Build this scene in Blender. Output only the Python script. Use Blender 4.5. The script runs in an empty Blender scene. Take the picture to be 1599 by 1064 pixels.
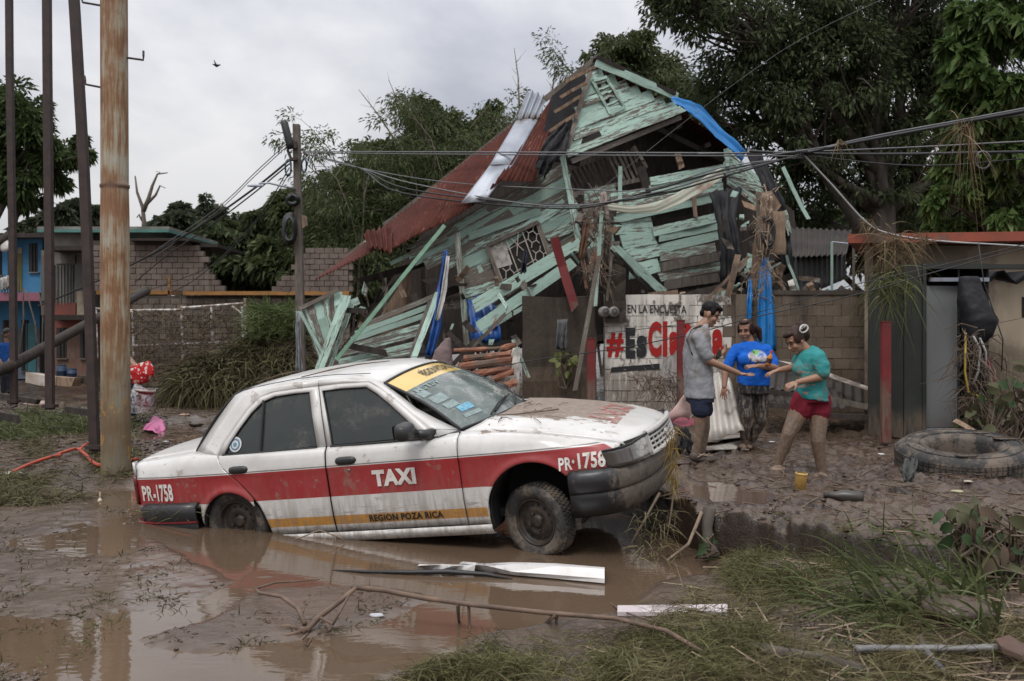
import bpy, bmesh, math, random
import numpy as np
from mathutils import Vector, Matrix
from mathutils.bvhtree import BVHTree
random.seed(7); rng = np.random.default_rng(11)
S = bpy.context.scene; COL = S.collection
H = 1.72; FP = 1554.6; CX = 799.5; HZ = 520.0
R = math.radians
cam_d = bpy.data.cameras.new('camera'); cam = bpy.data.objects.new('camera', cam_d); COL.objects.link(cam)
cam.location = (0, 0, H); cam.rotation_euler = (R(90), 0, 0)
cam_d.lens = 35; cam_d.sensor_width = 36; cam_d.clip_start = 0.1; cam_d.clip_end = 2000
cam_d.shift_y = -12 / 1599
cam_d.dof.use_dof = True; cam_d.dof.focus_distance = 8.4; cam_d.dof.aperture_fstop = 3.6
S.camera = cam
S.view_settings.view_transform = 'Standard'; S.view_settings.look = 'None'
S.view_settings.exposure = 0.48; S.view_settings.gamma = 1.0; S.view_settings.use_curve_mapping = False
S.cycles.max_bounces = 6; S.cycles.transparent_max_bounces = 12
S.cycles.use_denoising = True
W = bpy.data.worlds.new('World'); S.world = W; W.use_nodes = True
nt = W.node_tree; nt.nodes.clear()
def wn(t, **k):
    n = nt.nodes.new(t)
    for a, b in k.items(): setattr(n, a, b)
    return n
def wl(a, b): nt.links.new(a, b)
SUN_EL, SUN_ROT = R(58), R(200)
sky = wn('ShaderNodeTexSky'); sky.sky_type = 'NISHITA'; sky.sun_disc = False
sky.sun_elevation = SUN_EL; sky.sun_rotation = SUN_ROT
tc = wn('ShaderNodeTexCoord'); sep = wn('ShaderNodeSeparateXYZ'); wl(tc.outputs['Generated'], sep.inputs[0])
mp = wn('ShaderNodeMapping'); mp.inputs['Scale'].default_value = (1.0, 1.0, 1.5); wl(tc.outputs['Generated'], mp.inputs[0])
no = wn('ShaderNodeTexNoise'); no.inputs['Scale'].default_value = 2.6; no.inputs['Detail'].default_value = 6; no.inputs['Roughness'].default_value = .52
no.inputs['Distortion'].default_value = .15
wl(mp.outputs[0], no.inputs['Vector'])
cr = wn('ShaderNodeValToRGB'); e = cr.color_ramp.elements
e[0].position = .40; e[0].color = (3.7, 3.85, 4.35, 1); e[1].position = .63; e[1].color = (7.2, 7.1, 7.15, 1)
wl(no.outputs['Fac'], cr.inputs[0])
ab = wn('ShaderNodeMath', operation='ABSOLUTE'); wl(sep.outputs['Z'], ab.inputs[0])
ml = wn('ShaderNodeMath', operation='MULTIPLY_ADD'); ml.inputs[1].default_value = 1.75; ml.inputs[2].default_value = .56; wl(ab.outputs[0], ml.inputs[0])
vm = wn('ShaderNodeVectorMath', operation='SCALE'); wl(cr.outputs[0], vm.inputs[0]); wl(ml.outputs[0], vm.inputs['Scale'])
mx = wn('ShaderNodeMixRGB'); mx.inputs[0].default_value = .94; wl(sky.outputs[0], mx.inputs[1]); wl(vm.outputs[0], mx.inputs[2])
bg = wn('ShaderNodeBackground'); bg.inputs[1].default_value = .1; wl(mx.outputs[0], bg.inputs[0])
out = wn('ShaderNodeOutputWorld'); wl(bg.outputs[0], out.inputs[0])
sun_d = bpy.data.lights.new('sun', 'SUN'); sun = bpy.data.objects.new('sun', sun_d); COL.objects.link(sun)
sun_d.energy = 1.2; sun_d.angle = R(20); sun_d.color = (1, .97, .93)
sun.rotation_euler = Vector((math.sin(SUN_ROT) * -math.cos(SUN_EL), math.cos(SUN_ROT) * -math.cos(SUN_EL), -math.sin(SUN_EL))).to_track_quat('-Z', 'Y').to_euler()
def P(px, py, Y): return np.array([(px - CX) / FP * Y, Y, H - (py - HZ) / FP * Y])
def G(px, py, z=0.0):
    Y = (H - z) * FP / (py - HZ); return np.array([(px - CX) / FP * Y, Y, z])
def lerp(a, b, t): return np.asarray(a, float) * (1 - t) + np.asarray(b, float) * t
def unit(v): v = np.asarray(v, float); return v / (np.linalg.norm(v) + 1e-12)
def sstep(a, b, x): t = np.clip((x - a) / (b - a), 0, 1); return t * t * (3 - 2 * t)
def hash2(i, j, s=0):
    n = (i * 374761393 + j * 668265263 + s * 974634777) & 0x7fffffff
    n = (n ^ (n >> 13)) * 1274126177 & 0x7fffffff
    return ((n ^ (n >> 16)) & 0xffff) / 65535.0
def vnoise(x, y, s=0):
    x = np.asarray(x, float); y = np.asarray(y, float)
    i = np.floor(x).astype(np.int64); j = np.floor(y).astype(np.int64); u = x - i; v = y - j
    u = u * u * (3 - 2 * u); v = v * v * (3 - 2 * v)
    return (hash2(i, j, s) * (1 - u) + hash2(i + 1, j, s) * u) * (1 - v) + (hash2(i, j + 1, s) * (1 - u) + hash2(i + 1, j + 1, s) * u) * v
def fbm(x, y, o=4, s=0):
    t = 0; a = .5; n = 0
    for k in range(o): t = t + a * vnoise(x * 2 ** k + 17 * k, y * 2 ** k - 9 * k, s + k); n += a; a *= .5
    return t / n
def poly_sd(X, Y, pts):
    pts = np.asarray(pts, float); d = np.full(X.shape, 1e9); ins = np.zeros(X.shape, bool)
    for k in range(len(pts)):
        a = pts[k]; b = pts[(k + 1) % len(pts)]; e = b - a
        t = np.clip(((X - a[0]) * e[0] + (Y - a[1]) * e[1]) / (e @ e), 0, 1)
        d = np.minimum(d, np.hypot(X - a[0] - t * e[0], Y - a[1] - t * e[1]))
        c = (a[1] > Y) != (b[1] > Y)
        with np.errstate(divide='ignore', invalid='ignore'):
            ins ^= c & (X < (b[0] - a[0]) * (Y - a[1]) / (b[1] - a[1] + 1e-12) + a[0])
    return np.where(ins, d, -d)
ORG = {}
class MB:
    """collects verts / faces / per-vertex uv / material index, then links them as ONE mesh object"""
    def __init__(s): s.V = []; s.F = []; s.UV = []; s.M = []; s.n = 0
    def add(s, V, F, uv=None, m=0):
        V = np.asarray(V, float).reshape(-1, 3)
        s.V.append(V); s.UV.append(np.zeros((len(V), 2)) if uv is None else np.asarray(uv, float))
        if isinstance(F, np.ndarray):
            s.F.append(F + s.n); s.M.append((len(F), m))
        else:
            ks = {}
            for f in F: ks.setdefault(len(f), []).append(f)
            for f in ks.values(): s.F.append(np.array(f) + s.n); s.M.append((len(f), m))
        s.n += len(V); return s
    def box(s, c, size, rot=None, m=0):
        h = np.asarray(size, float) / 2
        v = np.array([[x, y, z] for x in (-1, 1) for y in (-1, 1) for z in (-1, 1)]) * h
        if rot is not None: v = v @ np.asarray(rot).T
        return s.add(v + np.asarray(c, float), [(0, 1, 3, 2), (4, 6, 7, 5), (0, 4, 5, 1), (2, 3, 7, 6), (0, 2, 6, 4), (1, 5, 7, 3)], None, m)
    def tube(s, path, r, n=8, cap=True, m=0, uvs=1.0):
        path = np.asarray(path, float); k = len(path); r = np.broadcast_to(np.asarray(r, float), (k,))
        T = np.gradient(path, axis=0); T /= np.linalg.norm(T, axis=1)[:, None] + 1e-12
        up = np.array([0, 0, 1.]) if abs(T[0][2]) < .9 else np.array([0, 1., 0])
        V = []; L = 0; uv = []
        a = np.linspace(0, 2 * math.pi, n, endpoint=False); B = np.cross(T[0], up)
        for i in range(k):
            B = B - T[i] * (B @ T[i]); B = unit(B); N = np.cross(B, T[i])
            V.append(path[i] + r[i] * (np.cos(a)[:, None] * B + np.sin(a)[:, None] * N))
            if i: L += np.linalg.norm(path[i] - path[i - 1])
            uv.append(np.c_[np.full(n, L * uvs), a / 6.2832])
        F = [(i * n + j, i * n + (j + 1) % n, (i + 1) * n + (j + 1) % n, (i + 1) * n + j) for i in range(k - 1) for j in range(n)]
        if cap: F += [tuple(range(n - 1, -1, -1)), tuple((k - 1) * n + j for j in range(n))]
        return s.add(np.concatenate(V), F, np.concatenate(uv), m)
    def loft(s, rings, closed=True, cap=True, m=0):
        n = len(rings[0]); k = len(rings)
        F = []
        for i in range(k - 1):
            for j in range(n if closed else n - 1):
                F.append((i * n + j, i * n + (j + 1) % n, (i + 1) * n + (j + 1) % n, (i + 1) * n + j))
        if cap and closed: F += [tuple(range(n - 1, -1, -1)), tuple((k - 1) * n + j for j in range(n))]
        u = np.linspace(0, 1, k)
        uv = np.concatenate([np.c_[np.full(n, u[i]), np.linspace(0, 1, n)] for i in range(k)])
        return s.add(np.concatenate([np.asarray(r, float) for r in rings]), F, uv, m)
    def grid(s, A, m=0, uv=None, flip=False):
        A = np.asarray(A, float); a, b = A.shape[:2]
        i = np.arange(a - 1)[:, None] * b + np.arange(b - 1)[None]
        F = np.stack([i, i + b, i + b + 1, i + 1], -1).reshape(-1, 4)
        if flip: F = F[:, ::-1]
        if uv is None:
            U, Vv = np.meshgrid(np.linspace(0, 1, a), np.linspace(0, 1, b), indexing='ij'); uv = np.stack([U, Vv], -1)
        return s.add(A.reshape(-1, 3), F, np.asarray(uv).reshape(-1, 2), m)
    def lathe(s, prof, axis_o, axis_d, n=32, m=0, ref=None):
        """prof: (radius, along) pairs"""
        d = unit(axis_d); r0 = np.array([0, 0, 1.]) if abs(d[2]) < .9 else np.array([1., 0, 0])
        u = unit(np.cross(d, r0)); w = np.cross(d, u)
        a = np.linspace(0, 2 * math.pi, n, endpoint=False)
        rings = [np.asarray(axis_o) + d * h + r * (np.cos(a)[:, None] * u + np.sin(a)[:, None] * w) for r, h in prof]
        return s.loft(rings, True, False, m)
    def slab(s, pts, th, m=0):
        """planar polygon extruded by vector th; uv: (metres along first edge, 0..1 across)"""
        p = np.asarray(pts, float); n = len(p); q = p + np.asarray(th, float)
        e = unit(p[1] - p[0]); nn = unit(np.cross(p[1] - p[0], p[2] - p[0])); g = np.cross(nn, e)
        u = (p - p[0]) @ e; v = (p - p[0]) @ g; v = (v - v.min()) / (np.ptp(v) + 1e-9); uv = np.c_[u, v]
        F = [tuple(range(n)), tuple(range(2 * n - 1, n - 1, -1))] + [(i, n + i, n + (i + 1) % n, (i + 1) % n) for i in range(n)]
        return s.add(np.concatenate([p, q]), F, np.concatenate([uv, uv]), m)
    def mesh(s, name, org=(0, 0, 0), smooth=False):
        me = bpy.data.meshes.new(name)
        V = np.concatenate(s.V) - np.asarray(org, float); uv = np.concatenate(s.UV)
        me.vertices.add(len(V)); me.vertices.foreach_set('co', V.astype(np.float32).ravel())
        tot = [np.full(len(f), f.shape[1]) for f in s.F]; tot = np.concatenate(tot); lv = np.concatenate([f.ravel() for f in s.F]).astype(np.int32)
        me.loops.add(len(lv)); me.loops.foreach_set('vertex_index', lv)
        me.polygons.add(len(tot)); me.polygons.foreach_set('loop_start', np.concatenate([[0], np.cumsum(tot)[:-1]]).astype(np.int32))
        me.polygons.foreach_set('material_index', np.concatenate([np.full(n, m) for n, m in s.M]).astype(np.int32))
        me.polygons.foreach_set('use_smooth', np.full(len(tot), smooth))
        l = me.uv_layers.new(name='UVMap'); l.data.foreach_set('uv', uv[lv].astype(np.float32).ravel())
        me.update(calc_edges=True); me.validate()
        return me
    def obj(s, name, mats, parent=None, smooth=False, label=None, cat=None, group=None, kind=None, bevel=0, solid=0):
        org = ORG.get(parent.name, (0, 0, 0)) if parent else (0, 0, 0)
        me = s.mesh(name, org, smooth)
        for m in (mats if isinstance(mats, (list, tuple)) else [mats]): me.materials.append(m)
        o = bpy.data.objects.new(name, me); COL.objects.link(o)
        if parent: o.parent = parent
        ORG[o.name] = org
        if solid:
            md = o.modifiers.new('solid', 'SOLIDIFY'); md.thickness = solid; md.offset = -1
        if bevel:
            md = o.modifiers.new('bevel', 'BEVEL'); md.width = bevel; md.segments = 2; md.limit_method = 'ANGLE'
        return tag(o, label, cat, group, kind)
def tag(o, label=None, cat=None, group=None, kind=None):
    for k, v in (('label', label), ('category', cat), ('group', group), ('kind', kind)):
        if v: o[k] = v
    return o
def thing(name, label, cat, loc=(0, 0, 0), group=None, rot=None):
    o = bpy.data.objects.new(name, None); COL.objects.link(o); o.location = loc; o.empty_display_size = .2
    if rot is not None: o.rotation_euler = rot
    ORG[o.name] = tuple(loc) if rot is None else (0, 0, 0)
    return tag(o, label, cat, group)
def smooth_by_angle(o, ang=40):
    me = o.data; me.polygons.foreach_set('use_smooth', np.ones(len(me.polygons), bool))
    bm = bmesh.new(); bm.from_mesh(me)
    for e_ in bm.edges: e_.smooth = e_.is_manifold and e_.calc_face_angle(0) < R(ang)
    bm.to_mesh(me); bm.free(); return o
class NT:
    def __init__(s, name):
        s.m = bpy.data.materials.new(name); s.m.use_nodes = True; s.t = s.m.node_tree; s.t.nodes.clear()
        s.out = s.n('ShaderNodeOutputMaterial'); s.b = s.n('ShaderNodeBsdfPrincipled'); s.l(s.b.outputs[0], s.out.inputs[0])
    def n(s, t, **k):
        x = s.t.nodes.new(t)
        for a, b in k.items(): setattr(x, a, b)
        return x
    def l(s, a, b): s.t.links.new(a, b)
    def setv(s, inp, v):
        if hasattr(v, 'is_output'): s.l(v, inp)
        elif isinstance(v, (tuple, list)) and len(v) == 3 and inp.type == 'RGBA': inp.default_value = (*v, 1)
        else: inp.default_value = v
    def coord(s, kind='Object', scale=(1, 1, 1), rnd=0.0):
        c = s.n('ShaderNodeTexCoord'); m = s.n('ShaderNodeMapping'); m.inputs['Scale'].default_value = scale
        s.l(c.outputs[kind], m.inputs[0])
        if rnd:
            oi = s.n('ShaderNodeObjectInfo'); mu = s.n('ShaderNodeMath', operation='MULTIPLY'); mu.inputs[1].default_value = rnd
            s.l(oi.outputs['Random'], mu.inputs[0]); cb = s.n('ShaderNodeCombineXYZ')
            for i in range(3): s.l(mu.outputs[0], cb.inputs[i])
            s.l(cb.outputs[0], m.inputs['Location'])
        return m.outputs[0]
    def pos(s, scale=(1, 1, 1)):
        c = s.n('ShaderNodeNewGeometry'); m = s.n('ShaderNodeMapping'); m.inputs['Scale'].default_value = scale
        s.l(c.outputs['Position'], m.inputs[0]); return m.outputs[0]
    def noise(s, vec, scale=5, detail=4, rough=.55, dist=0):
        x = s.n('ShaderNodeTexNoise'); x.inputs['Scale'].default_value = scale; x.inputs['Detail'].default_value = detail
        x.inputs['Roughness'].default_value = rough; x.inputs['Distortion'].default_value = dist; s.l(vec, x.inputs['Vector']); return x.outputs['Fac']
    def ramp(s, fac, stops, interp='LINEAR'):
        x = s.n('ShaderNodeValToRGB'); x.color_ramp.interpolation = interp; el = x.color_ramp.elements
        while len(el) < len(stops): el.new(.5)
        for e_, (p, c) in zip(el, stops):
            e_.position = p; e_.color = (*c, 1) if isinstance(c, (tuple, list)) else (c, c, c, 1)
        s.l(fac, x.inputs[0]); return x.outputs[0]
    def mix(s, f, a, b, blend='MIX'):
        x = s.n('ShaderNodeMixRGB', blend_type=blend); s.setv(x.inputs[0], f); s.setv(x.inputs[1], a); s.setv(x.inputs[2], b); return x.outputs[0]
    def math(s, op, a, b=0.0, c=0.0, clamp=False):
        x = s.n('ShaderNodeMath', operation=op); x.use_clamp = clamp
        for i, v in enumerate((a, b, c)): s.setv(x.inputs[i], v)
        return x.outputs[0]
    def sep(s, v):
        x = s.n('ShaderNodeSeparateXYZ'); s.l(v, x.inputs[0]); return x.outputs
    def step(s, lo, hi, v):
        x = s.n('ShaderNodeMapRange', interpolation_type='SMOOTHSTEP'); s.setv(x.inputs['Value'], v)
        x.inputs['From Min'].default_value = lo; x.inputs['From Max'].default_value = hi; return x.outputs[0]
    def bump(s, h, strength=.3, dist=.02):
        x = s.n('ShaderNodeBump'); x.inputs['Strength'].default_value = strength; x.inputs['Distance'].default_value = dist
        s.l(h, x.inputs['Height']); s.l(x.outputs[0], s.b.inputs['Normal'])
    def fin(s, col=None, rough=.6, metal=None, spec=None):
        if col is not None: s.setv(s.b.inputs['Base Color'], col)
        s.setv(s.b.inputs['Roughness'], rough)
        if metal is not None: s.setv(s.b.inputs['Metallic'], metal)
        if spec is not None: s.setv(s.b.inputs['Specular IOR Level'], spec)
        return s.m
    def objrand(s): return s.n('ShaderNodeObjectInfo').outputs['Random']
MUD = (.100, .070, .050); MUDL = (.19, .15, .115); MUDD = (.05, .038, .03)
def floodline(t, col, mudz, k=.8):
    p = t.pos((1, 1, .6)); z = t.sep(t.pos())[2]; w = t.math('MULTIPLY_ADD', t.noise(p, 2.4, 6, .65), .7, t.math('SUBTRACT', z, .35)); f = t.noise(t.pos((4, 4, 1)), 4, 6, .7)
    return t.mix(t.math('MULTIPLY', t.math('MULTIPLY', t.step(mudz + .18, mudz - .12, w), t.step(.28, .52, f)), k), col, t.ramp(f, [(.3, (.075, .053, .038)), (.7, (.16, .118, .086))]))
def simple(name, c1, c2=None, scale=6, rough=.6, bump=.2, bscale=None, bdist=.01, stretch=(1, 1, 1), coord='Object', rnd=10, metal=None, detail=5, lo=.3, hi=.7, var=.0, dirt=0.0, spec=None, dirtcol=MUD, mudz=None):
    t = NT(name); v = t.coord(coord, stretch, rnd); c2 = c2 or tuple(x * .7 for x in c1)
    n = t.noise(v, scale, detail); col = t.ramp(n, [(lo, c2), (hi, c1)])
    if var:
        k = t.math('MULTIPLY_ADD', t.objrand(), 2 * var, 1 - var); hs = t.n('ShaderNodeHueSaturation'); t.l(k, hs.inputs['Value']); t.l(col, hs.inputs['Color']); col = hs.outputs[0]
    if dirt:
        d = t.step(.62 - dirt * .4, .75 - dirt * .4, t.noise(v, scale * .37, 6, .65)); col = t.mix(d, col, dirtcol)
    if mudz is not None: col = floodline(t, col, mudz)
    if bump: t.bump(t.noise(v, bscale or scale * 2, 5), bump, bdist)
    return t.fin(col, rough, metal, spec)
def peel_paint(name, paint, amount=.45, wood=((.215, .18, .15), (.085, .068, .056)), dirt=.25):
    t = NT(name); uv = t.coord('UV', (1, 1, 1), 37)
    wv = t.coord('UV', (2, 34, 1), 37); wood_c = t.ramp(t.noise(wv, 2.2, 5), [(.32, wood[1]), (.68, wood[0])])
    s1 = t.coord('UV', (1.0, 2.2, 1), 37); n1 = t.noise(s1, 2.3, 8, .68, .35)
    s2 = t.coord('UV', (3.2, 6.5, 1), 21); n2 = t.noise(s2, 2.2, 5, .6, .3)
    m = t.math('MULTIPLY_ADD', n2, .45, t.math('MULTIPLY', n1, .75))
    s = t.sep(t.coord('UV')); ed = t.math('ABSOLUTE', t.math('SUBTRACT', s[1], .5)); ed = t.step(.40, .52, ed)
    m = t.math('SUBTRACT', m, t.math('MULTIPLY', ed, .06))
    r = t.math('MULTIPLY_ADD', t.objrand(), .16, amount - .08)
    mask = t.step(-.012, .014, t.math('SUBTRACT', m, r))
    pc = t.ramp(t.noise(s1, 5, 5), [(.3, tuple(x * .76 for x in paint)), (.7, paint)])
    hs = t.n('ShaderNodeHueSaturation'); t.l(t.math('MULTIPLY_ADD', t.objrand(), .5, .66), hs.inputs['Value']); t.l(pc, hs.inputs['Color'])
    col = t.mix(mask, wood_c, hs.outputs[0])
    dv = t.coord('UV', (1.2, 1.6, 1), 11); d = t.step(.50, .78, t.noise(dv, 1.7, 7, .7)); col = t.mix(t.math('MULTIPLY', d, dirt * 2), col, (.10, .08, .062))
    t.bump(t.math('ADD', t.math('MULTIPLY', mask, .5), t.noise(wv, 4, 4)), .5, .004)
    return t.fin(col, .62, spec=.3)
def leaf_mat(name, c1, c2, c3=None, trans=.32, rough=.45, nscale=.55):
    t = NT(name); g = t.n('ShaderNodeNewGeometry')
    ri = g.outputs['Random Per Island']; p = t.pos(); n = t.noise(p, nscale, 3)
    col = t.ramp(t.math('MULTIPLY_ADD', ri, .6, t.math('MULTIPLY', n, .55)), [(.18, c2), (.75, c1)] + ([(.93, c3)] if c3 else []))
    t.setv(t.b.inputs['Base Color'], col); t.b.inputs['Roughness'].default_value = rough; t.b.inputs['Specular IOR Level'].default_value = .12
    tr = t.n('ShaderNodeBsdfTranslucent'); t.l(col, tr.inputs['Color']); ms = t.n('ShaderNodeMixShader'); ms.inputs[0].default_value = trans
    t.l(t.b.outputs[0], ms.inputs[1]); t.l(tr.outputs[0], ms.inputs[2]); t.l(ms.outputs[0], t.out.inputs[0])
    return t.m
def text_mb(txt, quad, bold=.02, depth=.0, cond=None, res=3, off=None, space=1.0, surf=None):
    """lettering as a mesh: text laid into the quad (TL,TR,BR,BL of the cap box); surf(p)->p moves points onto a surface"""
    c = bpy.data.curves.new('t', 'FONT'); c.body = txt; c.offset = bold; c.resolution_u = res; c.space_character = space
    o = bpy.data.objects.new('t', c); COL.objects.link(o); dg = bpy.context.evaluated_depsgraph_get()
    me = o.evaluated_get(dg).to_mesh(); V = np.array([v.co[:] for v in me.vertices]); F = [tuple(p.vertices) for p in me.polygons]
    o.evaluated_get(dg).to_mesh_clear(); bpy.data.objects.remove(o); bpy.data.curves.remove(c)
    u = (V[:, 0] - V[:, 0].min()) / np.ptp(V[:, 0]); v = (V[:, 1] - V[:, 1].min()) / np.ptp(V[:, 1])
    TL, TR, BR, BL = [np.asarray(q, float) for q in quad]
    Q = (BL + (BR - BL) * u[:, None]) * (1 - v[:, None]) + (TL + (TR - TL) * u[:, None]) * v[:, None]
    if surf is not None: Q = np.array([surf(q) for q in Q])
    if off is not None: Q = Q + np.asarray(off)
    m = MB(); m.add(Q, F); return m
def XY(px, py, z=0.0): return G(px, py, z)[:2]
basin = [XY(-500, 1250), XY(-420, 800), XY(60, 788), XY(190, 768), XY(330, 757), XY(560, 742), XY(800, 738), XY(940, 765), XY(1015, 800), XY(1085, 868), XY(1010, 905), XY(960, 948), XY(760, 985), XY(600, 1050), XY(500, 1250)]
patchy = [XY(-600, 1300), XY(-500, 770), XY(215, 765), XY(300, 850), XY(420, 905), XY(330, 960), XY(200, 985), XY(130, 1064), XY(100, 1300)]
silt = [XY(190, 1003), XY(300, 955), XY(400, 918), XY(520, 905), XY(640, 912), XY(690, 932), XY(640, 965), XY(540, 990), XY(430, 1012), XY(300, 1018)]
silt2 = [XY(300, 905), XY(420, 893), XY(640, 885), XY(760, 893), XY(700, 905), XY(500, 912)]
bankz = .30
bank = [XY(1022, 772, bankz), XY(1060, 790, bankz), XY(1110, 806, bankz), XY(1180, 813, bankz), XY(1300, 836, bankz), XY(1400, 852, bankz), XY(1800, 885, bankz), (60, 5.5), (60, 40), (-2.5, 40), (-2.5, 13.8), (-.6, 12.4), (.7, 10.6)]
mound = [XY(560, 1110, .05), XY(700, 1010, .05), XY(950, 962, .05), XY(1040, 912, .05), XY(1130, 875, .05), XY(1400, 862, .05), XY(1900, 870, .05), XY(2600, 1400, .05), XY(700, 1400, .05)]
pud = [XY(1030, 765, .29), XY(1090, 752, .29), XY(1160, 757, .29), XY(1230, 765, .29), XY(1240, 778, .29), XY(1150, 790, .29), XY(1085, 785, .29)]
def height(X, Y):
    h = .05 + np.clip(Y - 11, 0, 30) * .010 + .05 * (fbm(X * .9, Y * .9, 4, 3) - .5) + .07 * (fbm(X * 3.5, Y * 3.5, 4, 5) - .5)
    h += .05 * sstep(.55, .75, fbm(X * 1.8 + 3, Y * .9, 3, 31)) * sstep(12, 15, Y)
    h -= .07 * sstep(.5, .62, fbm(X * .35, Y * .5, 3, 41)) * sstep(13, 16, Y) * (1 - sstep(30, 40, Y))
    b = poly_sd(X, Y, basin); hb = -.12 + .03 * fbm(X * 1.3, Y * 1.3, 3, 8)
    t = sstep(-.35, .35, b + .5 * (fbm(X * 1.5, Y * 1.5, 3, 9) - .5)); h = h * (1 - t) + hb * t
    deep = np.exp(-(((X + 1.0) / 2.6) ** 2 + ((Y - 9.2) / 1.5) ** 2)); h -= .22 * deep * t
    p = poly_sd(X, Y, patchy); t = sstep(-.3, .3, p)
    hp = .003 + .060 * (fbm(X * 1.1 + 5, Y * 1.1, 5, 12) - .5) + .012 * (fbm(X * 9, Y * 9, 3, 13) - .5)
    h = h * (1 - t) + hp * t
    for pl, z in ((silt, .03), (silt2, .014)):
        p = poly_sd(X, Y, pl); t = sstep(-.22, .25, p + .5 * (fbm(X * 2.2, Y * 2.2, 4, 14) - .5)); h = np.maximum(h, -.10 + (z + .10) * t + .006 * t * (fbm(X * 3, Y * 8, 3, 15) - .5))
    p = poly_sd(X, Y, mound); t = sstep(-.15, .55, p + .3 * (fbm(X * 2, Y * 2, 3, 16) - .5))
    hm = .09 + .11 * sstep(.2, 1.5, p) + .16 * (fbm(X * 1.6, Y * 1.6, 4, 17) - .5) + .05 * (fbm(X * 7, Y * 7, 3, 18) - .5)
    h = h * (1 - t) + hm * t
    p = poly_sd(X, Y, bank); t = sstep(-.02, .04, p + .10 * (fbm(X * 2.5, Y * 2.5, 4, 19) - .5))
    lump = fbm(X * 3.2, Y * 3.2, 4, 21)
    hk = bankz + .10 * sstep(13, 17, Y) + .11 * (np.abs(lump - .5) * -2 + .28) + .09 * (fbm(X * 8, Y * 8, 4, 22) - .5) - .05 * sstep(.60, .72, fbm(X * 5.5, Y * 5.5, 2, 25)) + .03 * np.exp(-((p - .12) / .1) ** 2)
    q = poly_sd(X, Y, pud); hk = hk - .085 * sstep(-.15, .25, q + .3 * (fbm(X * 2.2, Y * 2.2, 3, 23) - .5))
    h = h * (1 - t) + hk * t
    return h
def hz(x, y): return float(height(np.array([x], float), np.array([y], float))[0])
rows = []
Yv = 1.2
while Yv < 62: rows.append(Yv); Yv += .05 if Yv < 4.4 else max(.016, Yv * Yv / (FP * H) * (.85 if Yv < 17 else 1.3))
rows += [70, 85, 110, 160, 300]
rows = np.array(rows); NCOL = 700
s = np.linspace(-1, 1, NCOL); s = .62 * s + .55 * np.sign(s) * np.abs(s) ** 7
Yg, Sg = np.meshgrid(rows, s, indexing='ij'); Xg = Sg * (Yg + .6)
Hg = height(Xg, Yg); Hg = np.where(Yg > 62, .2, Hg)
def ground_mat():
    t = NT('wet_mud'); p = t.pos(); z = t.sep(p)[2]
    n1 = t.noise(p, .9, 7, .6); n2 = t.noise(p, 9, 6, .65); n3 = t.noise(p, 46, 4, .6)
    dry = t.ramp(n2, [(.28, (.030, .020, .014)), (.55, (.070, .047, .034)), (.8, (.125, .088, .064))])
    dry = t.mix(t.step(.42, .62, n1), dry, t.mix(.5, dry, (.115, .082, .059)))
    wet = t.step(.055, .0, t.math('MULTIPLY_ADD', n2, .03, t.math('SUBTRACT', z, .015)))
    silt = t.ramp(n1, [(.3, (.085, .060, .044)), (.7, (.120, .088, .067))])
    col = t.mix(wet, dry, silt)
    rr = t.math('MULTIPLY_ADD', wet, -.26, t.ramp(t.noise(p, 2.3, 5), [(.40, .10), (.66, .50)]))
    gm = t.n('ShaderNodeBump'); gm.inputs['Strength'].default_value = .75; gm.inputs['Distance'].default_value = .02
    hh = t.math('MULTIPLY_ADD', n3, .3, n2); hh = t.math('MULTIPLY', hh, t.math('MULTIPLY_ADD', wet, -.88, 1))
    t.l(hh, gm.inputs['Height']); t.l(gm.outputs[0], t.b.inputs['Normal'])
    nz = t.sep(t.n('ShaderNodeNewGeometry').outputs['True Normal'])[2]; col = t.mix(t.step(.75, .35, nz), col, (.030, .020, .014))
    return t.fin(col, rr, spec=.35)
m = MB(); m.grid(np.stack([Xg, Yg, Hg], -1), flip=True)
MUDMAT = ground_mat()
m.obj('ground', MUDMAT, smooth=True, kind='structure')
m = MB(); m.add([(-1500, -200, -.55), (1500, -200, -.55), (1500, 1900, -.55), (-1500, 1900, -.55)], [(0, 1, 2, 3)])
m.obj('terrain', simple('far_mud', (.1, .08, .06), (.06, .05, .035), .2, .8), kind='structure')
def water_mat(name, c, rough=.045, bump=.12):
    t = NT(name); p = t.pos(); n = t.noise(p, .5, 4)
    col = t.ramp(n, [(.3, tuple(x * .85 for x in c)), (.7, tuple(x * 1.15 for x in c))])
    pw = t.pos((1, 2.2, 1)); a = t.noise(pw, 2.2, 3, .5, .4); b = t.noise(pw, 11, 2, .5)
    t.bump(t.math('MULTIPLY_ADD', b, .22, a), bump, .03)
    t.b.inputs['IOR'].default_value = 1.33
    return t.fin(col, rough, spec=.62)
wx = np.linspace(-30, 14, 3); wy = np.linspace(1.0, 13.2, 3)
A = np.array([[(x, y, 0.0) for y in wy] for x in wx])
MB().grid(A, flip=False).obj('flood_water', water_mat('muddy_water', (.104, .071, .047), .02, .07), kind='structure')
m = MB(); q = np.array([XY(1052, 776, .3), XY(1130, 795, .3), XY(1240, 812, .3), XY(1390, 836, .3), XY(1700, 858, .3), XY(1700, 700, .3), XY(1120, 690, .3)])
m.add(np.c_[q, np.full(len(q), .284)], [tuple(range(len(q)))[::-1]])
m.obj('bank_puddle_water', water_mat('puddle_water', (.10, .070, .053), .03, .08), kind='structure')
A = np.array([[(x, y, .062) for y in (14.2, 20, 31)] for x in (-16, -3.2)])
MB().grid(A).obj('street_puddle_water', water_mat('street_water', (.10, .068, .050)), kind='structure')
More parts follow.
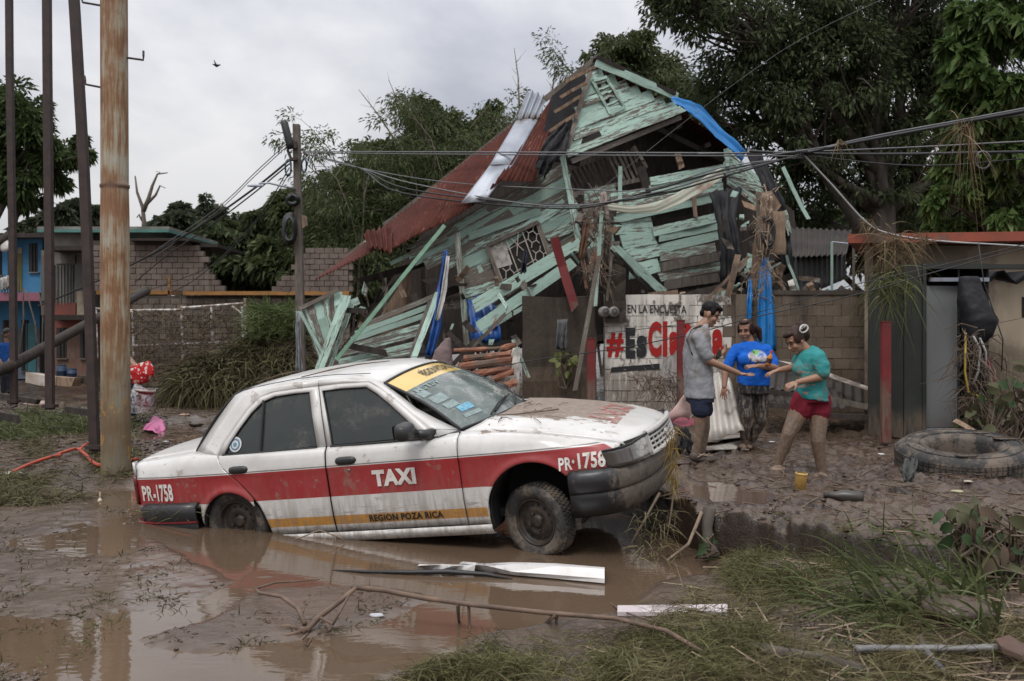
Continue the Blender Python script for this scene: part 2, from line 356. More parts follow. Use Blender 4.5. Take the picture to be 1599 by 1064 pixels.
def car_M():
    cy, sy = math.cos(-.346), math.sin(-.346)
    def Rz(a): return Matrix.Rotation(a, 4, 'Z')
    M0 = Matrix.Translation((-1.843, 8.35, .033)) @ Rz(-.346) @ Matrix.Rotation(-.072, 4, 'Y') @ Matrix.Rotation(.097, 4, 'X')
    c = Matrix.Translation((1.2, 0, .5)); k = Matrix.Translation((0, 0, H)) @ Matrix.Scale(1.145, 4) @ Matrix.Translation((0, 0, -H)); return k @ M0 @ c @ Matrix.Rotation(-.040, 4, 'Y') @ c.inverted()
CM = car_M()
taxi = thing('taxi', 'white saloon taxi with red side band, nose up in brown floodwater', 'car')
taxi.matrix_world = CM; ORG['taxi'] = (0, 0, 0)
def paint_mat():
    t = NT('taxi_paint'); o = t.coord('Object'); x, y, z = t.sep(o)[:3]
    n = t.noise(o, 2.2, 6, .6); nf = t.noise(o, 22, 6, .7)
    white = t.ramp(n, [(.3, (.52, .505, .475)), (.7, (.66, .65, .63))])
    red = t.ramp(n, [(.3, (.27, .014, .018)), (.7, (.33, .020, .026))])
    ay = t.math('ABSOLUTE', y); side = t.step(.70, .71, ay)
    front = t.math('LESS_THAN', x, 3.06)
    def arch(cx, cz, r):
        d = t.math('SQRT', t.math('ADD', t.math('POWER', t.math('SUBTRACT', x, cx), 2), t.math('POWER', t.math('SUBTRACT', z, cz), 2))); return t.math('LESS_THAN', d, r)
    hi = t.math('LESS_THAN', z, .742); lo = t.math('GREATER_THAN', z, .528)
    band = t.math('MULTIPLY', t.math('MULTIPLY', hi, lo), t.math('MULTIPLY', side, front))
    col = t.mix(band, white, red)
    ln = t.math('MULTIPLY', t.math('LESS_THAN', t.math('ABSOLUTE', t.math('SUBTRACT', z, .752)), .004), side); col = t.mix(t.math('MULTIPLY', ln, .8), col, (.04, .035, .03))
    am = t.math('MULTIPLY', t.math('MULTIPLY', t.math('LESS_THAN', z, .385), t.math('GREATER_THAN', z, .318)), t.math('MULTIPLY', t.math('GREATER_THAN', x, .30), t.math('LESS_THAN', x, 2.12)))
    col = t.mix(t.math('MULTIPLY', am, side), col, (.50, .235, .035))
    lowm = t.math('MULTIPLY', t.step(.9, .18, z), .72); st = t.noise(t.coord('Object', (9, 9, 1.2)), 2.6, 6, .65)
    film = t.math('MULTIPLY', t.step(.34, .66, st), lowm)
    scrape = t.math('MULTIPLY', t.step(.56, .60, t.noise(t.coord('Object', (3, 3, 42)), 2.4, 5, .6)), t.math('MULTIPLY', t.step(.54, .40, z), t.step(.40, .55, n)))
    film = t.math('MAXIMUM', film, t.math('MULTIPLY', scrape, .8))
    hoodm = t.math('MULTIPLY', t.step(1.95, 2.2, x), t.math('MULTIPLY', t.step(.80, .86, z), t.step(-.62, .1, y)))
    hn = t.noise(t.coord('Object', (2.2, 5.0, 3)), 1.6, 8, .68, .4)
    hm = t.step(.47, .52, t.math('MULTIPLY_ADD', nf, .22, t.math('ADD', t.math('MULTIPLY', hn, .62), t.math('MULTIPLY_ADD', hoodm, .34, -.015))))
    hm = t.math('MULTIPLY', hm, t.math('MULTIPLY', t.step(1.9, 2.0, x), t.step(.735, .775, z)))
    hm2 = t.step(.56, .62, t.math('MULTIPLY_ADD', nf, .35, t.math('MULTIPLY', hn, .65)))
    hm = t.math('MAXIMUM', hm, t.math('MULTIPLY', hm2, t.math('MULTIPLY', t.step(1.9, 2.0, x), t.step(.72, .80, z))))
    spl = t.math('MULTIPLY', t.step(.575, .62, t.math('MULTIPLY_ADD', nf, .4, t.math('MULTIPLY', t.noise(o, 7, 4), .6))), .8)
    film = t.math('MAXIMUM', film, t.math('MAXIMUM', t.math('MULTIPLY', hm, .93), t.math('MULTIPLY', spl, .7)))
    mudc = t.ramp(nf, [(.3, (.13, .09, .068)), (.7, (.25, .19, .145))])
    film = t.math('MAXIMUM', film, t.math('MULTIPLY', t.step(.3, .75, t.noise(o, 3.1, 7, .7)), .24))
    col = t.mix(film, col, mudc)
    t.setv(t.b.inputs['Coat Weight'], t.math('MULTIPLY_ADD', film, -.55, .55)); t.b.inputs['Coat Roughness'].default_value = .10
    t.bump(t.math('ADD', t.math('MULTIPLY', film, nf), t.math('MULTIPLY', t.noise(o, 3.5, 3), .35)), .16, .012)
    return t.fin(col, t.math('MULTIPLY_ADD', film, .45, .32), spec=.4)
PAINT = paint_mat()
BLACKP = simple('black_plastic', (.030, .030, .030), (.014, .014, .014), 6, .42, .12, 40, .002, rnd=0)
RUBBER = simple('rubber_seal', (.016, .016, .016), None, 5, .6, 0, rnd=0)
DARK = simple('dark_underside', (.018, .015, .013), None, 6, .9, .2, rnd=0)
def glass_mat(name, tint, alpha, mud=.5):
    t = NT(name); o = t.coord('Object'); n = t.noise(t.coord('Object', (1, 1, 1.6)), 3.2, 7, .65); f = t.noise(o, 26, 5, .7)
    dirt = t.math('MULTIPLY', t.step(.50, .74, t.math('MULTIPLY_ADD', f, .3, t.math('MULTIPLY', n, .72))), mud)
    t.setv(t.b.inputs['Base Color'], t.mix(dirt, tint, (.26, .23, .19)))
    t.setv(t.b.inputs['Roughness'], t.math('MULTIPLY_ADD', dirt, .5, .035)); t.b.inputs['IOR'].default_value = 1.5
    tr = t.n('ShaderNodeBsdfTransparent'); tr.inputs[0].default_value = (.62, .66, .64, 1)
    ms = t.n('ShaderNodeMixShader'); t.l(t.math('MULTIPLY_ADD', dirt, 1 - alpha, alpha), ms.inputs[0])
    t.l(tr.outputs[0], ms.inputs[1]); t.l(t.b.outputs[0], ms.inputs[2]); t.l(ms.outputs[0], t.out.inputs[0]); return t.m
GLASS = glass_mat('side_glass', (.060, .068, .066), .62, .45)
def windshield_mat():
    t = NT('windscreen_glass'); o = t.coord('Object'); uv = t.sep(t.coord('UV')); u, v = uv[0], uv[1]   # u: 0 top .. 1 bottom, v: near .. far
    n = t.noise(t.coord('UV', (1.6, 2.2, 1)), 3.0, 8, .68, .5); f = t.noise(t.coord('UV', (16, 34, 1)), 3, 6, .7)
    band = t.math('LESS_THAN', u, .235)
    dirt = t.step(.44, .60, t.math('MULTIPLY_ADD', f, .34, t.math('MULTIPLY', n, .62))); dirt = t.math('MULTIPLY', dirt, t.math('MULTIPLY_ADD', t.step(.25, .75, v), .5, .35))
    base = t.mix(dirt, (.15, .185, .175), (.42, .41, .385))  # pale film colour: dirt, with some bright glass reflection painted in
    yel = t.mix(t.math('MULTIPLY', t.step(.5, .7, n), .45), (.62, .43, .135), (.5, .38, .2))
    t.setv(t.b.inputs['Base Color'], t.mix(band, base, yel)); t.setv(t.b.inputs['Roughness'], t.math('MULTIPLY_ADD', dirt, .4, .05))
    tr = t.n('ShaderNodeBsdfTransparent'); tr.inputs[0].default_value = (.7, .78, .75, 1); ms = t.n('ShaderNodeMixShader')
    t.l(t.math('MAXIMUM', band, t.math('MULTIPLY_ADD', dirt, .5, .68, True)), ms.inputs[0]); t.l(tr.outputs[0], ms.inputs[1]); t.l(t.b.outputs[0], ms.inputs[2]); t.l(ms.outputs[0], t.out.inputs[0])
    t.bump(f, .12, .004); return t.m
WGLASS = windshield_mat()
Wx = [-.98, -.93, -.85, -.6, 0, .6, 1.2, 2.0, 2.5, 2.8, 2.95, 3.03, 3.08]
Wy = [.64, .70, .735, .785, .822, .832, .834, .828, .815, .795, .772, .742, .70]
def Wd(x): return np.interp(x, Wx, Wy)
def shz(x): return np.interp(x, [-.95, -.88, -.31, 0, .9, 1.63, 1.95, 2.25, 2.56, 2.85, 3.07], [.855, .88, .918, .89, .888, .882, .905, .882, .84, .785, .722])
def edgey(x): return np.interp(x, [-.93, -.31, 0, 1.63, 1.95, 2.56, 2.95, 3.07], [.63, .675, .775, .775, .715, .695, .66, .62])
def side_y(x, z):
    w = Wd(x); zt = shz(x); ey = np.minimum(edgey(x), w - .03)
    f1 = np.clip((.45 - z) / .27, 0, 1); y = w - .045 * f1 ** 1.6
    y = y + .006 * np.exp(-((z - .745) / .02) ** 2)
    f2 = np.clip((z - (zt - .16)) / .16, 0, 1.0); y = y - (w - ey) * (1 - np.sqrt(np.maximum(0, 1 - f2 ** 2.2)))
    for cx, cz, r in ((.03, .33, .285), (2.455, .345, .335)):
        d = np.hypot(x - cx, z - cz) - r; y = y + .016 * np.exp(-(d / .035) ** 2)
    return y
def arch_z(x, cx, cz, r, low):
    d = np.asarray(x, float) - cx; return np.where(np.abs(d) < r, cz + np.sqrt(np.maximum(0, r * r - d * d)), low)
def side_panel(name, xs, bfun, tfun, sgn, rows=18, mat=None, xoff=None, solid=.012):
    xs = np.asarray(xs, float); A = np.zeros((len(xs), rows, 3))
    for i, x in enumerate(xs):
        z = bfun(x) + (tfun(x) - bfun(x)) * np.linspace(0, 1, rows) ** .9
        A[i, :, 0] = x; A[i, :, 2] = z; A[i, :, 1] = side_y(x, z) * sgn
    o = MB().grid(A, flip=(sgn > 0)).obj(name, mat or PAINT, taxi, smooth=True, solid=solid)
    return o
def cosx(cx, r, n, a0, a1): return cx + r * np.cos(np.linspace(a0, a1, n))
RA = (.03, .33, .275); FA = (2.455, .345, .33)
door_edge = lambda x: np.interp(x, [-.05, .0, .1, .2, .27], [.885, .80, .71, .61, .53])
glassplane = lambda x, z: .772 - .165 * (np.clip((z - .885) / .42, 0, 1.2)) ** 1.1
TH = 17
for sg in (-1, 1):
    xs = np.unique(np.concatenate([np.linspace(-.93, -.25, 20), cosx(RA[0], RA[2], 22, math.pi, .50), np.linspace(-.05, .27, 10)])); xs = xs[xs <= .268]
    bq = lambda x: float(arch_z(x, *RA, .50)) if abs(x - RA[0]) < RA[2] else .50
    tq = lambda x: float(shz(x)) if x < -.05 else max(float(door_edge(x)) - .004, bq(x) + .002)
    side_panel('rear_quarter_panel', xs, bq, tq, sg)
    xs = np.unique(np.concatenate([np.linspace(-.046, .9, 36), cosx(RA[0], RA[2], 18, 1.2, 0.15)])); xs = xs[(xs >= -.046) & (xs <= .905)]
    bd = lambda x: max(.262, (float(door_edge(x)) + .004) if x < .27 else float(arch_z(x, RA[0], RA[1], RA[2] + .04, .262)))
    rd = side_panel('rear_door', xs, bd, lambda x: .886, sg)
    fd = side_panel('front_door', np.linspace(.915, 1.947, 40), lambda x: .262, lambda x: .886 if x < 1.6 else float(np.interp(x, [1.6, 1.95], [.886, .902])), sg)
    xs = np.unique(np.concatenate([np.linspace(1.955, 2.12, 8), cosx(FA[0], FA[2], 34, math.pi, .62), np.linspace(2.70, 3.06, 18)]))
    bf = lambda x: float(arch_z(x, *FA, .262 if x < FA[0] else .565)) if x < 2.70 else .565 + .02 * (x - 2.7)
    side_panel('front_fender', xs, bf, lambda x: float(shz(x)), sg, rows=22)
    A = np.array([[(x, sg * (Wd(x) - yy), zz) for yy, zz in ((.012, .262), (.010, .235), (.03, .20), (.10, .185))] for x in np.linspace(.30, 2.13, 24)])
    MB().grid(A, flip=(sg > 0)).obj('sill', PAINT, taxi, smooth=True, solid=.01)
    for cx, cz, r in (RA, FA):
        a = np.linspace(-.35, math.pi + .35, 26)
        A = np.array([[(cx + r * math.cos(q) * k, sg * yy, cz + r * math.sin(q) * k) for yy, k in ((.80, 1.0), (.76, 1.04), (.40, 1.04))] for q in a])
        MB().grid(A, flip=(sg < 0)).obj('wheel_arch_liner', DARK, taxi, smooth=True, solid=.008)
        A = np.array([[(cx + r * k * math.cos(q), sg * .42, cz + r * k * math.sin(q)) for k in (0.01, 1.04)] for q in a])
        MB().grid(A).obj('wheel_arch_liner', DARK, taxi)
    def P3(x, z, dy=0.0): return (x, sg * (float(glassplane(x, z)) + dy), z)
    def ribbon(outer, inner, par, name, mat, dy=0.004, close=False, dyi=None):
        n_ = len(outer); A = np.array([[P3(*o_, dy), P3(*(lerp(o_, i_, .5)), dy + .004), P3(*i_, dy if dyi is None else dyi)] for o_, i_ in zip(outer, inner)])
        return MB().grid(A, flip=(sg < 0)).obj(name, mat, par, smooth=True, solid=.02)
    ro = [(-.045, .888), (.01, .98), (.10, 1.09), (.20, 1.205), (.30, 1.282), (.42, 1.308), (.60, 1.315), (.806, 1.316), (.845, 1.12), (.898, .888)]
    ri = [(.005, .888), (.055, .97), (.135, 1.07), (.23, 1.175), (.325, 1.248), (.43, 1.276), (.60, 1.283), (.735, 1.283), (.772, 1.11), (.825, .888)]
    ribbon(ro, ri, rd, 'window_frame', PAINT)
    rs = [lerp(a, (.42, 1.05), .035) for a in ri]; ribbon(ri, rs, rd, 'window_seal', RUBBER, -.002, dyi=-.008)
    fo = [(.908, .888), (.86, 1.10), (.815, 1.316), (1.0, 1.318), (1.235, 1.308), (1.33, 1.255), (1.46, 1.165), (1.60, 1.055), (1.72, .955), (1.80, .895)]
    fi = [(.946, .888), (.895, 1.10), (.842, 1.282), (1.0, 1.284), (1.215, 1.276), (1.305, 1.222), (1.42, 1.135), (1.54, 1.035), (1.63, .955), (1.675, .892)]
    ribbon(fo, fi, fd, 'window_frame', PAINT)
    fs = [lerp(a, (1.2, 1.05), .03) for a in fi]; ribbon(fi, fs, fd, 'window_seal', RUBBER, -.002, dyi=-.008)
    def pane(loop, par, name='window_pane'):
        c_ = np.mean(loop, 0); A = np.array([[P3(*(lerp(c_, l_, k)), -.014) for k in (0, .5, 1)] for l_ in list(loop) + [loop[0]]])
        return MB().grid(A, flip=(sg < 0)).obj(name, GLASS, par)
    pane([(.335, .888), (.335, 1.245)] + rs[5:], rd); pane(rs[:5] + [(.325, 1.245), (.325, .888)], rd); pane(fs, fd)
    A = [P3(.33, z_, -.004) for z_ in np.linspace(.89, 1.255, 6)]; MB().tube(A, .011, 6).obj('window_divider', RUBBER, rd)
    for xs_, par in ((np.linspace(.0, .83, 6), rd), (np.linspace(.94, 1.68, 6), fd)):
        MB().tube([(x_, sg * .782, .886) for x_ in xs_], .0085, 6).obj('belt_moulding', RUBBER, par)
    co = [(-.315, .918, .672), (-.27, .985, .645), (-.20, 1.075, .615), (-.12, 1.165, .59), (-.04, 1.25, .57), (.03, 1.312, .555), (.2, 1.35, .57), (.55, 1.362, .59), (.81, 1.362, .595)]
    ci = ro[:8]; ci = [(-.05, .886)] + ci
    A = np.array([[(c_[0], sg * c_[2], c_[1]), tuple(lerp((c_[0], sg * (c_[2] + .012), c_[1]), P3(*o_, .01), .45)), tuple(lerp((c_[0], sg * (c_[2] + .006), c_[1]), P3(*o_, .006), .85)), P3(*o_, .002)] for c_, o_ in zip(co, ci)])
    MB().grid(A, flip=(sg < 0)).obj('rear_pillar', PAINT, taxi, smooth=True, solid=.015)
    ao = [(.815, 1.362, .595), (1.05, 1.352, .592), (1.24, 1.325, .582), (1.335, 1.283, .57), (1.47, 1.185, .60), (1.60, 1.085, .63), (1.76, .995, .652), (1.93, .912, .682)]
    ai = fo[2:]
    A = np.array([[(c_[0], sg * c_[2], c_[1]), tuple(lerp((c_[0], sg * (c_[2] + .012), c_[1]), P3(*o_, .01), .5)), P3(*o_, .002)] for c_, o_ in zip(ao, ai)])
    MB().grid(A, flip=(sg < 0)).obj('front_pillar', PAINT, taxi, smooth=True, solid=.015)
    MB().add([P3(1.80, .893, .003), (1.95, sg * .70, .90), (1.93, sg * .682, .914), P3(1.74, .945, .003), P3(1.62, .895, .006)], [(0, 1, 2, 3), (0, 3, 4)]).obj('mirror_mount_panel', BLACKP if sg < 0 else BLACKP, fd)
    for hx, hz_, par in ((.15, .772, rd), (1.075, .782, fd)):
        y0 = float(side_y(hx, hz_)); rings = []
        for u in np.linspace(-1, 1, 11):
            k = math.sqrt(max(0, 1 - u ** 4)) + .02; a = np.linspace(0, 6.2832, 10, endpoint=False)
            rings.append(np.c_[np.full(10, hx + .092 * u), sg * (y0 - .004 + .020 * k * np.clip(np.sin(a) + .3, 0, 2)), hz_ + .030 * k * np.cos(a) + .0 * a])
        MB().loft(rings).obj('door_handle', BLACKP, par, smooth=True)
        MB().lathe([(0, .0), (.012, .0), (.012, .006), (.006, .009), (0, .009)], (hx + (-.02 if par is rd else .02), sg * (y0 + .001), hz_ - .07), (0, sg, 0), 10).obj('lock', simple('lock_metal', (.4, .38, .35), None, 5, .3, 0, metal=1.0), par) if par is fd else None
    rings = []
    for u in np.linspace(0, 1, 8):
        k = [.72, .93, 1.0, 1.0, .98, .92, .8, .55][int(round(u * 7))]; a = np.linspace(0, 6.2832, 16, endpoint=False)
        sq = lambda c: np.sign(c) * np.abs(c) ** .55
        rings.append(np.c_[1.585 + .11 * u + .0 * a, sg * (.935 + .105 * k * sq(np.cos(a)) + .02 * u), .975 + .062 * k * sq(np.sin(a)) - .01 * u])
    mo = MB().loft(rings).obj('wing_mirror', BLACKP, taxi, smooth=True)
    MB().tube([(1.69, sg * .86, .935), (1.72, sg * .80, .915), (1.75, sg * .735, .905)], [.030, .036, .045], 8).obj('mirror_arm', BLACKP, mo, smooth=True)
    MB().add([(1.583, sg * (.935 + .088 * a_), .975 + .05 * b_) for a_, b_ in ((-1, -1), (1, -1), (1, 1), (-1, 1))], [(0, 1, 2, 3)]).obj('mirror_glass', simple('mirror_silver', (.5, .5, .5), None, 4, .06, 0, metal=1.0), mo)
ys = np.linspace(-1, 1, 25); xs = np.linspace(.0, 1.36, 26)
A = np.zeros((26, 25, 3))
for i, x in enumerate(xs):
    u = i / 25
    for j, v in enumerate(ys):
        hw = np.interp(x, [0, .2, .6, 1.1, 1.24, 1.36], [.553, .57, .594, .592, .582, .565])
        zc = np.interp(x, [0, .12, .3, .6, .9, 1.15, 1.28, 1.36], [1.332, 1.365, 1.392, 1.408, 1.408, 1.392, 1.365, 1.332]); ze = np.interp(x, [0, .03, .2, .55, .81, 1.05, 1.24, 1.335, 1.36], [1.305, 1.312, 1.35, 1.362, 1.362, 1.352, 1.325, 1.283, 1.272])
        xx = x + (.055 * (1 - v * v) - .03) * max(0, (u - .8) / .2) - .05 * (1 - v * v) * max(0, (.15 - u) / .15)
        A[i, j] = (xx, hw * v, ze + (zc - ze) * (1 - abs(v) ** 2.4))
roof = MB().grid(A, flip=False).obj('roof', PAINT, taxi, smooth=True, solid=.015)
for s_ in (-1, 1):
    MB().tube([(x, s_ * .535, float(np.interp(x, [.05, .3, .6, .9, 1.2], [1.335, 1.365, 1.385, 1.385, 1.365]))) for x in np.linspace(.06, 1.22, 14)], .003, 5).obj('roof_drip_moulding', RUBBER, roof)
A = np.zeros((30, 27, 3))
for i in range(30):
    u = i / 29
    for j in range(27):
        v = -1 + 2 * j / 26
        x0 = 1.975 + .165 * (1 - v * v); x1 = 3.085 + .125 * (1 - abs(v) ** 2.6); x = x0 + (x1 - x0) * u
        ex = 1.975 + (3.085 - 1.975) * u; y = (edgey(ex) - .006) * v
        z = shz(ex) + .055 * (1 - abs(v) ** 2.2) * (1 - .45 * u) + .006 * math.cos(v * 9) * (abs(v) < .7) * (1 - u)
        if u > .93: z -= .02 * ((u - .93) / .07) ** 2
        A[i, j] = (x, y, z + .002)
hood = MB().grid(A, flip=False).obj('bonnet', PAINT, taxi, smooth=True, solid=.012)
A = np.array([[(1.90 + .155 * (1 - v * v), .69 * v, .905 + .02 * (1 - v * v)), (1.985 + .165 * (1 - v * v), .70 * v, .897 + .025 * (1 - v * v))] for v in np.linspace(-1, 1, 20)])
MB().grid(A, flip=True).obj('cowl', DARK, taxi, smooth=True, solid=.02)
def ws_pt(u, v):
    top = np.array([1.338 + .058 * (1 - v * v), .562 * v, 1.282 + .056 * (1 - abs(v) ** 2.2)]); bot = np.array([1.935 + .15 * (1 - v * v), .678 * v, .912 + .022 * (1 - v * v)])
    p = lerp(top, bot, u); p[0] += .045 * math.sin(math.pi * u) * .6; p[2] += .03 * math.sin(math.pi * u) * (1 - .5 * abs(v)); return p
A = np.array([[ws_pt(u, v) for v in np.linspace(-.985, .985, 22)] for u in np.linspace(0.01, .99, 14)])
wsc = MB().grid(A, flip=False).obj('windscreen', WGLASS, taxi, smooth=True)
edge = [ws_pt(u, -1) for u in np.linspace(0, 1, 10)] + [ws_pt(1, v) for v in np.linspace(-1, 1, 16)] + [ws_pt(u, 1) for u in np.linspace(1, 0, 10)] + [ws_pt(0, v) for v in np.linspace(1, -1, 16)]
MB().tube(edge, .012, 6).obj('windscreen_seal', RUBBER, wsc, smooth=True)
INK = simple('black_ink', (.02, .018, .015), None, 4, .6, 0, rnd=0); WHITE_INK = simple('white_lettering', (.68, .64, .60), (.5, .45, .4), 9, .5, 0, rnd=0, lo=.3, hi=.55)
def ws_text(txt, u0, u1, v0, v1, mat, name, lift=.006, bold=.012):
    q = [(v0, u0, 0), (v1, u0, 0), (v1, u1, 0), (v0, u1, 0)]
    def sf(p): w = ws_pt(p[1], p[0]); return w + np.array([.6, 0, .8]) * lift
    text_mb(txt, q, bold, surf=sf).obj(name, mat, wsc)
ws_text('RÉGION POZA RICA', .05, .185, -.40, .62, INK, 'lettering', bold=.02)
STK = simple('pale_sticker', (.26, .32, .305), (.13, .18, .175), 30, .5, 0, rnd=0); STB = simple('blue_sticker', (.05, .22, .36), (.2, .42, .5), 30, .5, 0, rnd=0)
for (u0, u1, v0, v1, m_) in ((.33, .43, -.93, -.78, STK), (.46, .58, -.90, -.66, STK), (.61, .70, -.86, -.66, STK), (.71, .80, -.76, -.52, STB), (.835, .885, -.8, -.5, STK)):
    A = np.array([[ws_pt(u, v) + np.array([.6, 0, .8]) * .004 for v in np.linspace(v0, v1, 3)] for u in (u0, u1)]); MB().grid(A).obj('sticker', m_, wsc)
ws_text('MSTSV', .27, .34, -.90, -.40, STK, 'sticker_lettering', bold=.03)
for v0, v1 in ((-.55, .12), (.05, .7)):
    a = ws_pt(1.0, v0) + np.array([.02, 0, .03]); b = ws_pt(.86, v1) + np.array([.02, 0, .022]); c_ = ws_pt(.93, v0 + .02) + np.array([.02, 0, .02])
    wp = MB().tube([a, lerp(a, b, .5) + np.array([0, 0, .015]), b], .008, 5).obj('wiper', RUBBER, taxi)
    MB().tube([lerp(a, b, .25) - np.array([0, 0, .012]), b + (b - a) * .2 - np.array([0, 0, .012])], .007, 5).obj('wiper_blade', RUBBER, wp)
A = np.array([[lerp((.03 - .05 * (1 - v * v), .55 * v, 1.315 + .02 * (1 - v * v)), (-.315 - .10 * (1 - v * v), .668 * v, .918 + .02 * (1 - v * v)), u) + np.array([-.02, 0, .015]) * math.sin(math.pi * u) for v in np.linspace(-.99, .99, 18)] for u in np.linspace(0, 1, 10)])
rg = MB().grid(A, flip=True).obj('rear_screen', GLASS, taxi, smooth=True)
edge = list(A[:, 0]) + list(A[-1, :]) + list(A[::-1, -1]) + list(A[0, ::-1]); MB().tube(edge, .013, 6).obj('rear_screen_seal', RUBBER, rg, smooth=True)
A = np.zeros((22, 21, 3))
for i in range(22):
    u = i / 21
    for j in range(21):
        v = -1 + 2 * j / 20
        if u < .72: k = u / .72; x = -.325 - .10 * (1 - v * v) * (1 - k) - .56 * k - .035 * k * (1 - v * v); z = shz(-.325 - .56 * k) + .028 * (1 - abs(v) ** 2.5); ed = edgey(-.325 - .56 * k)
        else: k = (u - .72) / .28; x = -.885 - .035 * (1 - v * v) - .035 * math.sin(k * 2.4); z = shz(-.885) + .028 * (1 - abs(v) ** 2.5) - .30 * k ** 1.25; ed = edgey(-.9)
        A[i, j] = (x, (ed - .004) * v, z + .002)
boot = MB().grid(A, flip=True).obj('boot_lid', PAINT, taxi, smooth=True, solid=.012)
LENS = simple('red_lens', (.16, .012, .012), (.09, .01, .01), 4, .18, 0, rnd=0)
for sg in (-1, 1):
    A = np.array([[(x, sg * y, z) for x, y in ((-.90, .735), (-.945, .70), (-.965, .60), (-.97, .40))] for z in (.54, .62, .70, .775)])
    MB().grid(A, flip=(sg > 0)).obj('tail_lamp', LENS, taxi, smooth=True, solid=.02)
    A = np.array([[(x, sg * y, z) for x, y in ((-.88, .742), (-.93, .70), (-.945, .63))] for z in (.775, .83, .875)])
    MB().grid(A, flip=(sg > 0)).obj('rear_corner', PAINT, taxi, smooth=True, solid=.01)
MB().grid(np.array([[(-.965, y, z) for y in np.linspace(-.62, .62, 4)] for z in (.47, .59)])).obj('rear_panel', PAINT, taxi)
MB().loft([np.array([(-.80 + dx, y, .925 + dz + (.03 if abs(y) < .6 else 0)) for dx, dz in ((-.07, .012), (-.02, .03), (.05, .012), (.0, -.005))]) for y in np.linspace(-.6, .6, 9)]).obj('boot_spoiler', PAINT, taxi, smooth=True) if False else None
MB().loft([np.array([(-.20 - .10 * q + dx * k, .42 + dy * k, 1.13 + .08 * math.sin(q * 2.4) + dz * k) for dx, dy, dz in ((-.03, -.16, .0), (.03, -.16, .03), (.03, .16, .03), (-.03, .16, 0))]) for q, k in ((0, .5), (.3, 1), (.7, 1), (1, .6))]).obj('rear_spoiler', PAINT, taxi, smooth=True)
def bumper_mat():
    t = NT('bumper_plastic'); o = t.coord('Object'); n = t.noise(t.coord('Object', (5, 5, 1.2)), 1.6, 7, .7); f = t.noise(o, 24, 5, .7)
    x = t.sep(o)[0]; y = t.sep(o)[1]
    mud = t.step(.50, .64, t.math('ADD', t.math('MULTIPLY_ADD', f, .25, t.math('MULTIPLY', n, .7)), t.math('MULTIPLY', t.step(2.95, 3.15, x), .20)))
    col = t.mix(t.math('MULTIPLY', mud, .85), (.016, .016, .017), t.ramp(f, [(.3, (.075, .058, .045)), (.7, (.16, .128, .10))]))
    t.bump(t.math('ADD', mud, f), .3, .006); return t.fin(col, t.math('MULTIPLY_ADD', mud, .4, .34))
BUMP = bumper_mat()
prof = [(.0, .568), (.045, .574), (.072, .556), (.078, .515), (.077, .465), (.070, .452), (.064, .446), (.066, .43), (.070, .40), (.062, .345), (.035, .30), (.0, .285)]
def bumper(path, name, sgx, zoff=0, sc=1.0):
    rings = []
    path = np.asarray(path, float); T = np.gradient(path, axis=0)
    for p, t_ in zip(path, T):
        n_ = unit((t_[1], -t_[0], 0)) if sgx > 0 else unit((-t_[1], t_[0], 0))
        rings.append(np.array([(p[0] + n_[0] * d, p[1] + n_[1] * d, z * sc + zoff + p[2]) for d, z in prof]))
    A = np.array(rings); return MB().grid(A, flip=(sgx < 0)).obj(name, BUMP, taxi, smooth=True, solid=.02)
fp = [(2.725, -.775, 0), (2.80, -.772, 0), (2.90, -.752, 0), (2.965, -.715, 0), (3.02, -.655, 0), (3.07, -.56, 0), (3.105, -.42, 0), (3.125, -.22, 0), (3.13, 0, 0)]
fp = fp + [(x, -y, z) for x, y, z in fp[-2::-1]]
fb = bumper(fp, 'front_bumper', 1)
rp = [(-.26, -.775, 0), (-.45, -.765, 0), (-.65, -.742, 0), (-.78, -.70, 0), (-.86, -.62, 0), (-.90, -.45, 0), (-.91, 0, 0)]
rp = rp + [(x, -y, z) for x, y, z in rp[-2::-1]]
rb = bumper(rp, 'rear_bumper', -1, -.045)
MB().tube([(x - (.0 if x > -.7 else .09), y * 1.118 if abs(y) > .6 else y * 1.1, .405) for x, y, z in rp], .010, 5).obj('bumper_strip', simple('red_strip', (.2, .015, .02), None, 4, .4, 0), rb)
def front_pt(y, z, d=0): return np.array([3.085 + .125 * (1 - min(1, abs(y) / .66) ** 2.6) + .035 * (.72 - z) / .15 + d, y, z])
HL = NT('headlamp_lens'); HL.fin(HL.mix(HL.math('MULTIPLY', HL.step(.70, .47, HL.math('ABSOLUTE', HL.sep(HL.coord('Object'))[1])), HL.step(.3, .6, HL.noise(HL.coord('Object', (1, 5, 9)), 3, 4))), (.065, .056, .048), (.40, .38, .345)), .10); HL.b.inputs['Coat Weight'].default_value = .8; HLM = HL.m  # paler inner half paints the reflector's highlights into the lens colour
CHROME = simple('grille_plastic', (.50, .49, .47), (.32, .30, .27), 9, .4, .1, rnd=0, metal=.1)
for sg in (-1, 1):
    A = np.array([[(*(front_pt(sg * y, z, .012 - .05 * max(0, (y - .62) / .14) ** 1.5)[:2] if y < .62 else np.array([np.interp(y, [.62, .70, .745, .765], [3.135, 3.085, 3.03, 2.955]) + .03 * (.72 - z) / .15, sg * y])), z) for z in np.linspace(.585, .715 - .0 * y, 6)] for y in (.40, .46, .52, .58, .62, .66, .70, .745, .765)])
    A[:, :, 2] += np.array([.02, .015, .008, 0, 0, -.003, -.006, -.01, -.014])[:, None] * np.linspace(0, 1, 6)[None]
    MB().grid(A, flip=(sg < 0)).obj('headlamp', HLM, taxi, smooth=True, solid=.03)
    MB().tube([tuple(a) for a in A[:, -1]], .008, 5).obj('headlamp_trim', RUBBER, taxi)
gr = MB()
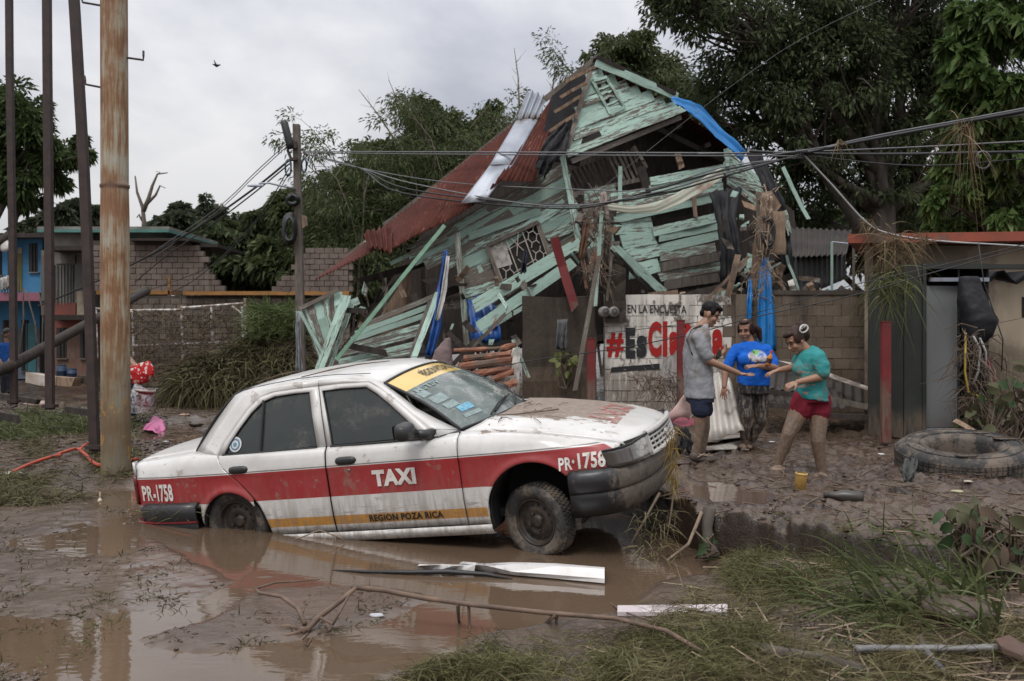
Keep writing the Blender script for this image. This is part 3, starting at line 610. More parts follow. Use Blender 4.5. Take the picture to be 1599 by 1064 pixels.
A = np.array([[front_pt(y, z, -.03) for z in (.60, .735)] for y in np.linspace(-.40, .40, 9)]); MB_g = MB().grid(A, flip=False).obj('grille', DARK, taxi, solid=.01)
for z in (.60, .632, .664, .696): MB().tube([front_pt(y, z, .004) for y in np.linspace(-.385, .385, 9)], .009, 6).obj('grille_slat', CHROME, MB_g)
for y in np.linspace(-.385, .385, 9): MB().tube([front_pt(y, z, .0) for z in (.598, .728)], .009 if abs(y) < .36 else .018, 6).obj('grille_slat', CHROME, MB_g)
MB().tube([front_pt(y, .735, .006) for y in np.linspace(-.40, .40, 9)], .020, 8).obj('grille_surround', PAINT, MB_g)
MB().tube([front_pt(y, .592, .006) for y in np.linspace(-.40, .40, 9)], .014, 8).obj('grille_surround', PAINT, MB_g)
MB().lathe([(0, 0), (.026, .0), (.026, .012), (.014, .018), (0, .018)], front_pt(0, .668, .006), (1, 0, 0), 18).obj('emblem_plate', CHROME, MB_g, smooth=True)
MB().box(front_pt(0, .668, .026), (.006, .07, .014)).obj('emblem_bar', CHROME, MB_g)
A = np.array([[front_pt(y, .735, .0), front_pt(y, .715, .012), front_pt(y, .60, -.05), front_pt(y, .45, -.04)] for y in np.linspace(-.66, .66, 15)]); MB().grid(A).obj('front_panel', DARK, taxi, smooth=True)
MB().box((1.15, 0, .30), (3.7, 1.30, .06)).obj('floor_pan', DARK, taxi)
MB().box((2.02, 0, .60), (.06, 1.5, .56)).obj('firewall', DARK, taxi)
MB().box((-.32, 0, .58), (.05, 1.42, .55)).obj('rear_bulkhead', DARK, taxi)
SEAT = simple('seat_cloth', (.05, .047, .045), (.02, .02, .02), 6, .9, .2, rnd=0)
def seat(x, y, w):
    st = MB()
    for dz, dx, th, wd in ((0, 0, .16, w),):
        st.loft([np.array([(x - .27 + q * .54, y + wd / 2 * c_, .42 + .16 * s_) for c_, s_ in ((-1, 0), (-1, .8), (-.8, 1), (.8, 1), (1, .8), (1, 0))]) for q in (0, .1, .9, 1)])
        st.loft([np.array([(x - .27 - q * .2 + dd, y + wd / 2 * c_ * (1 - .15 * q), .55 + q * .55) for c_, dd in ((-1, 0), (-1, .12), (1, .12), (1, 0))]) for q in (0, .2, .8, 1)])
    o = st.obj('seat', SEAT, taxi, bevel=.03); return o
s1 = seat(1.05, -.36, .5); s2 = seat(1.05, .36, .5); s3 = seat(.18, 0, 1.25)
for y in (-.36, .36): MB().loft([np.array([(.60 + dd, y + .12 * c_, 1.10 + q * .16) for c_, dd in ((-1, 0), (-1, .09), (1, .09), (1, 0))]) for q in (0, .5, 1)]).obj('headrest', SEAT, s1 if y < 0 else s2, bevel=.03)
MB().lathe([(.185 + .016 * math.cos(q), .016 * math.sin(q)) for q in np.linspace(0, 6.2832, 9)], (1.50, .36, .92), (-.85, 0, .5), 24).obj('steering_wheel', RUBBER, taxi, smooth=True)
MB().loft([np.array([(1.62 + dx, y, z) for dx, z in ((0, .62), (0, .84), (.10, .90), (.32, .90), (.32, .62))]) for y in (-.70, .70)]).obj('dashboard', SEAT, taxi)
def side_text(txt, x0, x1, z0, z1, mat, bold=.03, lean=0.0, name='lettering'):
    def sf(p): return np.array([p[0], -(float(side_y(p[0], p[2])) + .007), p[2]])
    q = [(x0 + lean, 0, z1), (x1 + lean, 0, z1), (x1, 0, z0), (x0, 0, z0)]
    return text_mb(txt, q, bold, surf=sf, space=1.06)
side_text('TAXI', 1.275, 1.615, .582, .700, WHITE_INK, .055).obj('lettering', WHITE_INK, fd := [o for o in taxi.children if o.name.startswith('front_door')][0])
side_text('PR', -.835, -.715, .57, .690, WHITE_INK, .03).obj('lettering', WHITE_INK, [o for o in taxi.children if o.name.startswith('rear_quarter')][0])
side_text('-1758', -.71, -.50, .560, .70, WHITE_INK, .035).obj('lettering', WHITE_INK, [o for o in taxi.children if o.name.startswith('rear_quarter')][0])
ff = [o for o in taxi.children if o.name.startswith('front_fender')][0]
side_text('PR', 2.665, 2.755, .60, .685, WHITE_INK, .03).obj('lettering', WHITE_INK, ff)
side_text('·1758', 2.755, 2.975, .598, .705, WHITE_INK, .035).obj('lettering', WHITE_INK, ff)
side_text('REGION POZA RICA', 1.20, 1.78, .328, .378, INK, .035).obj('lettering', INK, fd)
def rlight(p): return np.array([p[0], -(float(glassplane(p[0], p[2])) - .008), p[2]])
rdo = [o for o in taxi.children if o.name.startswith('rear_door')][0]
for r_, c_, k in ((.055, (.60, .60, .58), 0), (.042, (.10, .20, .32), .002), (.030, (.6, .6, .58), .004), (.017, (.12, .25, .35), .006)):
    V = [rlight((.10 + r_ * math.cos(a), 0, .955 + r_ * math.sin(a))) + np.array([0, -k, 0]) for a in np.linspace(0, 6.2832, 24, endpoint=False)]
    MB().add(V, [tuple(range(24))]).obj('round_sticker', simple('sticker_ring', c_, None, 4, .5, 0), rdo)
RSM = simple('faded_red_print', (.27, .075, .065), (.26, .2, .165), 26, .6, 0, rnd=0, lo=.45, hi=.55)
def hood_z(x, y):
    u = np.clip((x - 1.975) / 1.11, 0, 1); v = y / max(.1, float(edgey(x)) - .006); return float(shz(x) + .055 * (1 - abs(v) ** 2.2) * (1 - .45 * u)) + .004
bv = BVHTree.FromPolygons([v.co for v in hood.data.vertices], [p.vertices[:] for p in hood.data.polygons])
def hood_sf(p):
    h_ = bv.ray_cast(Vector((p[0], p[1], 2)), Vector((0, 0, -1)))[0]; return np.array([p[0], p[1], (h_.z if h_ else .8) + .003])
text_mb('TAXI', [(2.98, -.36, 0), (2.98, .28, 0), (2.76, .30, 0), (2.76, -.34, 0)][::1], .04, surf=hood_sf).obj('lettering', RSM, hood)
def tyre_mat():
    t = NT('tyre_rubber'); o = t.coord('Object'); n = t.noise(o, 5, 6, .65); f = t.noise(o, 40, 4)
    col = t.mix(t.step(.42, .62, t.math('MULTIPLY_ADD', f, .2, t.math('MULTIPLY', n, .8))), (.022, .021, .020), (.125, .098, .075)); t.bump(f, .3, .004); return t.fin(col, .75)
TYRE = tyre_mat()
def rim_mat():
    t = NT('steel_rim'); n = t.noise(t.coord('Object'), 9, 6, .7); col = t.ramp(n, [(.35, (.018, .016, .015)), (.55, (.045, .034, .027)), (.75, (.10, .066, .044))]); t.bump(n, .2, .004); return t.fin(col, .55, .3)
RIM = rim_mat()
def wheel(cx, cy, cz, sg, steer, flat):
    M_ = Matrix.Translation((cx, cy, cz)) @ Matrix.Rotation(steer, 4, 'Z') @ Matrix.Scale(.90, 4)
    def tf(mb):
        for k in range(len(mb.V)): mb.V[k] = np.array([(M_ @ Vector(v))[:] for v in mb.V[k]])
        return mb
    prof_ = [(.180, -.055), (.20, -.075), (.24, -.086), (.270, -.080), (.284, -.062), (.289, -.030), (.2895, 0), (.289, .030), (.284, .062), (.270, .080), (.24, .086), (.20, .075), (.180, .055)]
    mb = MB().lathe(prof_, (0, 0, 0), (0, sg, 0), 72)
    V = mb.V[0]
    low = np.clip((-V[:, 2] - .20) / .09, 0, 1); V[:, 2] += low * .045 * flat; V[:, 1] += np.sign(V[:, 1]) * low * .03 * flat
    w = thing('wheel', None, None); w.parent = taxi; ORG[w.name] = (0, 0, 0)
    tyre = tf(mb).obj('tyre', TYRE, w, smooth=True)
    tb = MB()   # tread blocks
    for k in range(58):
        a = k / 58 * 6.2832
        for yy in (-.048, -.016, .016, .048):
            c_, s_ = math.cos(a + yy * 1.2), math.sin(a + yy * 1.2); r_ = .2905 - (.003 if abs(yy) > .03 else 0)
            z0 = s_ * r_; z0 = z0 + (.045 * flat * np.clip((-z0 - .20) / .09, 0, 1))
            tb.box((c_ * r_, yy, z0), (.012, .026, .021), [[c_, 0, -s_], [0, 1, 0], [s_, 0, c_]])
    tf(tb).obj('tread', TYRE, w)
    rp_ = [(.183, .060), (.180, .066), (.172, .064), (.166, .050), (.160, .030), (.152, .022), (.135, .026), (.105, .040), (.085, .044), (.060, .030), (.050, .030), (.048, .046), (.030, .052), (0, .052)]
    rim = tf(MB().lathe(rp_, (0, 0, 0), (0, sg, 0), 48)).obj('rim', RIM, w, smooth=True)
    for k in range(14):
        a = k / 14 * 6.2832; hb = MB().lathe([(0, .0335), (.011, .0335), (.0125, .031)], (math.cos(a) * .128, 0, math.sin(a) * .128), (0, sg, 0), 8); tf(hb).obj('vent_hole', DARK, w)
    for k in range(4):
        a = k / 4 * 6.2832 + .4; hb = MB().lathe([(.010, .030), (.010, .055), (.007, .059), (0, .059)], (math.cos(a) * .066, 0, math.sin(a) * .066), (0, sg, 0), 6); tf(hb).obj('lug_nut', RIM, w)
for sg in (-1, 1):
    wheel(2.44, sg * .705, .243, sg, -.33, .6); wheel(.035, sg * .715, .362, sg, 0, .9)
    MB().box((2.125, sg * .70, .35), (.02, .18, .26)).obj('mud_flap', RUBBER, taxi)
BARK = simple('bark', (.10, .082, .066), (.04, .033, .027), 9, .9, .6, 18, .03, (1, 1, .25))
BARKP = simple('pale_bark', (.17, .14, .11), (.08, .065, .05), 9, .9, .5, 18, .02, (1, 1, .3))
def leaves_mb(mb, C, D, L, Wd_, droop=.3, m=0):
    """one folded 4-tri leaf per row: C base, D direction, L length, Wd_ half width ratio"""
    n = len(C); D = D / (np.linalg.norm(D, axis=1)[:, None] + 1e-9)
    r = rng.normal(size=(n, 3)); S_ = np.cross(D, r); S_ /= np.linalg.norm(S_, axis=1)[:, None] + 1e-9
    N = np.cross(S_, D); L = np.asarray(L)[:, None]; w = L * Wd_
    mid = C + D * L * .45; tip = C + D * L + np.array([0, 0, -1.]) * L * droop
    a = mid + S_ * w + N * w * .35; b = mid - S_ * w + N * w * .35
    V = np.stack([C, a, tip, b], 1).reshape(-1, 3)
    k = np.arange(n)[:, None] * 4
    F = np.concatenate([k + np.array([[0, 1, 2]]), k + np.array([[0, 2, 3]])])
    mb.add(V, F, None, m)
def limb_path(a, b, wob, n=7, sag=0):
    a = np.asarray(a, float); b = np.asarray(b, float); t = np.linspace(0, 1, n)[:, None]; L = np.linalg.norm(b - a)
    p = a + (b - a) * t; off = np.cumsum(rng.normal(size=(n, 3)) * wob * L / n, 0); off -= off[0]; off = off - off[-1] * t
    p = p + off; p[:, 2] += (np.sin(t[:, 0] * math.pi) * sag * L); return p
def blob_points(n, c, r, shell=.45):
    d = rng.normal(size=(n, 3)); d /= np.linalg.norm(d, axis=1)[:, None]
    q = rng.random(n) ** shell
    return np.asarray(c) + d * q[:, None] * np.asarray(r), d
def tree(name, label, base, trunk_top, trunk_r, blobs, leaf, nleaf, lsize, lw=.22, bark=None, group=None, twigs=14, droop=.35, cat='tree', extra_limbs=()):
    """blobs: list of (centre, radii, weight). trunk -> limb to every blob -> twigs -> leaves in clumps"""
    t = thing(name, label, cat, tuple(base), group)
    w = MB(); tp = limb_path(base, trunk_top, .10, 8); w.tube(tp, np.linspace(trunk_r * 1.25, trunk_r * .6, 8), 10)
    crown = MB(); tot = sum(b[2] for b in blobs)
    for c, r, wt in blobs:
        c = np.asarray(c, float); r = np.asarray(r, float) * np.ones(3)
        st = tp[rng.integers(4, 8)]; lp = limb_path(st, c, .25, 7, .05); w.tube(lp, np.linspace(trunk_r * .5, trunk_r * .14, 7), 6)
        nc = max(4, int(twigs * wt)); P_, d_ = blob_points(nc, c, r, .6)
        nl = max(1, int(nleaf * wt / tot / nc))
        for p, d in zip(P_, d_):
            q = limb_path(lp[rng.integers(3, 7)], p, .3, 5); w.tube(q, np.linspace(trunk_r * .12, trunk_r * .03, 5), 4, False)
            cs = np.mean(r) * rng.uniform(.2, .42)
            X, dd = blob_points(nl, p, (cs, cs, cs * .62), .55)
            leaves_mb(crown, X, dd * .8 + d * .5 + rng.normal(size=(nl, 3)) * .45 + np.array([0, 0, -.25]), lsize * rng.uniform(.65, 1.25, nl), lw, droop)
    for a, b, r0 in extra_limbs: w.tube(limb_path(a, b, .2, 9), np.linspace(r0, r0 * .3, 9), 7)
    w.obj('trunk', bark or BARK, t, smooth=True)
    crown.obj('crown', leaf, t, kind='stuff')
    return t
LF_DARK = leaf_mat('dark_leaf', (.085, .108, .050), (.032, .042, .020), (.12, .145, .075), nscale=.7)
LF_OLIVE = leaf_mat('olive_leaf', (.10, .122, .052), (.040, .052, .022), (.145, .165, .08), nscale=.7)
LF_MID = leaf_mat('mid_leaf', (.075, .11, .038), (.024, .038, .016), (.13, .165, .065), nscale=.8)
LF_BRIGHT = leaf_mat('broad_leaf', (.10, .155, .048), (.026, .048, .017), (.16, .22, .08), nscale=1.2, rough=.35)
LF_FAR = leaf_mat('far_leaf', (.080, .095, .058), (.034, .044, .028), (.115, .13, .08), nscale=.35)
def pb(px, py, Y, rx, ry, dz=1.0, w=None):
    """crown lobe at a place of the photo, radii given in photo pixels at that distance"""
    k = Y / FP; return (P(px, py, Y), (rx * k, rx * k * dz, ry * k), w or (rx * ry) / 2500)
Y0 = 24
bl = [pb(1090, 20, 23, 75, 55), pb(1180, 60, 24, 90, 70), pb(1270, 10, 24, 110, 80), pb(1150, 140, 25, 80, 55), pb(1130, 200, 26, 70, 45), pb(1230, 160, 24, 80, 70), pb(1330, 110, 24, 100, 90), pb(1420, 40, 25, 110, 80),
      pb(1310, 220, 25, 90, 60), pb(1400, 190, 25, 90, 80), pb(1480, 110, 25, 90, 90), pb(1250, 260, 25, 70, 50), pb(1350, 300, 25.5, 90, 45), pb(1440, 290, 25.5, 80, 60), pb(1530, 40, 26, 90, 80), pb(1060, -20, 23, 60, 40), pb(1120, -30, 24, 80, 50), pb(1400, -60, 24, 160, 60), pb(1560, 200, 26.5, 90, 110), pb(1240, 330, 26, 60, 45)]
b = P(1385, 600, 25); b[2] = .3
tree('broadleaf_tree', 'huge dark small-leaved tree towering behind the ruined house and block shed', b, P(1370, 230, 25), .38, bl, LF_DARK, 85000, .135, .22, twigs=18,
     extra_limbs=[(P(1370, 230, 25), P(1240, 60, 24), .22), (P(1370, 260, 25), P(1320, -20, 24.5), .26), (P(1372, 200, 25), P(1440, -40, 25), .2), (P(1385, 330, 25), P(1250, 230, 24), .14)])
bl = [pb(1330, 360, 30, 120, 50), pb(1450, 350, 30, 120, 60), pb(1240, 380, 30, 80, 50), pb(1560, 330, 30, 100, 80), pb(1180, 340, 31, 70, 60)]
b = P(1380, 560, 30); b[2] = .3
tree('bushy_tree', 'low dark mass of foliage filling the gap above the red-edged shed roof', b, P(1380, 400, 30), .22, bl, LF_DARK, 30000, .22, .24)
bl = [pb(1545, 60, 16.5, 60, 45), pb(1500, 110, 16.5, 50, 45), pb(1560, 150, 16, 70, 50), pb(1490, 180, 16.5, 45, 40), pb(1570, 240, 16, 60, 50), pb(1510, 260, 16.5, 50, 45), pb(1480, 320, 16.5, 35, 30), pb(1560, 320, 16.5, 60, 40), pb(1600, 20, 16, 60, 60), pb(1640, 120, 16, 70, 80), pb(1520, 20, 16.5, 35, 30), pb(1475, 350, 17, 40, 25), pb(1530, 350, 17, 50, 25)]
b = P(1640, 640, 17); b[2] = .35
tree('broadleaf_tree', 'bright broad-leaved tree leaning in over the right end of the shed', b, P(1630, 260, 16.6), .16, bl, LF_BRIGHT, 11000, .20, .34, twigs=9, droop=.45)
def bamboo(label, x0, x1, top, Y, n, seed_spread, leafn, lsize=.17):
    t = thing('bamboo_clump', label, 'bamboo', tuple(P(x0 * .5 + x1 * .5, 600, Y) * [1, 1, 0] + [0, 0, .2]), 'bamboo behind the ruined house')
    w = MB(); cr = MB()
    for k in range(n):
        bx = rng.uniform(x0 * .8 + x1 * .2, x0 * .2 + x1 * .8); tx = rng.uniform(x0, x1); ty = top + rng.uniform(0, 1) ** 1.6 * 190
        y = Y + rng.uniform(-1.6, 1.6); b_ = P(bx, 590, y); b_[2] = .2; e_ = P(tx, ty, y); L = e_[2]
        pth = limb_path(b_, e_, .04, 9); side = np.sign(tx - bx) or 1
        pth[-1] += [side * .35 * L * .2, 0, -.12 * L * .4]; pth[-2] += [side * .1 * L * .2, 0, 0]
        w.tube(pth, np.linspace(.05, .012, 9), 5, False)
        for j in range(26):
            u = rng.uniform(.22, 1); i = min(7, int(u * 8)); p = lerp(pth[i], pth[i + 1], u * 8 - i if u < 1 else 1)
            q = p + rng.normal(size=3) * [.38, .45, .25] + [side * .15, 0, .05]
            w.tube(np.array([p, lerp(p, q, .5) + [0, 0, .08], q]), [.010, .006, .003], 3, False)
            nl = leafn; X, dd = blob_points(nl, q, (.42, .42, .26), .5)
            leaves_mb(cr, X, dd * .5 + unit(q - p) * .6 + rng.normal(size=(nl, 3)) * .3 + np.array([0, 0, -.35]), lsize * rng.uniform(.6, 1.2, nl), .13, .3)
    w.obj('stem', BARKP, t, smooth=True); cr.obj('crown', LF_OLIVE, t, kind='stuff'); return t
bamboo('arching bamboo clump just right of the wooden utility pole', 480, 640, 165, 29, 16, 0, 66)
bamboo('tall dense bamboo clump behind the rusty roof slope', 620, 770, 110, 29.5, 17, 0, 68)
bamboo('bamboo clump with tall bare tips above the bent roof sheet', 715, 850, 140, 30, 14, 0, 66)
bamboo('dark bamboo crown showing behind the gable peak', 890, 1040, 48, 29.5, 11, 0, 60)
bl = [pb(560, 300, 32, 90, 60), pb(640, 330, 32, 100, 70), pb(520, 370, 32, 80, 45), pb(720, 300, 30, 90, 70), pb(600, 420, 32, 120, 50), pb(480, 420, 33, 60, 40), pb(800, 260, 32, 80, 60), pb(600, 255, 32, 70, 40), pb(690, 215, 32, 70, 55), pb(760, 190, 32, 55, 40), pb(660, 180, 32, 35, 40)]
b = P(610, 590, 29); b[2] = .2
tree('bushy_tree', 'dense dark tree between utility pole and rusty roof', b, P(610, 420, 29), .25, bl, LF_OLIVE, 42000, .2, .2)
bl = [pb(960, 90, 30, 70, 45), pb(1040, 150, 30, 70, 55), pb(1000, 110, 30, 80, 50), pb(1090, 210, 30, 60, 50)]
b = P(1010, 590, 30); b[2] = .2
tree('bushy_tree', 'thin-crowned tree peeping over the right roof slope', b, P(1010, 250, 30), .2, bl, LF_OLIVE, 22000, .18, .2)
for a, c, lb in (((650, 240), (607, 125), 'bare yellow cane rising left of the bamboo, leaning left'), ((812, 190), (803, 75), 'thin bare cane standing upright above the bent roof sheet'), ((628, 235), (560, 140), 'bare forked cane leaning far left over the bamboo'), ((858, 170), (866, 90), 'short curved bare cane left of the gable peak')):
    Y = 30.5; bs = P(a[0] + (a[0] - c[0]) * 2.0, 590, Y); bs[2] = .2
    m = MB(); pth = np.array([bs, lerp(bs, P(*a, Y), .6), P(*a, Y), lerp(P(*a, Y), P(*c, Y), .6) + [.05, 0, 0], P(*c, Y)]); m.tube(pth, [.06, .05, .04, .022, .008], 5, False)
    for k in range(8):
        u = rng.uniform(.15, 1); p = lerp(P(*a, Y), P(*c, Y), u); m.tube([p, p + [rng.uniform(-.35, .35), 0, rng.uniform(.05, .4)]], [.008, .003], 3, False)
    m.obj('bare_cane', simple('cane', (.24, .18, .10), (.13, .10, .06), 6, .7), label=lb, cat='bamboo cane', smooth=True)
bl = [pb(20, 180, 24, 60, 45), pb(60, 215, 24, 55, 40), pb(-20, 240, 24, 70, 60), pb(80, 250, 24, 45, 30), pb(30, 275, 24, 60, 40), pb(110, 235, 24, 34, 18), pb(20, 310, 24, 45, 22), pb(-60, 180, 24, 70, 60), pb(130, 220, 24, 20, 12)]
b = P(-70, 610, 24); b[2] = .25
tree('broadleaf_tree', 'green leafy tree reaching in from the left edge beside the bare poles', b, P(-60, 330, 24), .22, bl, LF_MID, 16000, .21, .17, twigs=15, droop=.3)
def far_tree(label, blobs, Y, base, leaf=LF_FAR, n=6000, size=.5):
    b_ = P(base, 560, Y); b_[2] = .2; return tree('distant_tree', label, b_, P(base, 400, Y), .25, blobs, leaf, n, size, .25, group='trees beyond the houses')
far_tree('round distant tree above the cream house roof', [pb(110, 340, 48, 40, 22), pb(85, 355, 48, 30, 18), pb(140, 335, 48, 30, 25)], 48, 110)
far_tree('small distant tree at the far left between poles', [pb(48, 355, 55, 18, 12), pb(18, 360, 55, 22, 10)], 55, 45, n=2500)
far_tree('distant tree crown behind the broken block gable', [pb(275, 345, 46, 38, 24), pb(250, 365, 46, 35, 22), pb(300, 365, 46, 40, 25), pb(325, 340, 46, 22, 30)], 46, 280, n=7000)
far_tree('tall dark tree left of the utility pole', [pb(380, 370, 38, 50, 40), pb(350, 400, 38, 50, 40), pb(420, 390, 38, 45, 45), pb(390, 430, 38, 70, 30), pb(440, 350, 38, 30, 40)], 38, 390, leaf=LF_DARK, n=12000, size=.42)
far_tree('dark tree right beside the utility pole', [pb(470, 330, 34, 40, 40), pb(500, 360, 34, 45, 40), pb(450, 400, 34, 50, 40)], 34, 470, leaf=LF_OLIVE, n=9000, size=.4)
for px, lb in ((322, 'slim conifer top left of the sagging cables'), (345, 'second slim conifer top, shorter, left of sagging cables'), (372, 'smallest slim conifer top near the sagging cables')):
    Y = 40; t = thing('conifer_tree', lb, 'tree', tuple(P(px, 590, Y) * [1, 1, 0] + [0, 0, .2]), 'slim conifers beyond the block house'); top = {322: 300, 345: 318, 372: 330}[px]
    m = MB(); pth = np.array([P(px, 590, Y) * [1, 1, 0] + [0, 0, .2], P(px, top, Y)]); m.tube(pth, [.12, .02], 6); m.obj('trunk', BARK, t, smooth=True)
    cr = MB()
    for k in range(26):
        u = k / 26; z0 = lerp(P(px, 470, Y), P(px, top, Y), u); rr = .75 * (1 - u) + .12
        for j in range(7):
            a = rng.uniform(0, 6.28); d = np.array([math.cos(a), math.sin(a), -.15]); n_ = 7; X = z0 + d * np.linspace(.1, 1, n_)[:, None] * rr
            leaves_mb(cr, X, np.tile(d, (n_, 1)) + rng.normal(size=(n_, 3)) * .5, np.full(n_, .26), .2, .3)
    cr.obj('crown', LF_FAR, t, kind='stuff')
Y = 42; m = MB()
def pp(x, y): return P(x, y, Y)
for path, r0, r1 in (([(222, 400), (225, 350), (223, 325), (214, 300), (211, 275)], .13, .03), ([(224, 330), (232, 310), (238, 290), (246, 272), (262, 270)], .11, .02), ([(230, 318), (243, 305), (250, 290), (258, 294)], .07, .02), ([(222, 345), (217, 335), (214, 340)], .05, .03), ([(244, 274), (250, 269), (244, 268)], .03, .015)):
    m.tube([pp(*q) for q in path], np.linspace(r0, r1, len(path)), 6)
b0 = pp(222, 400); m.tube([b0, [b0[0], b0[1], .2]], [.13, .2], 6)
m.obj('dead_tree', BARKP, label='bare dead tree with forked limbs against the sky', cat='dead tree', smooth=True)
TURQ = (.45, .63, .54)
TQ_L = peel_paint('turquoise_paint', TURQ, .50, dirt=.12)
TQ_M = peel_paint('worn_turquoise_paint', TURQ, .555, dirt=.22)
TQ_H = peel_paint('peeling_turquoise_paint', TURQ, .67, dirt=.32)
WOOD_G = simple('grey_weathered_wood', (.16, .135, .11), (.065, .052, .042), 3, .85, .4, 30, .006, (6, 6, 1.2), var=.2)
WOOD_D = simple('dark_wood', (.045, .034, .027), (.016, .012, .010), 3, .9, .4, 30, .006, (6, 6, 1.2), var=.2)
WOOD_B = simple('tan_wood', (.28, .19, .125), (.13, .085, .058), 4, .8, .4, 30, .006, (6, 6, 1.2), var=.25, dirt=.25)
WOOD_R = simple('reddish_rough_wood', (.30, .125, .072), (.13, .055, .036), 5, .85, .6, 26, .012, (1, 1, 1), var=.25, dirt=.35)
REDP = simple('red_post_paint', (.165, .013, .014), (.10, .010, .010), 5, .6, .15, 30, .003, dirt=.2, mudz=1.0)
def rust_sheet():
    t = NT('rust_red_sheet'); o = t.coord('UV', (1, 1, 1), 5); p = t.pos(); n = t.noise(p, 1.1, 6, .65); f = t.noise(p, 14, 5, .7)
    col = t.ramp(t.math('MULTIPLY_ADD', f, .35, t.math('MULTIPLY', n, .65)), [(.30, (.040, .014, .011)), (.52, (.085, .026, .019)), (.72, (.14, .050, .034))])
    s = t.noise(t.coord('UV', (3, 60, 1), 5), 1.6, 4); col = t.mix(t.math('MULTIPLY', t.step(.62, .70, s), t.step(.45, .6, n)), col, (.34, .24, .17))
    t.bump(f, .25, .006); return t.fin(col, .8, spec=.15)
RUST = rust_sheet()
GALV = simple('galvanised_sheet', (.36, .385, .43), (.22, .24, .275), 1.6, .5, .15, 9, .004, metal=.35, dirt=.25, coord='Object')
BLACKF = simple('black_plastic_sheet', (.022, .022, .025), (.008, .008, .009), 3, .6, .5, 9, .02, spec=.2)
def tarp_mat(name, c):
    t = NT(name); p = t.pos(); n = t.noise(p, 2.2, 6, .6); col = t.mix(t.step(.50, .74, t.noise(p, 5, 6, .7)), c, tuple(x * .55 + .02 for x in c)); t.bump(n, .35, .05); return t.fin(col, .42)
BLUET = tarp_mat('blue_tarp', (.004, .155, .43)); BLUED = tarp_mat('deep_blue_tarp', (.015, .075, .27))
def HL_(px, py, d=0): return P(px, py, 17.2 + (400 - py) * .0012 + d)         # side wall (left of the corner post)
def HR_(px, py, d=0): return P(px, py, 17.0 + (px - 885) * .0055 + (400 - py) * .0012 + d)   # gable front, receding to the right
def board_mb(a, b, wdt, th=.03, nrm=None, seg=5, warp=.012, jag=.35, mb=None, m=0):
    """a plank from a to b (3D), width wdt in metres across the view, uneven ends, slightly warped"""
    a = np.asarray(a, float); b = np.asarray(b, float); e_ = b - a; L = np.linalg.norm(e_); e_ = e_ / L
    n_ = unit(np.array([0, -1., 0]) if nrm is None else nrm); n_ = unit(n_ - e_ * (n_ @ e_)); g = np.cross(n_, e_)
    rings = []; uv = []; w_ = rng.normal(size=seg + 1) * warp * .5; w2 = rng.normal(size=seg + 1) * warp
    bow = rng.normal() * warp * 1.5; u0 = rng.uniform(0, 40)
    for i in range(seg + 1):
        t = i / seg; p = a + e_ * L * t + n_ * (w2[i] + bow * math.sin(t * math.pi)) + g * w_[i] * .5
        j = [0, 0, 0, 0]
        if i in (0, seg): j = rng.uniform(-1, 1, 4) * wdt * jag * (1 if L > wdt * 1.5 else .4); j[3] = j[0]; j[2] = j[1]
        cs = [(g * .5 * wdt + n_ * th * .5), (-g * .5 * wdt + n_ * th * .5), (-g * .5 * wdt - n_ * th * .5), (g * .5 * wdt - n_ * th * .5)]
        rings.append(np.array([p + c + e_ * jj for c, jj in zip(cs, j)])); uv.append(np.array([(u0 + L * t, 0), (u0 + L * t, 1), (u0 + L * t, 1.0), (u0 + L * t, 0.0)]))
    V = np.concatenate(rings); F = []
    for i in range(seg):
        for k in range(4): F.append((i * 4 + k, i * 4 + (k + 1) % 4, i * 4 + 4 + (k + 1) % 4, i * 4 + 4 + k))
    F += [(3, 2, 1, 0), tuple(seg * 4 + k for k in range(4))]
    mb = mb or MB(); mb.add(V, np.array(F), np.concatenate(uv), m); return mb
def brd(name, a, b, wpx, f, d=0, mat=None, par=None, th=.03, d2=None, **k):
    """plank given by photo end points and width, on the wall surface f, pushed d behind (+) or in front (-) of it"""
    A_ = f(*a, d); B_ = f(*b, d if d2 is None else d2); w = wpx * A_[1] / FP
    lab = k.pop('label', None); cat = k.pop('cat', None); grp = k.pop('group', None)
    return board_mb(A_, B_, w, th, **k).obj(name, mat, par, label=lab, cat=cat, group=grp)
def clad(TL, TR, BR, BL, n, f, d=0, mats=(), par=None, gap=.06, miss=(), over=4, name='plank'):
    for i in range(n):
        if i in miss: continue
        t0 = (i + .5) / n; l = lerp(TL, BL, t0); r = lerp(TR, BR, t0); w = np.linalg.norm(np.subtract(BL, TL)) / n
        e_ = unit(np.append(r - l, 0))[:2]; up = np.subtract(BL, TL); w = abs(up[0] * -e_[1] + up[1] * e_[0]) / n
        l = l - e_ * rng.uniform(-over * 1.6, over * .8) + rng.normal(size=2) * [0, .9]; r = r + e_ * rng.uniform(-over * 1.6, over * .8) + rng.normal(size=2) * [0, .9]
        brd(name, l, r, w * (1 - gap) + .6, f, d + rng.uniform(-.018, .018), mats[rng.integers(len(mats))], par, .028, jag=.25)
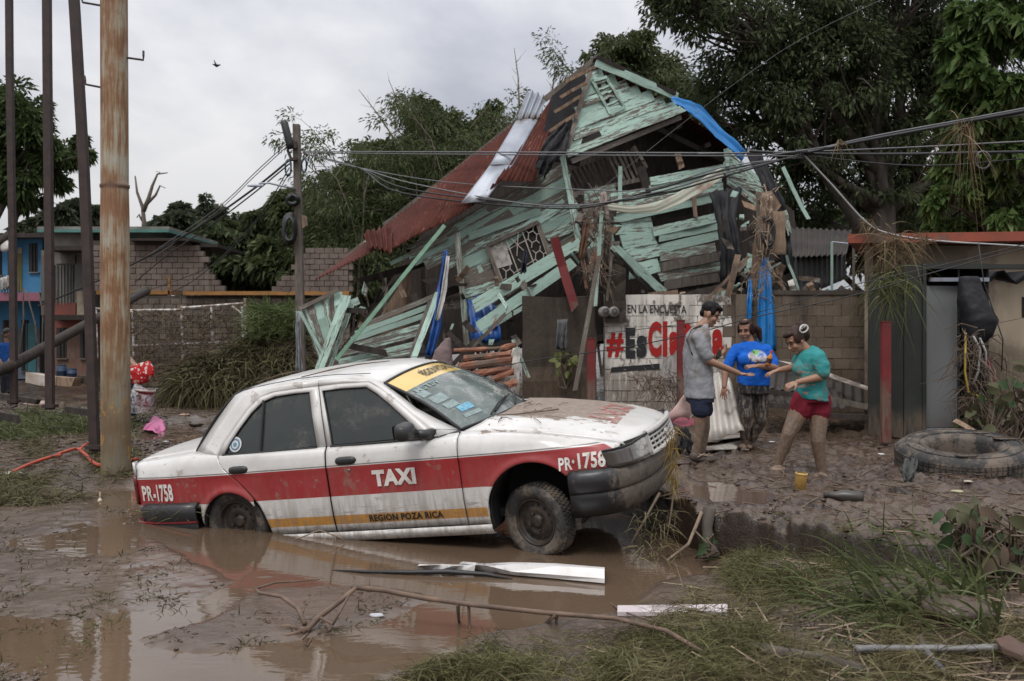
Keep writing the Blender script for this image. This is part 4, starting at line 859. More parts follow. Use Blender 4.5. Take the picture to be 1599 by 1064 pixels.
def corr_sheet(A0, A1, B0, B1, pitch=.085, amp=.016, seg=6, crumple=0.0, sag=0.0, rough_end=.0):
    A0, A1, B0, B1 = [np.asarray(q, float) for q in (A0, A1, B0, B1)]
    w = max(np.linalg.norm(A1 - A0), np.linalg.norm(B1 - B0)); n = int(max(8, w / pitch * 6)); nn = unit(np.cross(A1 - A0, B0 - A0))
    u = np.linspace(0, 1, n + 1); A = np.zeros((seg + 1, n + 1, 3)); cr = rng.normal(size=(seg + 1, 3)) * crumple
    endj = rng.normal(size=n + 1) * rough_end
    for i in range(seg + 1):
        t = i / seg; a = lerp(A0, B0, t); b = lerp(A1, B1, t); base = a + (b - a) * u[:, None]
        dd = np.sin(u * w / pitch * 2 * math.pi) * amp + cr[i, 0] * np.sin(u * math.pi * 1.3 + cr[i, 1] * 20) - sag * math.sin(t * math.pi)
        A[i] = base + nn * dd[:, None]
        if i == seg: A[i] += unit(B0 - A0) * endj[:, None]
    L = np.linalg.norm(B0 - A0); uv = np.stack(np.meshgrid(np.linspace(0, L, seg + 1), u * w, indexing='ij'), -1)
    return MB().grid(A, uv=uv)
hb = P(880, 640, 17.4); hb[2] = .35
house = thing('wooden_house', 'collapsed turquoise timber house with peeling planks and a rusty roof slumped sideways', 'house', tuple(hb))
hp = lambda name, mb, mat, **k: mb.obj(name, mat, house, **k)
def Ib(px, py, d=2.6): return P(px, py, 17.4 + d)
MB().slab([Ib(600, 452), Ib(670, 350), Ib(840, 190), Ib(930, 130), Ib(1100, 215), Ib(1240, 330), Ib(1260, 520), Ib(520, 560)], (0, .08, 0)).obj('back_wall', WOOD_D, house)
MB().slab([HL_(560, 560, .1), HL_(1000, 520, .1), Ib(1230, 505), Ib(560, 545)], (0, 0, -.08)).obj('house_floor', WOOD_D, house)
for x0, y0, x1, y1 in ((660, 420, 668, 560), (760, 370, 770, 520), (600, 430, 604, 540), (640, 400, 900, 300), (600, 480, 760, 460)):
    brd('wall_stud', (x0, y0), (x1, y1), 7, Ib, 1.2, WOOD_G, house, .07)
MB().slab([HL_(590, 500, 1.2), HL_(640, 420, 1.2), HL_(645, 500, 1.2), HL_(598, 545, 1.2)], (0, .03, 0)).obj('inner_board', WOOD_B, house)
def RG(px, py): return P(px, py, 18.6 - (931 - px) * .0012)
def EV(px, py): return P(px, py, 16.75)
sheets = [((866, 147), (880, 138), (776, 281), (833, 284), 0), ((805, 189), (846, 160), (738, 318), (781, 284), .0), ((735, 244), (806, 188), (672, 358), (741, 320), .0), ((668, 299), (738, 242), (634, 378), (675, 356), .0), ((600, 352), (670, 297), (596, 396), (637, 376), .008)]
for k, (a0, a1, b0, b1, c_) in enumerate(sheets):
    o_ = np.array([0, -.012 * (k % 2), .012 * (k % 2)])
    hp('roof_sheet', corr_sheet(RG(*a0) + o_, RG(*a1) + o_, EV(*b0) + o_, EV(*b1) + o_, crumple=c_ + .004, rough_end=.012), RUST, smooth=True, solid=.004)
def RL(px, py): return P(px, py, 17.5)
hp('roof_sheet', corr_sheet(RL(498, 432), RL(604, 352), P(490, 438, 16.7), P(588, 390, 16.7), crumple=.01, rough_end=.015), RUST, smooth=True, solid=.004, label='lowest sheet, torn at its end')
hp('roof_sheet', corr_sheet(P(566, 364, 17.0), P(612, 352, 17.3), P(577, 388, 16.55), P(612, 394, 16.6), pitch=.12, amp=.035, crumple=.03), RUST, smooth=True, solid=.004, label='crumpled flap of sheet')
SV = [((824, 141), (855, 152), 18.6), ((806, 188), (840, 186), 17.9), ((765, 258), (800, 258), 17.0), ((719, 318), (757, 315), 16.62)]
for k in range(3):
    a, b = SV[k], SV[k + 1]
    hp('silver_roof_sheet', corr_sheet(P(*a[0], a[2]), P(*a[1], a[2]), P(*b[0], b[2]), P(*b[1], b[2]), pitch=.11 if k == 0 else .3, amp=.035 if k == 0 else .007, seg=4, crumple=.012), GALV, smooth=True, solid=.004)
for a, b, w_ in (((931, 92), (852, 156), 9), ((816, 184), (700, 276), 7), ((700, 276), (600, 352), 6), ((676, 302), (612, 352), 8), ((590, 366), (545, 402), 11)): brd('ridge_board', a, b, w_, lambda x, y, d: RG(x, y) + [0, d, 0], -.06, WOOD_G, house, .03)
brd('ridge_board', (582, 372), (560, 398), 12, lambda x, y, d: RG(x, y), 0, TQ_L, house, .03)
brd('edge_strip', (882, 134), (826, 272), 6, lambda x, y, d: P(x, y, 16.8 + (284 - y) * .012), -.1, GALV, house, .02)
for a, b in (((876, 152), (918, 128)), ((866, 176), (908, 150)), ((858, 206), (901, 178)), ((850, 230), (893, 205)), ((885, 128), (930, 104))):
    brd('purlin', a, b, 5, lambda x, y, d: P(x, y, 17.3 - (x - 885) * .004), 0, WOOD_B, house, .06)
MB().slab([P(862, 150, 17.75), P(932, 94, 17.75), P(905, 260, 17.6), P(838, 246, 17.6)], (0, .05, 0)).obj('black_roof_backing', BLACKF, house)  # black slab added behind the purlins for the dark of the missing roof
for k in range(5):
    a0 = lerp((931, 92), (1165, 240), k / 5); a1 = lerp((931, 92), (1165, 240), (k + 1) / 5)
    hp('roof_sheet', corr_sheet(P(*a0, 17.85 + k * .22), P(*a1, 18.07 + k * .22), P(a0[0] - 20, a0[1] + 12, 20.3), P(a1[0] - 20, a1[1] + 12, 20.3), crumple=.004), RUST, smooth=True, solid=.004)
for k in range(5):
    t = .15 + k * .2; a = lerp((940, 120), (1160, 262), t); brd('rafter', a, (a[0] - 36, a[1] + 10), 9, lambda x, y, d: P(x, y, 17.6 + (x - 900) * .005 + d), .25, WOOD_D, house, .08, d2=2.4)
for k in range(3):
    hpd = .5 + k * .8; brd('purlin', (925, 150 + k * 8), (1165, 268 + k * 6), 8, lambda x, y, d: P(x, y, 17.5 + (x - 900) * .0055 + d), hpd, WOOD_D, house, .06)
gab_TL, gab_BL, gab_BR = (921, 116), (883, 238), (1066, 172)
n = 7
for i in range(n):
    t0 = i / n; t1 = (i + 1) / n; tm = (t0 + t1) / 2
    l = lerp(gab_TL, gab_BL, tm); r = lerp((933, 112), (1066, 170), tm)
    brd('gable_plank', l + rng.uniform(-3, 1.5, 2) * [1, 0], r, 20.5 - i * .4, HR_, .02 + rng.uniform(-.01, .01), [TQ_L, TQ_L, TQ_M][i % 3], house, .025, jag=.15)
brd('gable_trim', (884, 241), (1067, 170), 12, HR_, -.05, TQ_M, house, .05)
brd('gable_trim', (893, 252), (1062, 184), 8, HR_, .03, TQ_H, house, .03)
brd('fascia_board', (931, 98), (1058, 151), 13, HR_, -.14, TQ_L, house, .04, jag=.1)
brd('roof_edge', (929, 89), (1052, 146), 6, HR_, -.12, WOOD_D, house, .14)
brd('gable_edge_board', (922, 112), (884, 238), 7, HR_, -.03, TQ_H, house, .03)
brd('dark_gap_board', (907, 221), (953, 203), 9, HR_, -.005, DARK, house, .03)  # near-black board painting in the dark inside of the gable hole
q = [(926, 127), (946, 121), (975, 168), (953, 178)]
vent = MB().slab([HR_(*p_, -.01) for p_ in q], (0, .05, 0)).obj('louvre_vent', DARK, house)
for a, b in ((q[0], q[1]), (q[1], q[2]), (q[2], q[3]), (q[3], q[0])): brd('frame', a, b, 4.5, HR_, -.05, TQ_L, vent, .05, jag=0)
for k in range(6):
    t = (k + .6) / 6.2; brd('slat', lerp(q[0], q[3], t), lerp(q[1], q[2], t), 4.5, HR_, -.035, TQ_M, vent, .02, jag=0, nrm=(0, -1, .8))
brd('post', (878, 244), (908, 396), 9, HR_, -.10, TQ_M, house, .08)
brd('post', (998, 250), (1012, 302), 13, HR_, .25, WOOD_D, house, .12)
brd('post', (1058, 240), (1064, 262), 9, HR_, .1, WOOD_B, house, .08)
for k in range(15):
    t = k / 14; a = lerp((886, 268), (986, 232), t); b = lerp((908, 306), (1006, 280), t); brd('baluster', a, b, 4, HR_, .35, WOOD_D if k < 9 else WOOD_G, house, .025, jag=.1)
brd('rail', (888, 305), (1004, 280), 7, HR_, .33, WOOD_G, house, .06)
brd('slat', (990, 230), (1010, 262), 5, HR_, .2, WOOD_G, house, .03)
brd('slat', (968, 262), (969, 320), 6, HR_, -.05, TQ_L, house, .03)
clad((1010, 277), (1131, 256), (1133, 286), (1013, 304), 2, HR_, 0, (TQ_L, TQ_M), house)
brd('plank', (955, 312), (1012, 302), 20, HR_, .12, TQ_M, house)
clad((962, 320), (1140, 283), (1124, 314), (962, 350), 2, HR_, -.02, (TQ_M, TQ_L), house)
clad((958, 346), (1026, 337), (1030, 424), (985, 436), 4, HR_, .02, (TQ_L, TQ_M), house)
clad((1026, 366), (1122, 343), (1126, 440), (1033, 455), 6, HR_, -.05, (TQ_H, TQ_H, TQ_M, WOOD_G), house)
brd('plank', (1022, 362), (1120, 340), 15, HR_, -.07, TQ_M, house)
brd('plank', (1020, 338), (1086, 328), 14, HR_, .10, DARK, house)  # near-black board added for the darkness of a hole in the wall
clad((1132, 232), (1150, 235), (1182, 300), (1135, 290), 4, HR_, -.02, (TQ_L, TQ_M), house)
brd('plank', (1134, 250), (1200, 300), 22, HR_, .0, TQ_L, house)
brd('plank', (1140, 285), (1185, 318), 12, HR_, -.06, TQ_M, house)
brd('post', (1135, 232), (1136, 262), 6, HR_, -.05, TQ_L, house, .05)
brd('diagonal_brace', (958, 384), (1036, 457), 13, HR_, -.20, TQ_L, house, .06, jag=.1)
brd('diagonal_brace', (955, 390), (1012, 452), 5, HR_, -.16, DARK, house, .06, jag=.1)
brd('plank', (1118, 325), (1150, 350), 14, HR_, -.15, TQ_L, house)
brd('upright', (1082, 290), (1086, 338), 6, HR_, -.12, WOOD_B, house, .03)
brd('plank', (985, 430), (1040, 412), 16, HR_, .1, TQ_H, house)
brd('plank', (1036, 455), (1130, 440), 10, HR_, .05, WOOD_D, house, .08)
for l, r, w_, mt in (((648, 390), (884, 262), 17, TQ_H), ((650, 405), (890, 282), 18, TQ_M), ((668, 412), (896, 300), 18, TQ_H), ((690, 416), (900, 318), 18, TQ_M), ((716, 416), (905, 336), 18, TQ_L)):
    brd('plank', l, r, w_, HL_, rng.uniform(-.02, .02), mt, house, .028)
clad((702, 366), (880, 256), (909, 376), (742, 492), 8, HL_, .03, (TQ_M, TQ_H, TQ_L), house)
clad((906, 300), (964, 284), (964, 400), (914, 412), 5, HR_, .3, (TQ_M, TQ_H), house)
brd('plank', (640, 400), (760, 330), 9, HL_, -.06, TQ_M, house, .03)
clad((716, 425), (768, 404), (790, 462), (726, 484), 4, HL_, .0, (TQ_M, TQ_H, TQ_H), house)
brd('plank', (728, 490), (790, 466), 15, HL_, -.03, TQ_L, house)
clad((846, 348), (902, 326), (906, 352), (852, 374), 1, HL_, -.0, (TQ_M,), house)
brd('plank', (852, 372), (900, 352), 15, HL_, -.03, TQ_M, house)
brd('upright', (714, 365), (730, 546), 9, HL_, -.25, TQ_H, house, .05)
brd('plank', (742, 478), (910, 378), 20, HL_, -.45, TQ_L, house, .04, d2=-.3)
brd('plank', (746, 512), (892, 412), 17, HL_, -.43, TQ_L, house, .04, d2=-.3)
brd('plank', (748, 522), (828, 474), 7, HL_, -.40, TQ_M, house, .05)
brd('plank', (742, 482), (784, 458), 7, HL_, -.38, TQ_H, house)
brd('beam', (690, 480), (790, 470), 9, HL_, .4, WOOD_G, house, .09)
brd('beam', (690, 460), (850, 400), 12, HL_, .7, WOOD_D, house, .09)
brd('beam', (560, 440), (720, 395), 10, HL_, .6, WOOD_D, house, .09)
brd('header_board', (730, 371), (842, 330), 12, HL_, -.03, TQ_M, house, .05)
wq = [(760, 384), (840, 347), (862, 410), (790, 462)]
win = MB().slab([HL_(*p_, -.05) for p_ in wq], (0, .02, 0)).obj('window', DARK, house)
for a, b in zip(wq, wq[1:] + wq[:1]): brd('frame', a, b, 6, HL_, -.12, WOOD_G, win, .06, jag=0)
GRW = simple('cream_grille', (.48, .44, .38), (.3, .26, .22), 8, .5, .1, dirt=.2)
def wq_(u, v, d=-.10): p_ = lerp(lerp(wq[0], wq[1], u), lerp(wq[3], wq[2], u), v); return HL_(*p_, d)
def bar(a, b, r=.011): MB().tube([wq_(*a), wq_(*b)], r, 5).obj('grille_bar', GRW, win)
for u in (.04, .36, .68, .96): bar((u, .03), (u, .97))
for v in (.03, .97): bar((.04, v), (.96, v))
for cx in (.20, .52, .82):
    for cy in (.25, .72):
        pts = [(cx + .085 * math.cos(a), cy + .13 * math.sin(a)) for a in np.linspace(0, 6.2832, 7)]
        for k in range(6): bar(pts[k], pts[k + 1], .008) if cx != .52 else None
        for k in range(6):
            far_ = (cx + .16 * math.cos(k * 1.0472), cy + .235 * math.sin(k * 1.0472)); bar(pts[k] if cx != .52 else (cx, cy), far_, .008)
MB().slab([wq_(.05, .05, -.06), wq_(.33, .05, -.06), wq_(.31, .55, -.06), wq_(.05, .48, -.06)], (0, .01, 0)).obj('curtain', simple('pale_curtain', (.50, .46, .43), (.36, .33, .30), 5, .9), win)
clad((562, 506), (682, 456), (646, 556), (520, 580), 7, lambda x, y, d: HL_(x, y, d - .7 - (y - 456) * .004), 0, (TQ_M, TQ_H, TQ_L, TQ_M), house)
brd('upright', (684, 458), (646, 560), 9, lambda x, y, d: HL_(x, y, d - .7 - (y - 456) * .004), -.08, TQ_L, house, .06)
brd('upright', (672, 470), (640, 558), 5, lambda x, y, d: HL_(x, y, d - .7 - (y - 456) * .004), -.05, WOOD_G, house, .06)
brd('loose_plank', (546, 540), (604, 552), 10, lambda x, y, d: HL_(x, y, d - 1.2), -.05, WOOD_D, house, .05)
for k in range(6):
    t = k / 5; a = lerp((474, 482), (528, 456), t); b = lerp((503, 556), (530, 512), t); brd('plank', a, b, 12.5, HL_, -.5 + rng.uniform(-.03, .03), [TQ_M, TQ_H, TQ_L][k % 3], house, .025)
brd('frame_rail', (469, 482), (530, 452), 6, HL_, -.56, TQ_H, house, .05); brd('frame_rail', (469, 486), (506, 556), 5, HL_, -.56, TQ_M, house, .05)
brd('loose_plank', (541, 462), (498, 580), 14, HL_, -.8, TQ_L, house, .03); brd('loose_plank', (550, 476), (512, 580), 7, HL_, -.7, TQ_M, house, .03)
brd('loose_plank', (528, 482), (560, 470), 12, HL_, -.6, TQ_M, house, .03)
brd('loose_plank', (533, 484), (572, 486), 8, HL_, -.75, WOOD_D, house, .05); brd('loose_plank', (556, 480), (528, 530), 7, HL_, -.6, WOOD_D, house, .05)
brd('loose_plank', (570, 490), (620, 440), 6, HL_, .3, WOOD_D, house, .05); brd('loose_plank', (600, 500), (560, 520), 12, HL_, .2, WOOD_D, house, .05)
brd('pole', (694, 352), (525, 562), 6, HL_, -1.35, simple('green_pole', (.20, .36, .25), (.14, .24, .17), 8, .5, .1), house, .05, jag=0)
brd('plank', (640, 398), (700, 370), 8, HL_, -.1, TQ_H, house); brd('plank', (610, 412), (640, 398), 6, HL_, -.05, TQ_M, house)
for (x0, x1, y0, y1, Y0, Y1, n_) in ((690, 830, 420, 545, 16.3, 17.0, 34), (890, 960, 320, 440, 16.2, 16.9, 30), (1128, 1225, 300, 462, 16.3, 17.2, 34), (545, 690, 440, 540, 16.7, 17.4, 22), (1000, 1345, 452, 470, 16.35, 17.0, 34)):
    for k in range(n_):
        x, y, Y_ = rng.uniform(x0, x1), rng.uniform(y0, y1), rng.uniform(Y0, Y1); a = rng.normal() * .7 + (1.5 if rng.random() < .55 else -.4); l = rng.uniform(7, 30)
        board_mb(P(x, y, Y_), P(x + l * math.cos(a), y + l * math.sin(a) * (.4 if y0 > 440 and x0 > 900 else 1), Y_ + rng.normal() * .15), rng.uniform(.02, .11), rng.uniform(.015, .04), jag=.8, seg=3).obj('splinter', (WOOD_D, WOOD_G, WOOD_B, TQ_H, TQ_M, WOOD_D)[rng.integers(6)], house)
def cloth(name, pts, label, cat, mat, fold=.05, nf=4, n=14, par=None, th=.004, group=None, seed=0):
    """pts: list of (left point, right point) stations, 3D; folded sheet between"""
    r_ = np.random.default_rng(seed + len(label)); A = []
    k = len(pts); u = np.linspace(0, 1, n)
    ph = r_.uniform(0, 6)
    ts = np.linspace(0, k - 1, (k - 1) * 5 + 1)
    for t in ts:
        i = min(int(t), k - 2); f = t - i; L_ = lerp(pts[i][0], pts[i + 1][0], f); R_ = lerp(pts[i][1], pts[i + 1][1], f)
        d = np.sin(u * nf * 6.2832 + ph + t * .6) * fold * (.4 + .6 * t / (k - 1)) + r_.normal() * fold * .25 + .35 * fold * np.sin(u * nf * 15 + t * 2.3)
        nn = unit(np.cross(R_ - L_, lerp(pts[i][0], pts[i + 1][0], 1) - np.asarray(pts[i][0]) + [1e-4, 0, 0]))
        A.append(L_ + (R_ - L_) * u[:, None] + nn * d[:, None] + r_.normal(size=(n, 3)) * fold * .12)
    return MB().grid(np.array(A)).obj(name, mat, par, smooth=True, solid=th, label=label, cat=cat, group=group)
def hq(l, r, Y, Y2=None): return (P(*l, Y), P(*r, Y2 or Y))
cloth('tarpaulin', [hq((1046, 152), (1058, 166), 17.6, 17.4), hq((1092, 166), (1090, 188), 17.9, 17.6), hq((1130, 205), (1122, 222), 18.1, 17.8), hq((1166, 236), (1158, 252), 18.3, 18.0)], 'bright blue tarpaulin draped along the right roof edge', 'tarpaulin', BLUET, .04, 1)
cloth('tarpaulin', [hq((1189, 402), (1201, 402), 16.2), hq((1184, 440), (1206, 440), 15.95), hq((1183, 490), (1210, 490), 15.85), hq((1182, 552), (1213, 548), 15.8)], 'long bright blue tarpaulin hanging in folds over the block wall', 'tarpaulin', BLUET, .03, 2.5)
cloth('tarpaulin', [hq((1170, 432), (1174, 436), 16.1), hq((1166, 470), (1174, 470), 15.9), hq((1164, 530), (1172, 520), 15.85)], 'narrow blue tarpaulin strip left of the long hanging one', 'tarpaulin', BLUET, .03, 1)
cloth('tarpaulin', [hq((729, 470), (770, 458), 17.0), hq((733, 500), (778, 500), 16.7), hq((736, 538), (784, 532), 16.6)], 'dark blue tarpaulin crumpled below the fallen turquoise planks', 'tarpaulin', BLUED, .08, 3)
cloth('striped_cloth', [hq((693, 392), (699, 392), 16.5), hq((683, 450), (694, 455), 16.3), hq((672, 510), (690, 505), 16.1), hq((662, 558), (676, 558), 16.0)], 'twisted blue and white cloth strip hanging beside the fallen wall', 'cloth', BLUED, .05, 2)
cloth('white_cloth', [hq((697, 400), (702, 400), 16.4), hq((690, 450), (697, 455), 16.2), hq((680, 500), (687, 500), 16.0)], 'narrow white cloth hanging against the twisted blue strip', 'cloth', simple('off_white_cloth', (.5, .48, .46), (.3, .28, .26), 6, .9), .03, 1)
cloth('plastic_sheet', [hq((1163, 236), (1190, 240), 17.6), hq((1185, 280), (1212, 290), 17.3), hq((1200, 330), (1228, 335), 17.1), hq((1208, 380), (1236, 385), 17.0), hq((1218, 430), (1238, 425), 16.9)], 'black plastic sheet wrapped down the right corner of the house', 'plastic sheet', BLACKF, .07, 3)
cloth('plastic_sheet', [hq((1106, 300), (1160, 292), 17.6), hq((1118, 330), (1150, 340), 17.3), hq((1124, 380), (1160, 390), 17.1), hq((1126, 440), (1168, 452), 17.0)], 'black plastic sheet hanging in front of the weathered lower panel', 'plastic sheet', BLACKF, .06, 3)
cloth('plastic_sheet', [hq((882, 190), (888, 205), 17.2), hq((858, 212), (884, 238), 17.0), hq((842, 238), (868, 250), 16.7), hq((836, 262), (850, 280), 16.6)], 'black plastic sheet bunched at the torn roof corner', 'plastic sheet', BLACKF, .07, 2)
cloth('banner_strip', [(P(946, 316, 16.4), P(948, 328, 16.4)), (P(985, 322, 16.35), P(985, 334, 16.35)), (P(1022, 318, 16.4), P(1026, 333, 16.4)), (P(1052, 305, 16.6), P(1064, 318, 16.6)), (P(1094, 280, 17.0), P(1104, 296, 17.0)), (P(1126, 262, 17.3), P(1131, 276, 17.3))], 'sagging pale plank strip curving up into brown bare wood', 'plank', simple('pale_strip', (.36, .36, .29), (.24, .17, .125), 2.2, .7, coord='Object', lo=.42, hi=.52), .01, 1)
def block_mat(name, c1, c2, stain=(.045, .037, .030), paint=None, var=.22):
    t = NT(name); p = t.pos(); o = t.coord('Object', (1, 1, 1), 5); n = t.noise(p, 1.3, 7, .65); f = t.noise(p, 22, 5, .7)
    col = t.ramp(t.math('MULTIPLY_ADD', f, .4, t.math('MULTIPLY', n, .6)), [(.3, c2), (.68, c1)])
    if paint:
        pv = t.pos((1, 1, .55)); pn = t.noise(pv, 3.6, 7, .68); col = t.mix(t.step(.62, .55, t.math('MULTIPLY_ADD', f, .16, t.math('MULTIPLY', pn, .86))), col, paint)
    sv = t.pos((2.6, 2.6, .35)); col = t.mix(t.math('MULTIPLY', t.step(.46, .72, t.noise(sv, 1.5, 6, .65)), .8), col, stain)
    k = t.math('MULTIPLY_ADD', t.objrand(), 2 * var, 1 - var); hs = t.n('ShaderNodeHueSaturation'); t.l(k, hs.inputs['Value']); t.l(col, hs.inputs['Color'])
    t.l(floodline(t, col, 1.1, .7), hs.inputs['Color'])
    t.bump(f, .55, .008); return t.fin(hs.outputs[0], .88, spec=.2)
BLK_P = block_mat('whitewashed_block', (.20, .175, .15), (.10, .085, .07), paint=(.64, .60, .54), var=.06, stain=(.17, .15, .125))
BLK_R = block_mat('bare_block', (.20, .160, .122), (.11, .085, .065), var=.16)
BLK_L = block_mat('brown_block', (.20, .160, .135), (.13, .10, .085), var=.1, stain=(.09, .07, .058))
MORTAR = block_mat('mortar', (.10, .085, .070), (.06, .05, .04))
MORTAR_P = block_mat('painted_mortar', (.26, .23, .20), (.15, .13, .11), paint=(.40, .37, .33))
def block_meshes(bw, bh, bd, n=5):
    out = []
    for k in range(n):
        m = MB(); m.box((0, 0, 0), (bw, bd, bh)); V = m.V[0]; V += rng.normal(size=V.shape) * .0035; me = m.mesh('block'); out.append(me)
    return out
def block_wall(parent, X0, Z0, W_, Hh, Y, bw, bh, bd, mats, keep=lambda u, v: True, pick=lambda u, v: 0, jt=.012, name='block'):
    ms = {}
    org = ORG[parent.name]; rows_ = int(Hh / bh); cols = int(W_ / bw) + 1
    var = []
    for mi, mt in enumerate(mats):
        l = block_meshes(bw - jt, bh - jt, bd); hl = block_meshes(bw / 2 - jt, bh - jt, bd, 2)
        for me in l + hl: me.materials.append(mt)
        var.append((l, hl))
    for r_ in range(rows_):
        for c_ in range(-1, cols):
            x0 = c_ * bw + (bw / 2 if r_ % 2 else 0); x1 = x0 + bw; half = False
            if x1 <= .02 or x0 >= W_ - .02: continue
            if x0 < -.02: x0 = 0; half = True
            elif x1 > W_ + .02: x1 = x0 + bw / 2; half = True
            xc, zc = (x0 + x1) / 2, (r_ + .5) * bh
            if not keep(xc, zc): continue
            l, hl = var[pick(xc, zc)]; me = (hl if half else l)[rng.integers(2 if half else 5)]
            o = bpy.data.objects.new(name, me); COL.objects.link(o); o.parent = parent
            o.location = np.array([X0 + xc, Y + bd / 2 + rng.uniform(-.006, .004), Z0 + zc]) - org
YW = 16.0; k = YW / FP
X0 = (944 - CX) * k; X1 = (1362 - CX) * k; ZT = H + 60 * k; Z0 = .22
pw = thing('painted_block_wall', 'whitewashed concrete block wall painted with a red and black election slogan', 'wall', ((X0 + X1) / 2, YW, Z0))
bh = .172; rows_ = 12; Z0w = ZT - rows_ * bh; XP = (1139 - CX) * k
block_wall(pw, X0, Z0w, X1 - X0, rows_ * bh, YW, .272, bh, .16, (BLK_P, BLK_R), pick=lambda u, v: 0 if X0 + u < XP else 1, jt=.007)
MB().box(((X0 + XP) / 2, YW + .09, (Z0w + ZT) / 2 - .1), (XP - X0 - .01, .13, ZT - Z0w + .18)).obj('mortar', MORTAR_P, pw)
MB().box(((X1 + XP) / 2, YW + .09, (Z0w + ZT) / 2 - .1), (X1 - XP - .01, .13, ZT - Z0w + .18)).obj('mortar', MORTAR, pw)
MB().box(((XP + X1) / 2 + .3, YW + .075, ZT + .03), (X1 - XP - .1, .19, .07)).obj('coping', block_mat('coping', (.10, .085, .07), (.05, .04, .034)), pw)
MB().box((XP + .22, YW + .06, (ZT + Z0w) / 2), (.26, .22, ZT - Z0w)).obj('pier', BLK_R, pw)
def wall_paint(name, c):
    t = NT(name); p = t.pos(); f = t.noise(p, 16, 6, .7); n = t.noise(p, 3, 5)
    col = t.mix(t.step(.61, .69, t.math('MULTIPLY_ADD', f, .5, t.math('MULTIPLY', n, .5))), c, (.40, .36, .32)); return t.fin(col, .8, spec=.2)
WRED = wall_paint('red_wall_paint', (.34, .020, .018)); WBLK = wall_paint('black_wall_paint', (.028, .028, .030))
def wtext(txt, x0, x1, y0, y1, mat, bold, dy=0, name='lettering'):
    q = [P(x, y, YW - .014) for x, y in ((x0, y0), (x1, y0 + dy), (x1, y1 + dy), (x0, y1))]
    m = text_mb(txt, q, bold); V = m.V[0]; F = m.F
    return m.obj(name, mat, pw)
wtext('EN LA ENCUESTA', 980, 1072, 476, 489, WBLK, .012, 1)
wtext('#', 947, 974, 520, 558, WRED, .035)
wtext('E', 977, 992, 512, 560, WBLK, .06); wtext('s', 994, 1010, 524, 559, WBLK, .05)
wtext('C', 1012, 1033, 502, 558, WRED, .05); wtext('l', 1035, 1042, 502, 557, WRED, .05); wtext('a', 1045, 1061, 518, 556, WRED, .05)
wtext('r', 1064, 1080, 504, 556, WRED, .05); wtext('a', 1112, 1130, 514, 556, WRED, .05)
MB().slab([P(955, 574, YW - .013), P(1030, 568, YW - .013), P(1030, 576, YW - .013), P(953, 582, YW - .013)], (0, .004, 0)).obj('paint_stroke', WBLK, pw)
CONC = block_mat('dark_concrete', (.085, .068, .054), (.032, .026, .021), stain=(.020, .016, .013))
def pillar(name, label, x0, x1, y0, y1, Y, dep=.35, mat=CONC, tilt=0, cat='pillar'):
    a = P(x0, y0, Y); b = P(x1, y1, Y); m = MB(); n_ = 9
    rings = []
    for i in range(n_):
        t = i / (n_ - 1); z = b[2] + (a[2] - b[2]) * t; dx = tilt * t; j = rng.normal(size=8) * .012
        xs_ = [a[0] + dx + j[0], (a[0] + b[0]) / 2 + dx, b[0] + dx + j[1]]
        rings.append(np.array([(xs_[0], Y + j[2], z), (xs_[1], Y - .01 + j[3], z), (xs_[2], Y + j[4], z), (xs_[2], Y + dep, z), (xs_[0], Y + dep, z)]))
    rings[-1][:, 2] += rng.normal(size=5) * .03
    return m.loft(rings).obj(name, mat, label=label, cat=cat)
pillar('concrete_wall', 'dark mud-stained concrete wall stub left of the slogan wall', 816, 931, 462, 640, 15.9, .3, cat='wall')
pillar('gate_pillar', 'dark concrete gate pillar carrying two white meters', 946, 977, 414, 504, 15.86, .12)
METW = simple('meter_white', (.48, .46, .43), (.32, .29, .26), 14, .45, .1)
for k_, (x, y) in enumerate(((943, 487), (957, 487))):
    c = P(x, y, 15.78); t = thing('electricity_meter', ('round white electricity meter, left one of the pair on the pillar', 'round white electricity meter, right one of the pair on the pillar')[k_], 'meter', tuple(c), 'meters on the gate pillar')
    MB().lathe([(0, .15), (.075, .15), (.082, .12), (.082, .06), (.085, .05), (.085, 0), (0, 0)], c + [0, .14, 0], (.18, -1, 0), 20).obj('body', METW, t, smooth=True)
    MB().lathe([(.070, .151), (.070, .162), (.05, .166)], c + [0, .14, 0], (.18, -1, 0), 20).obj('rim', simple('meter_grey', (.2, .19, .18)), t, smooth=True)
    MB().lathe([(0, .158), (.048, .158), (.050, .152)], c + [0, .14, 0], (.18, -1, 0), 20).obj('dial', simple('meter_dial', (.12, .11, .10), None, 9, .2), t, smooth=True)
def post(name, label, x0, x1, y0, y1, Y, dep=.09, mat=REDP, grp='red metal posts'):
    a = P(x0, y0, Y); b = P(x1, y1, Y); t = thing(name, label, 'post', ((a[0] + b[0]) / 2, Y, b[2]), grp)
    MB().box(((a[0] + b[0]) / 2, Y + dep / 2, (a[2] + b[2]) / 2), (b[0] - a[0], dep, a[2] - b[2])).obj('shaft', mat, t, bevel=.006)
    MB().box(((a[0] + b[0]) / 2, Y + dep / 2, a[2] + .006), (b[0] - a[0] + .012, dep + .012, .012)).obj('cap', mat, t)
post('red_post', 'short red post left of the slogan wall', 917, 930, 530, 640, 15.0)
post('red_post', 'red post standing behind the man in grey', 1058, 1069, 501, 645, 14.6)
post('red_post', 'red square post in front of the dark green steel box', 1378, 1392, 503, 692, 12.6)
brd('red_board', (866, 372), (898, 482), 14, lambda x, y, d: P(x, y, 15.7), 0, REDP, None, .04, label='peeling red board hanging down beside the concrete wall', cat='board')
shx0 = (1350 - CX) * 14.2 / FP
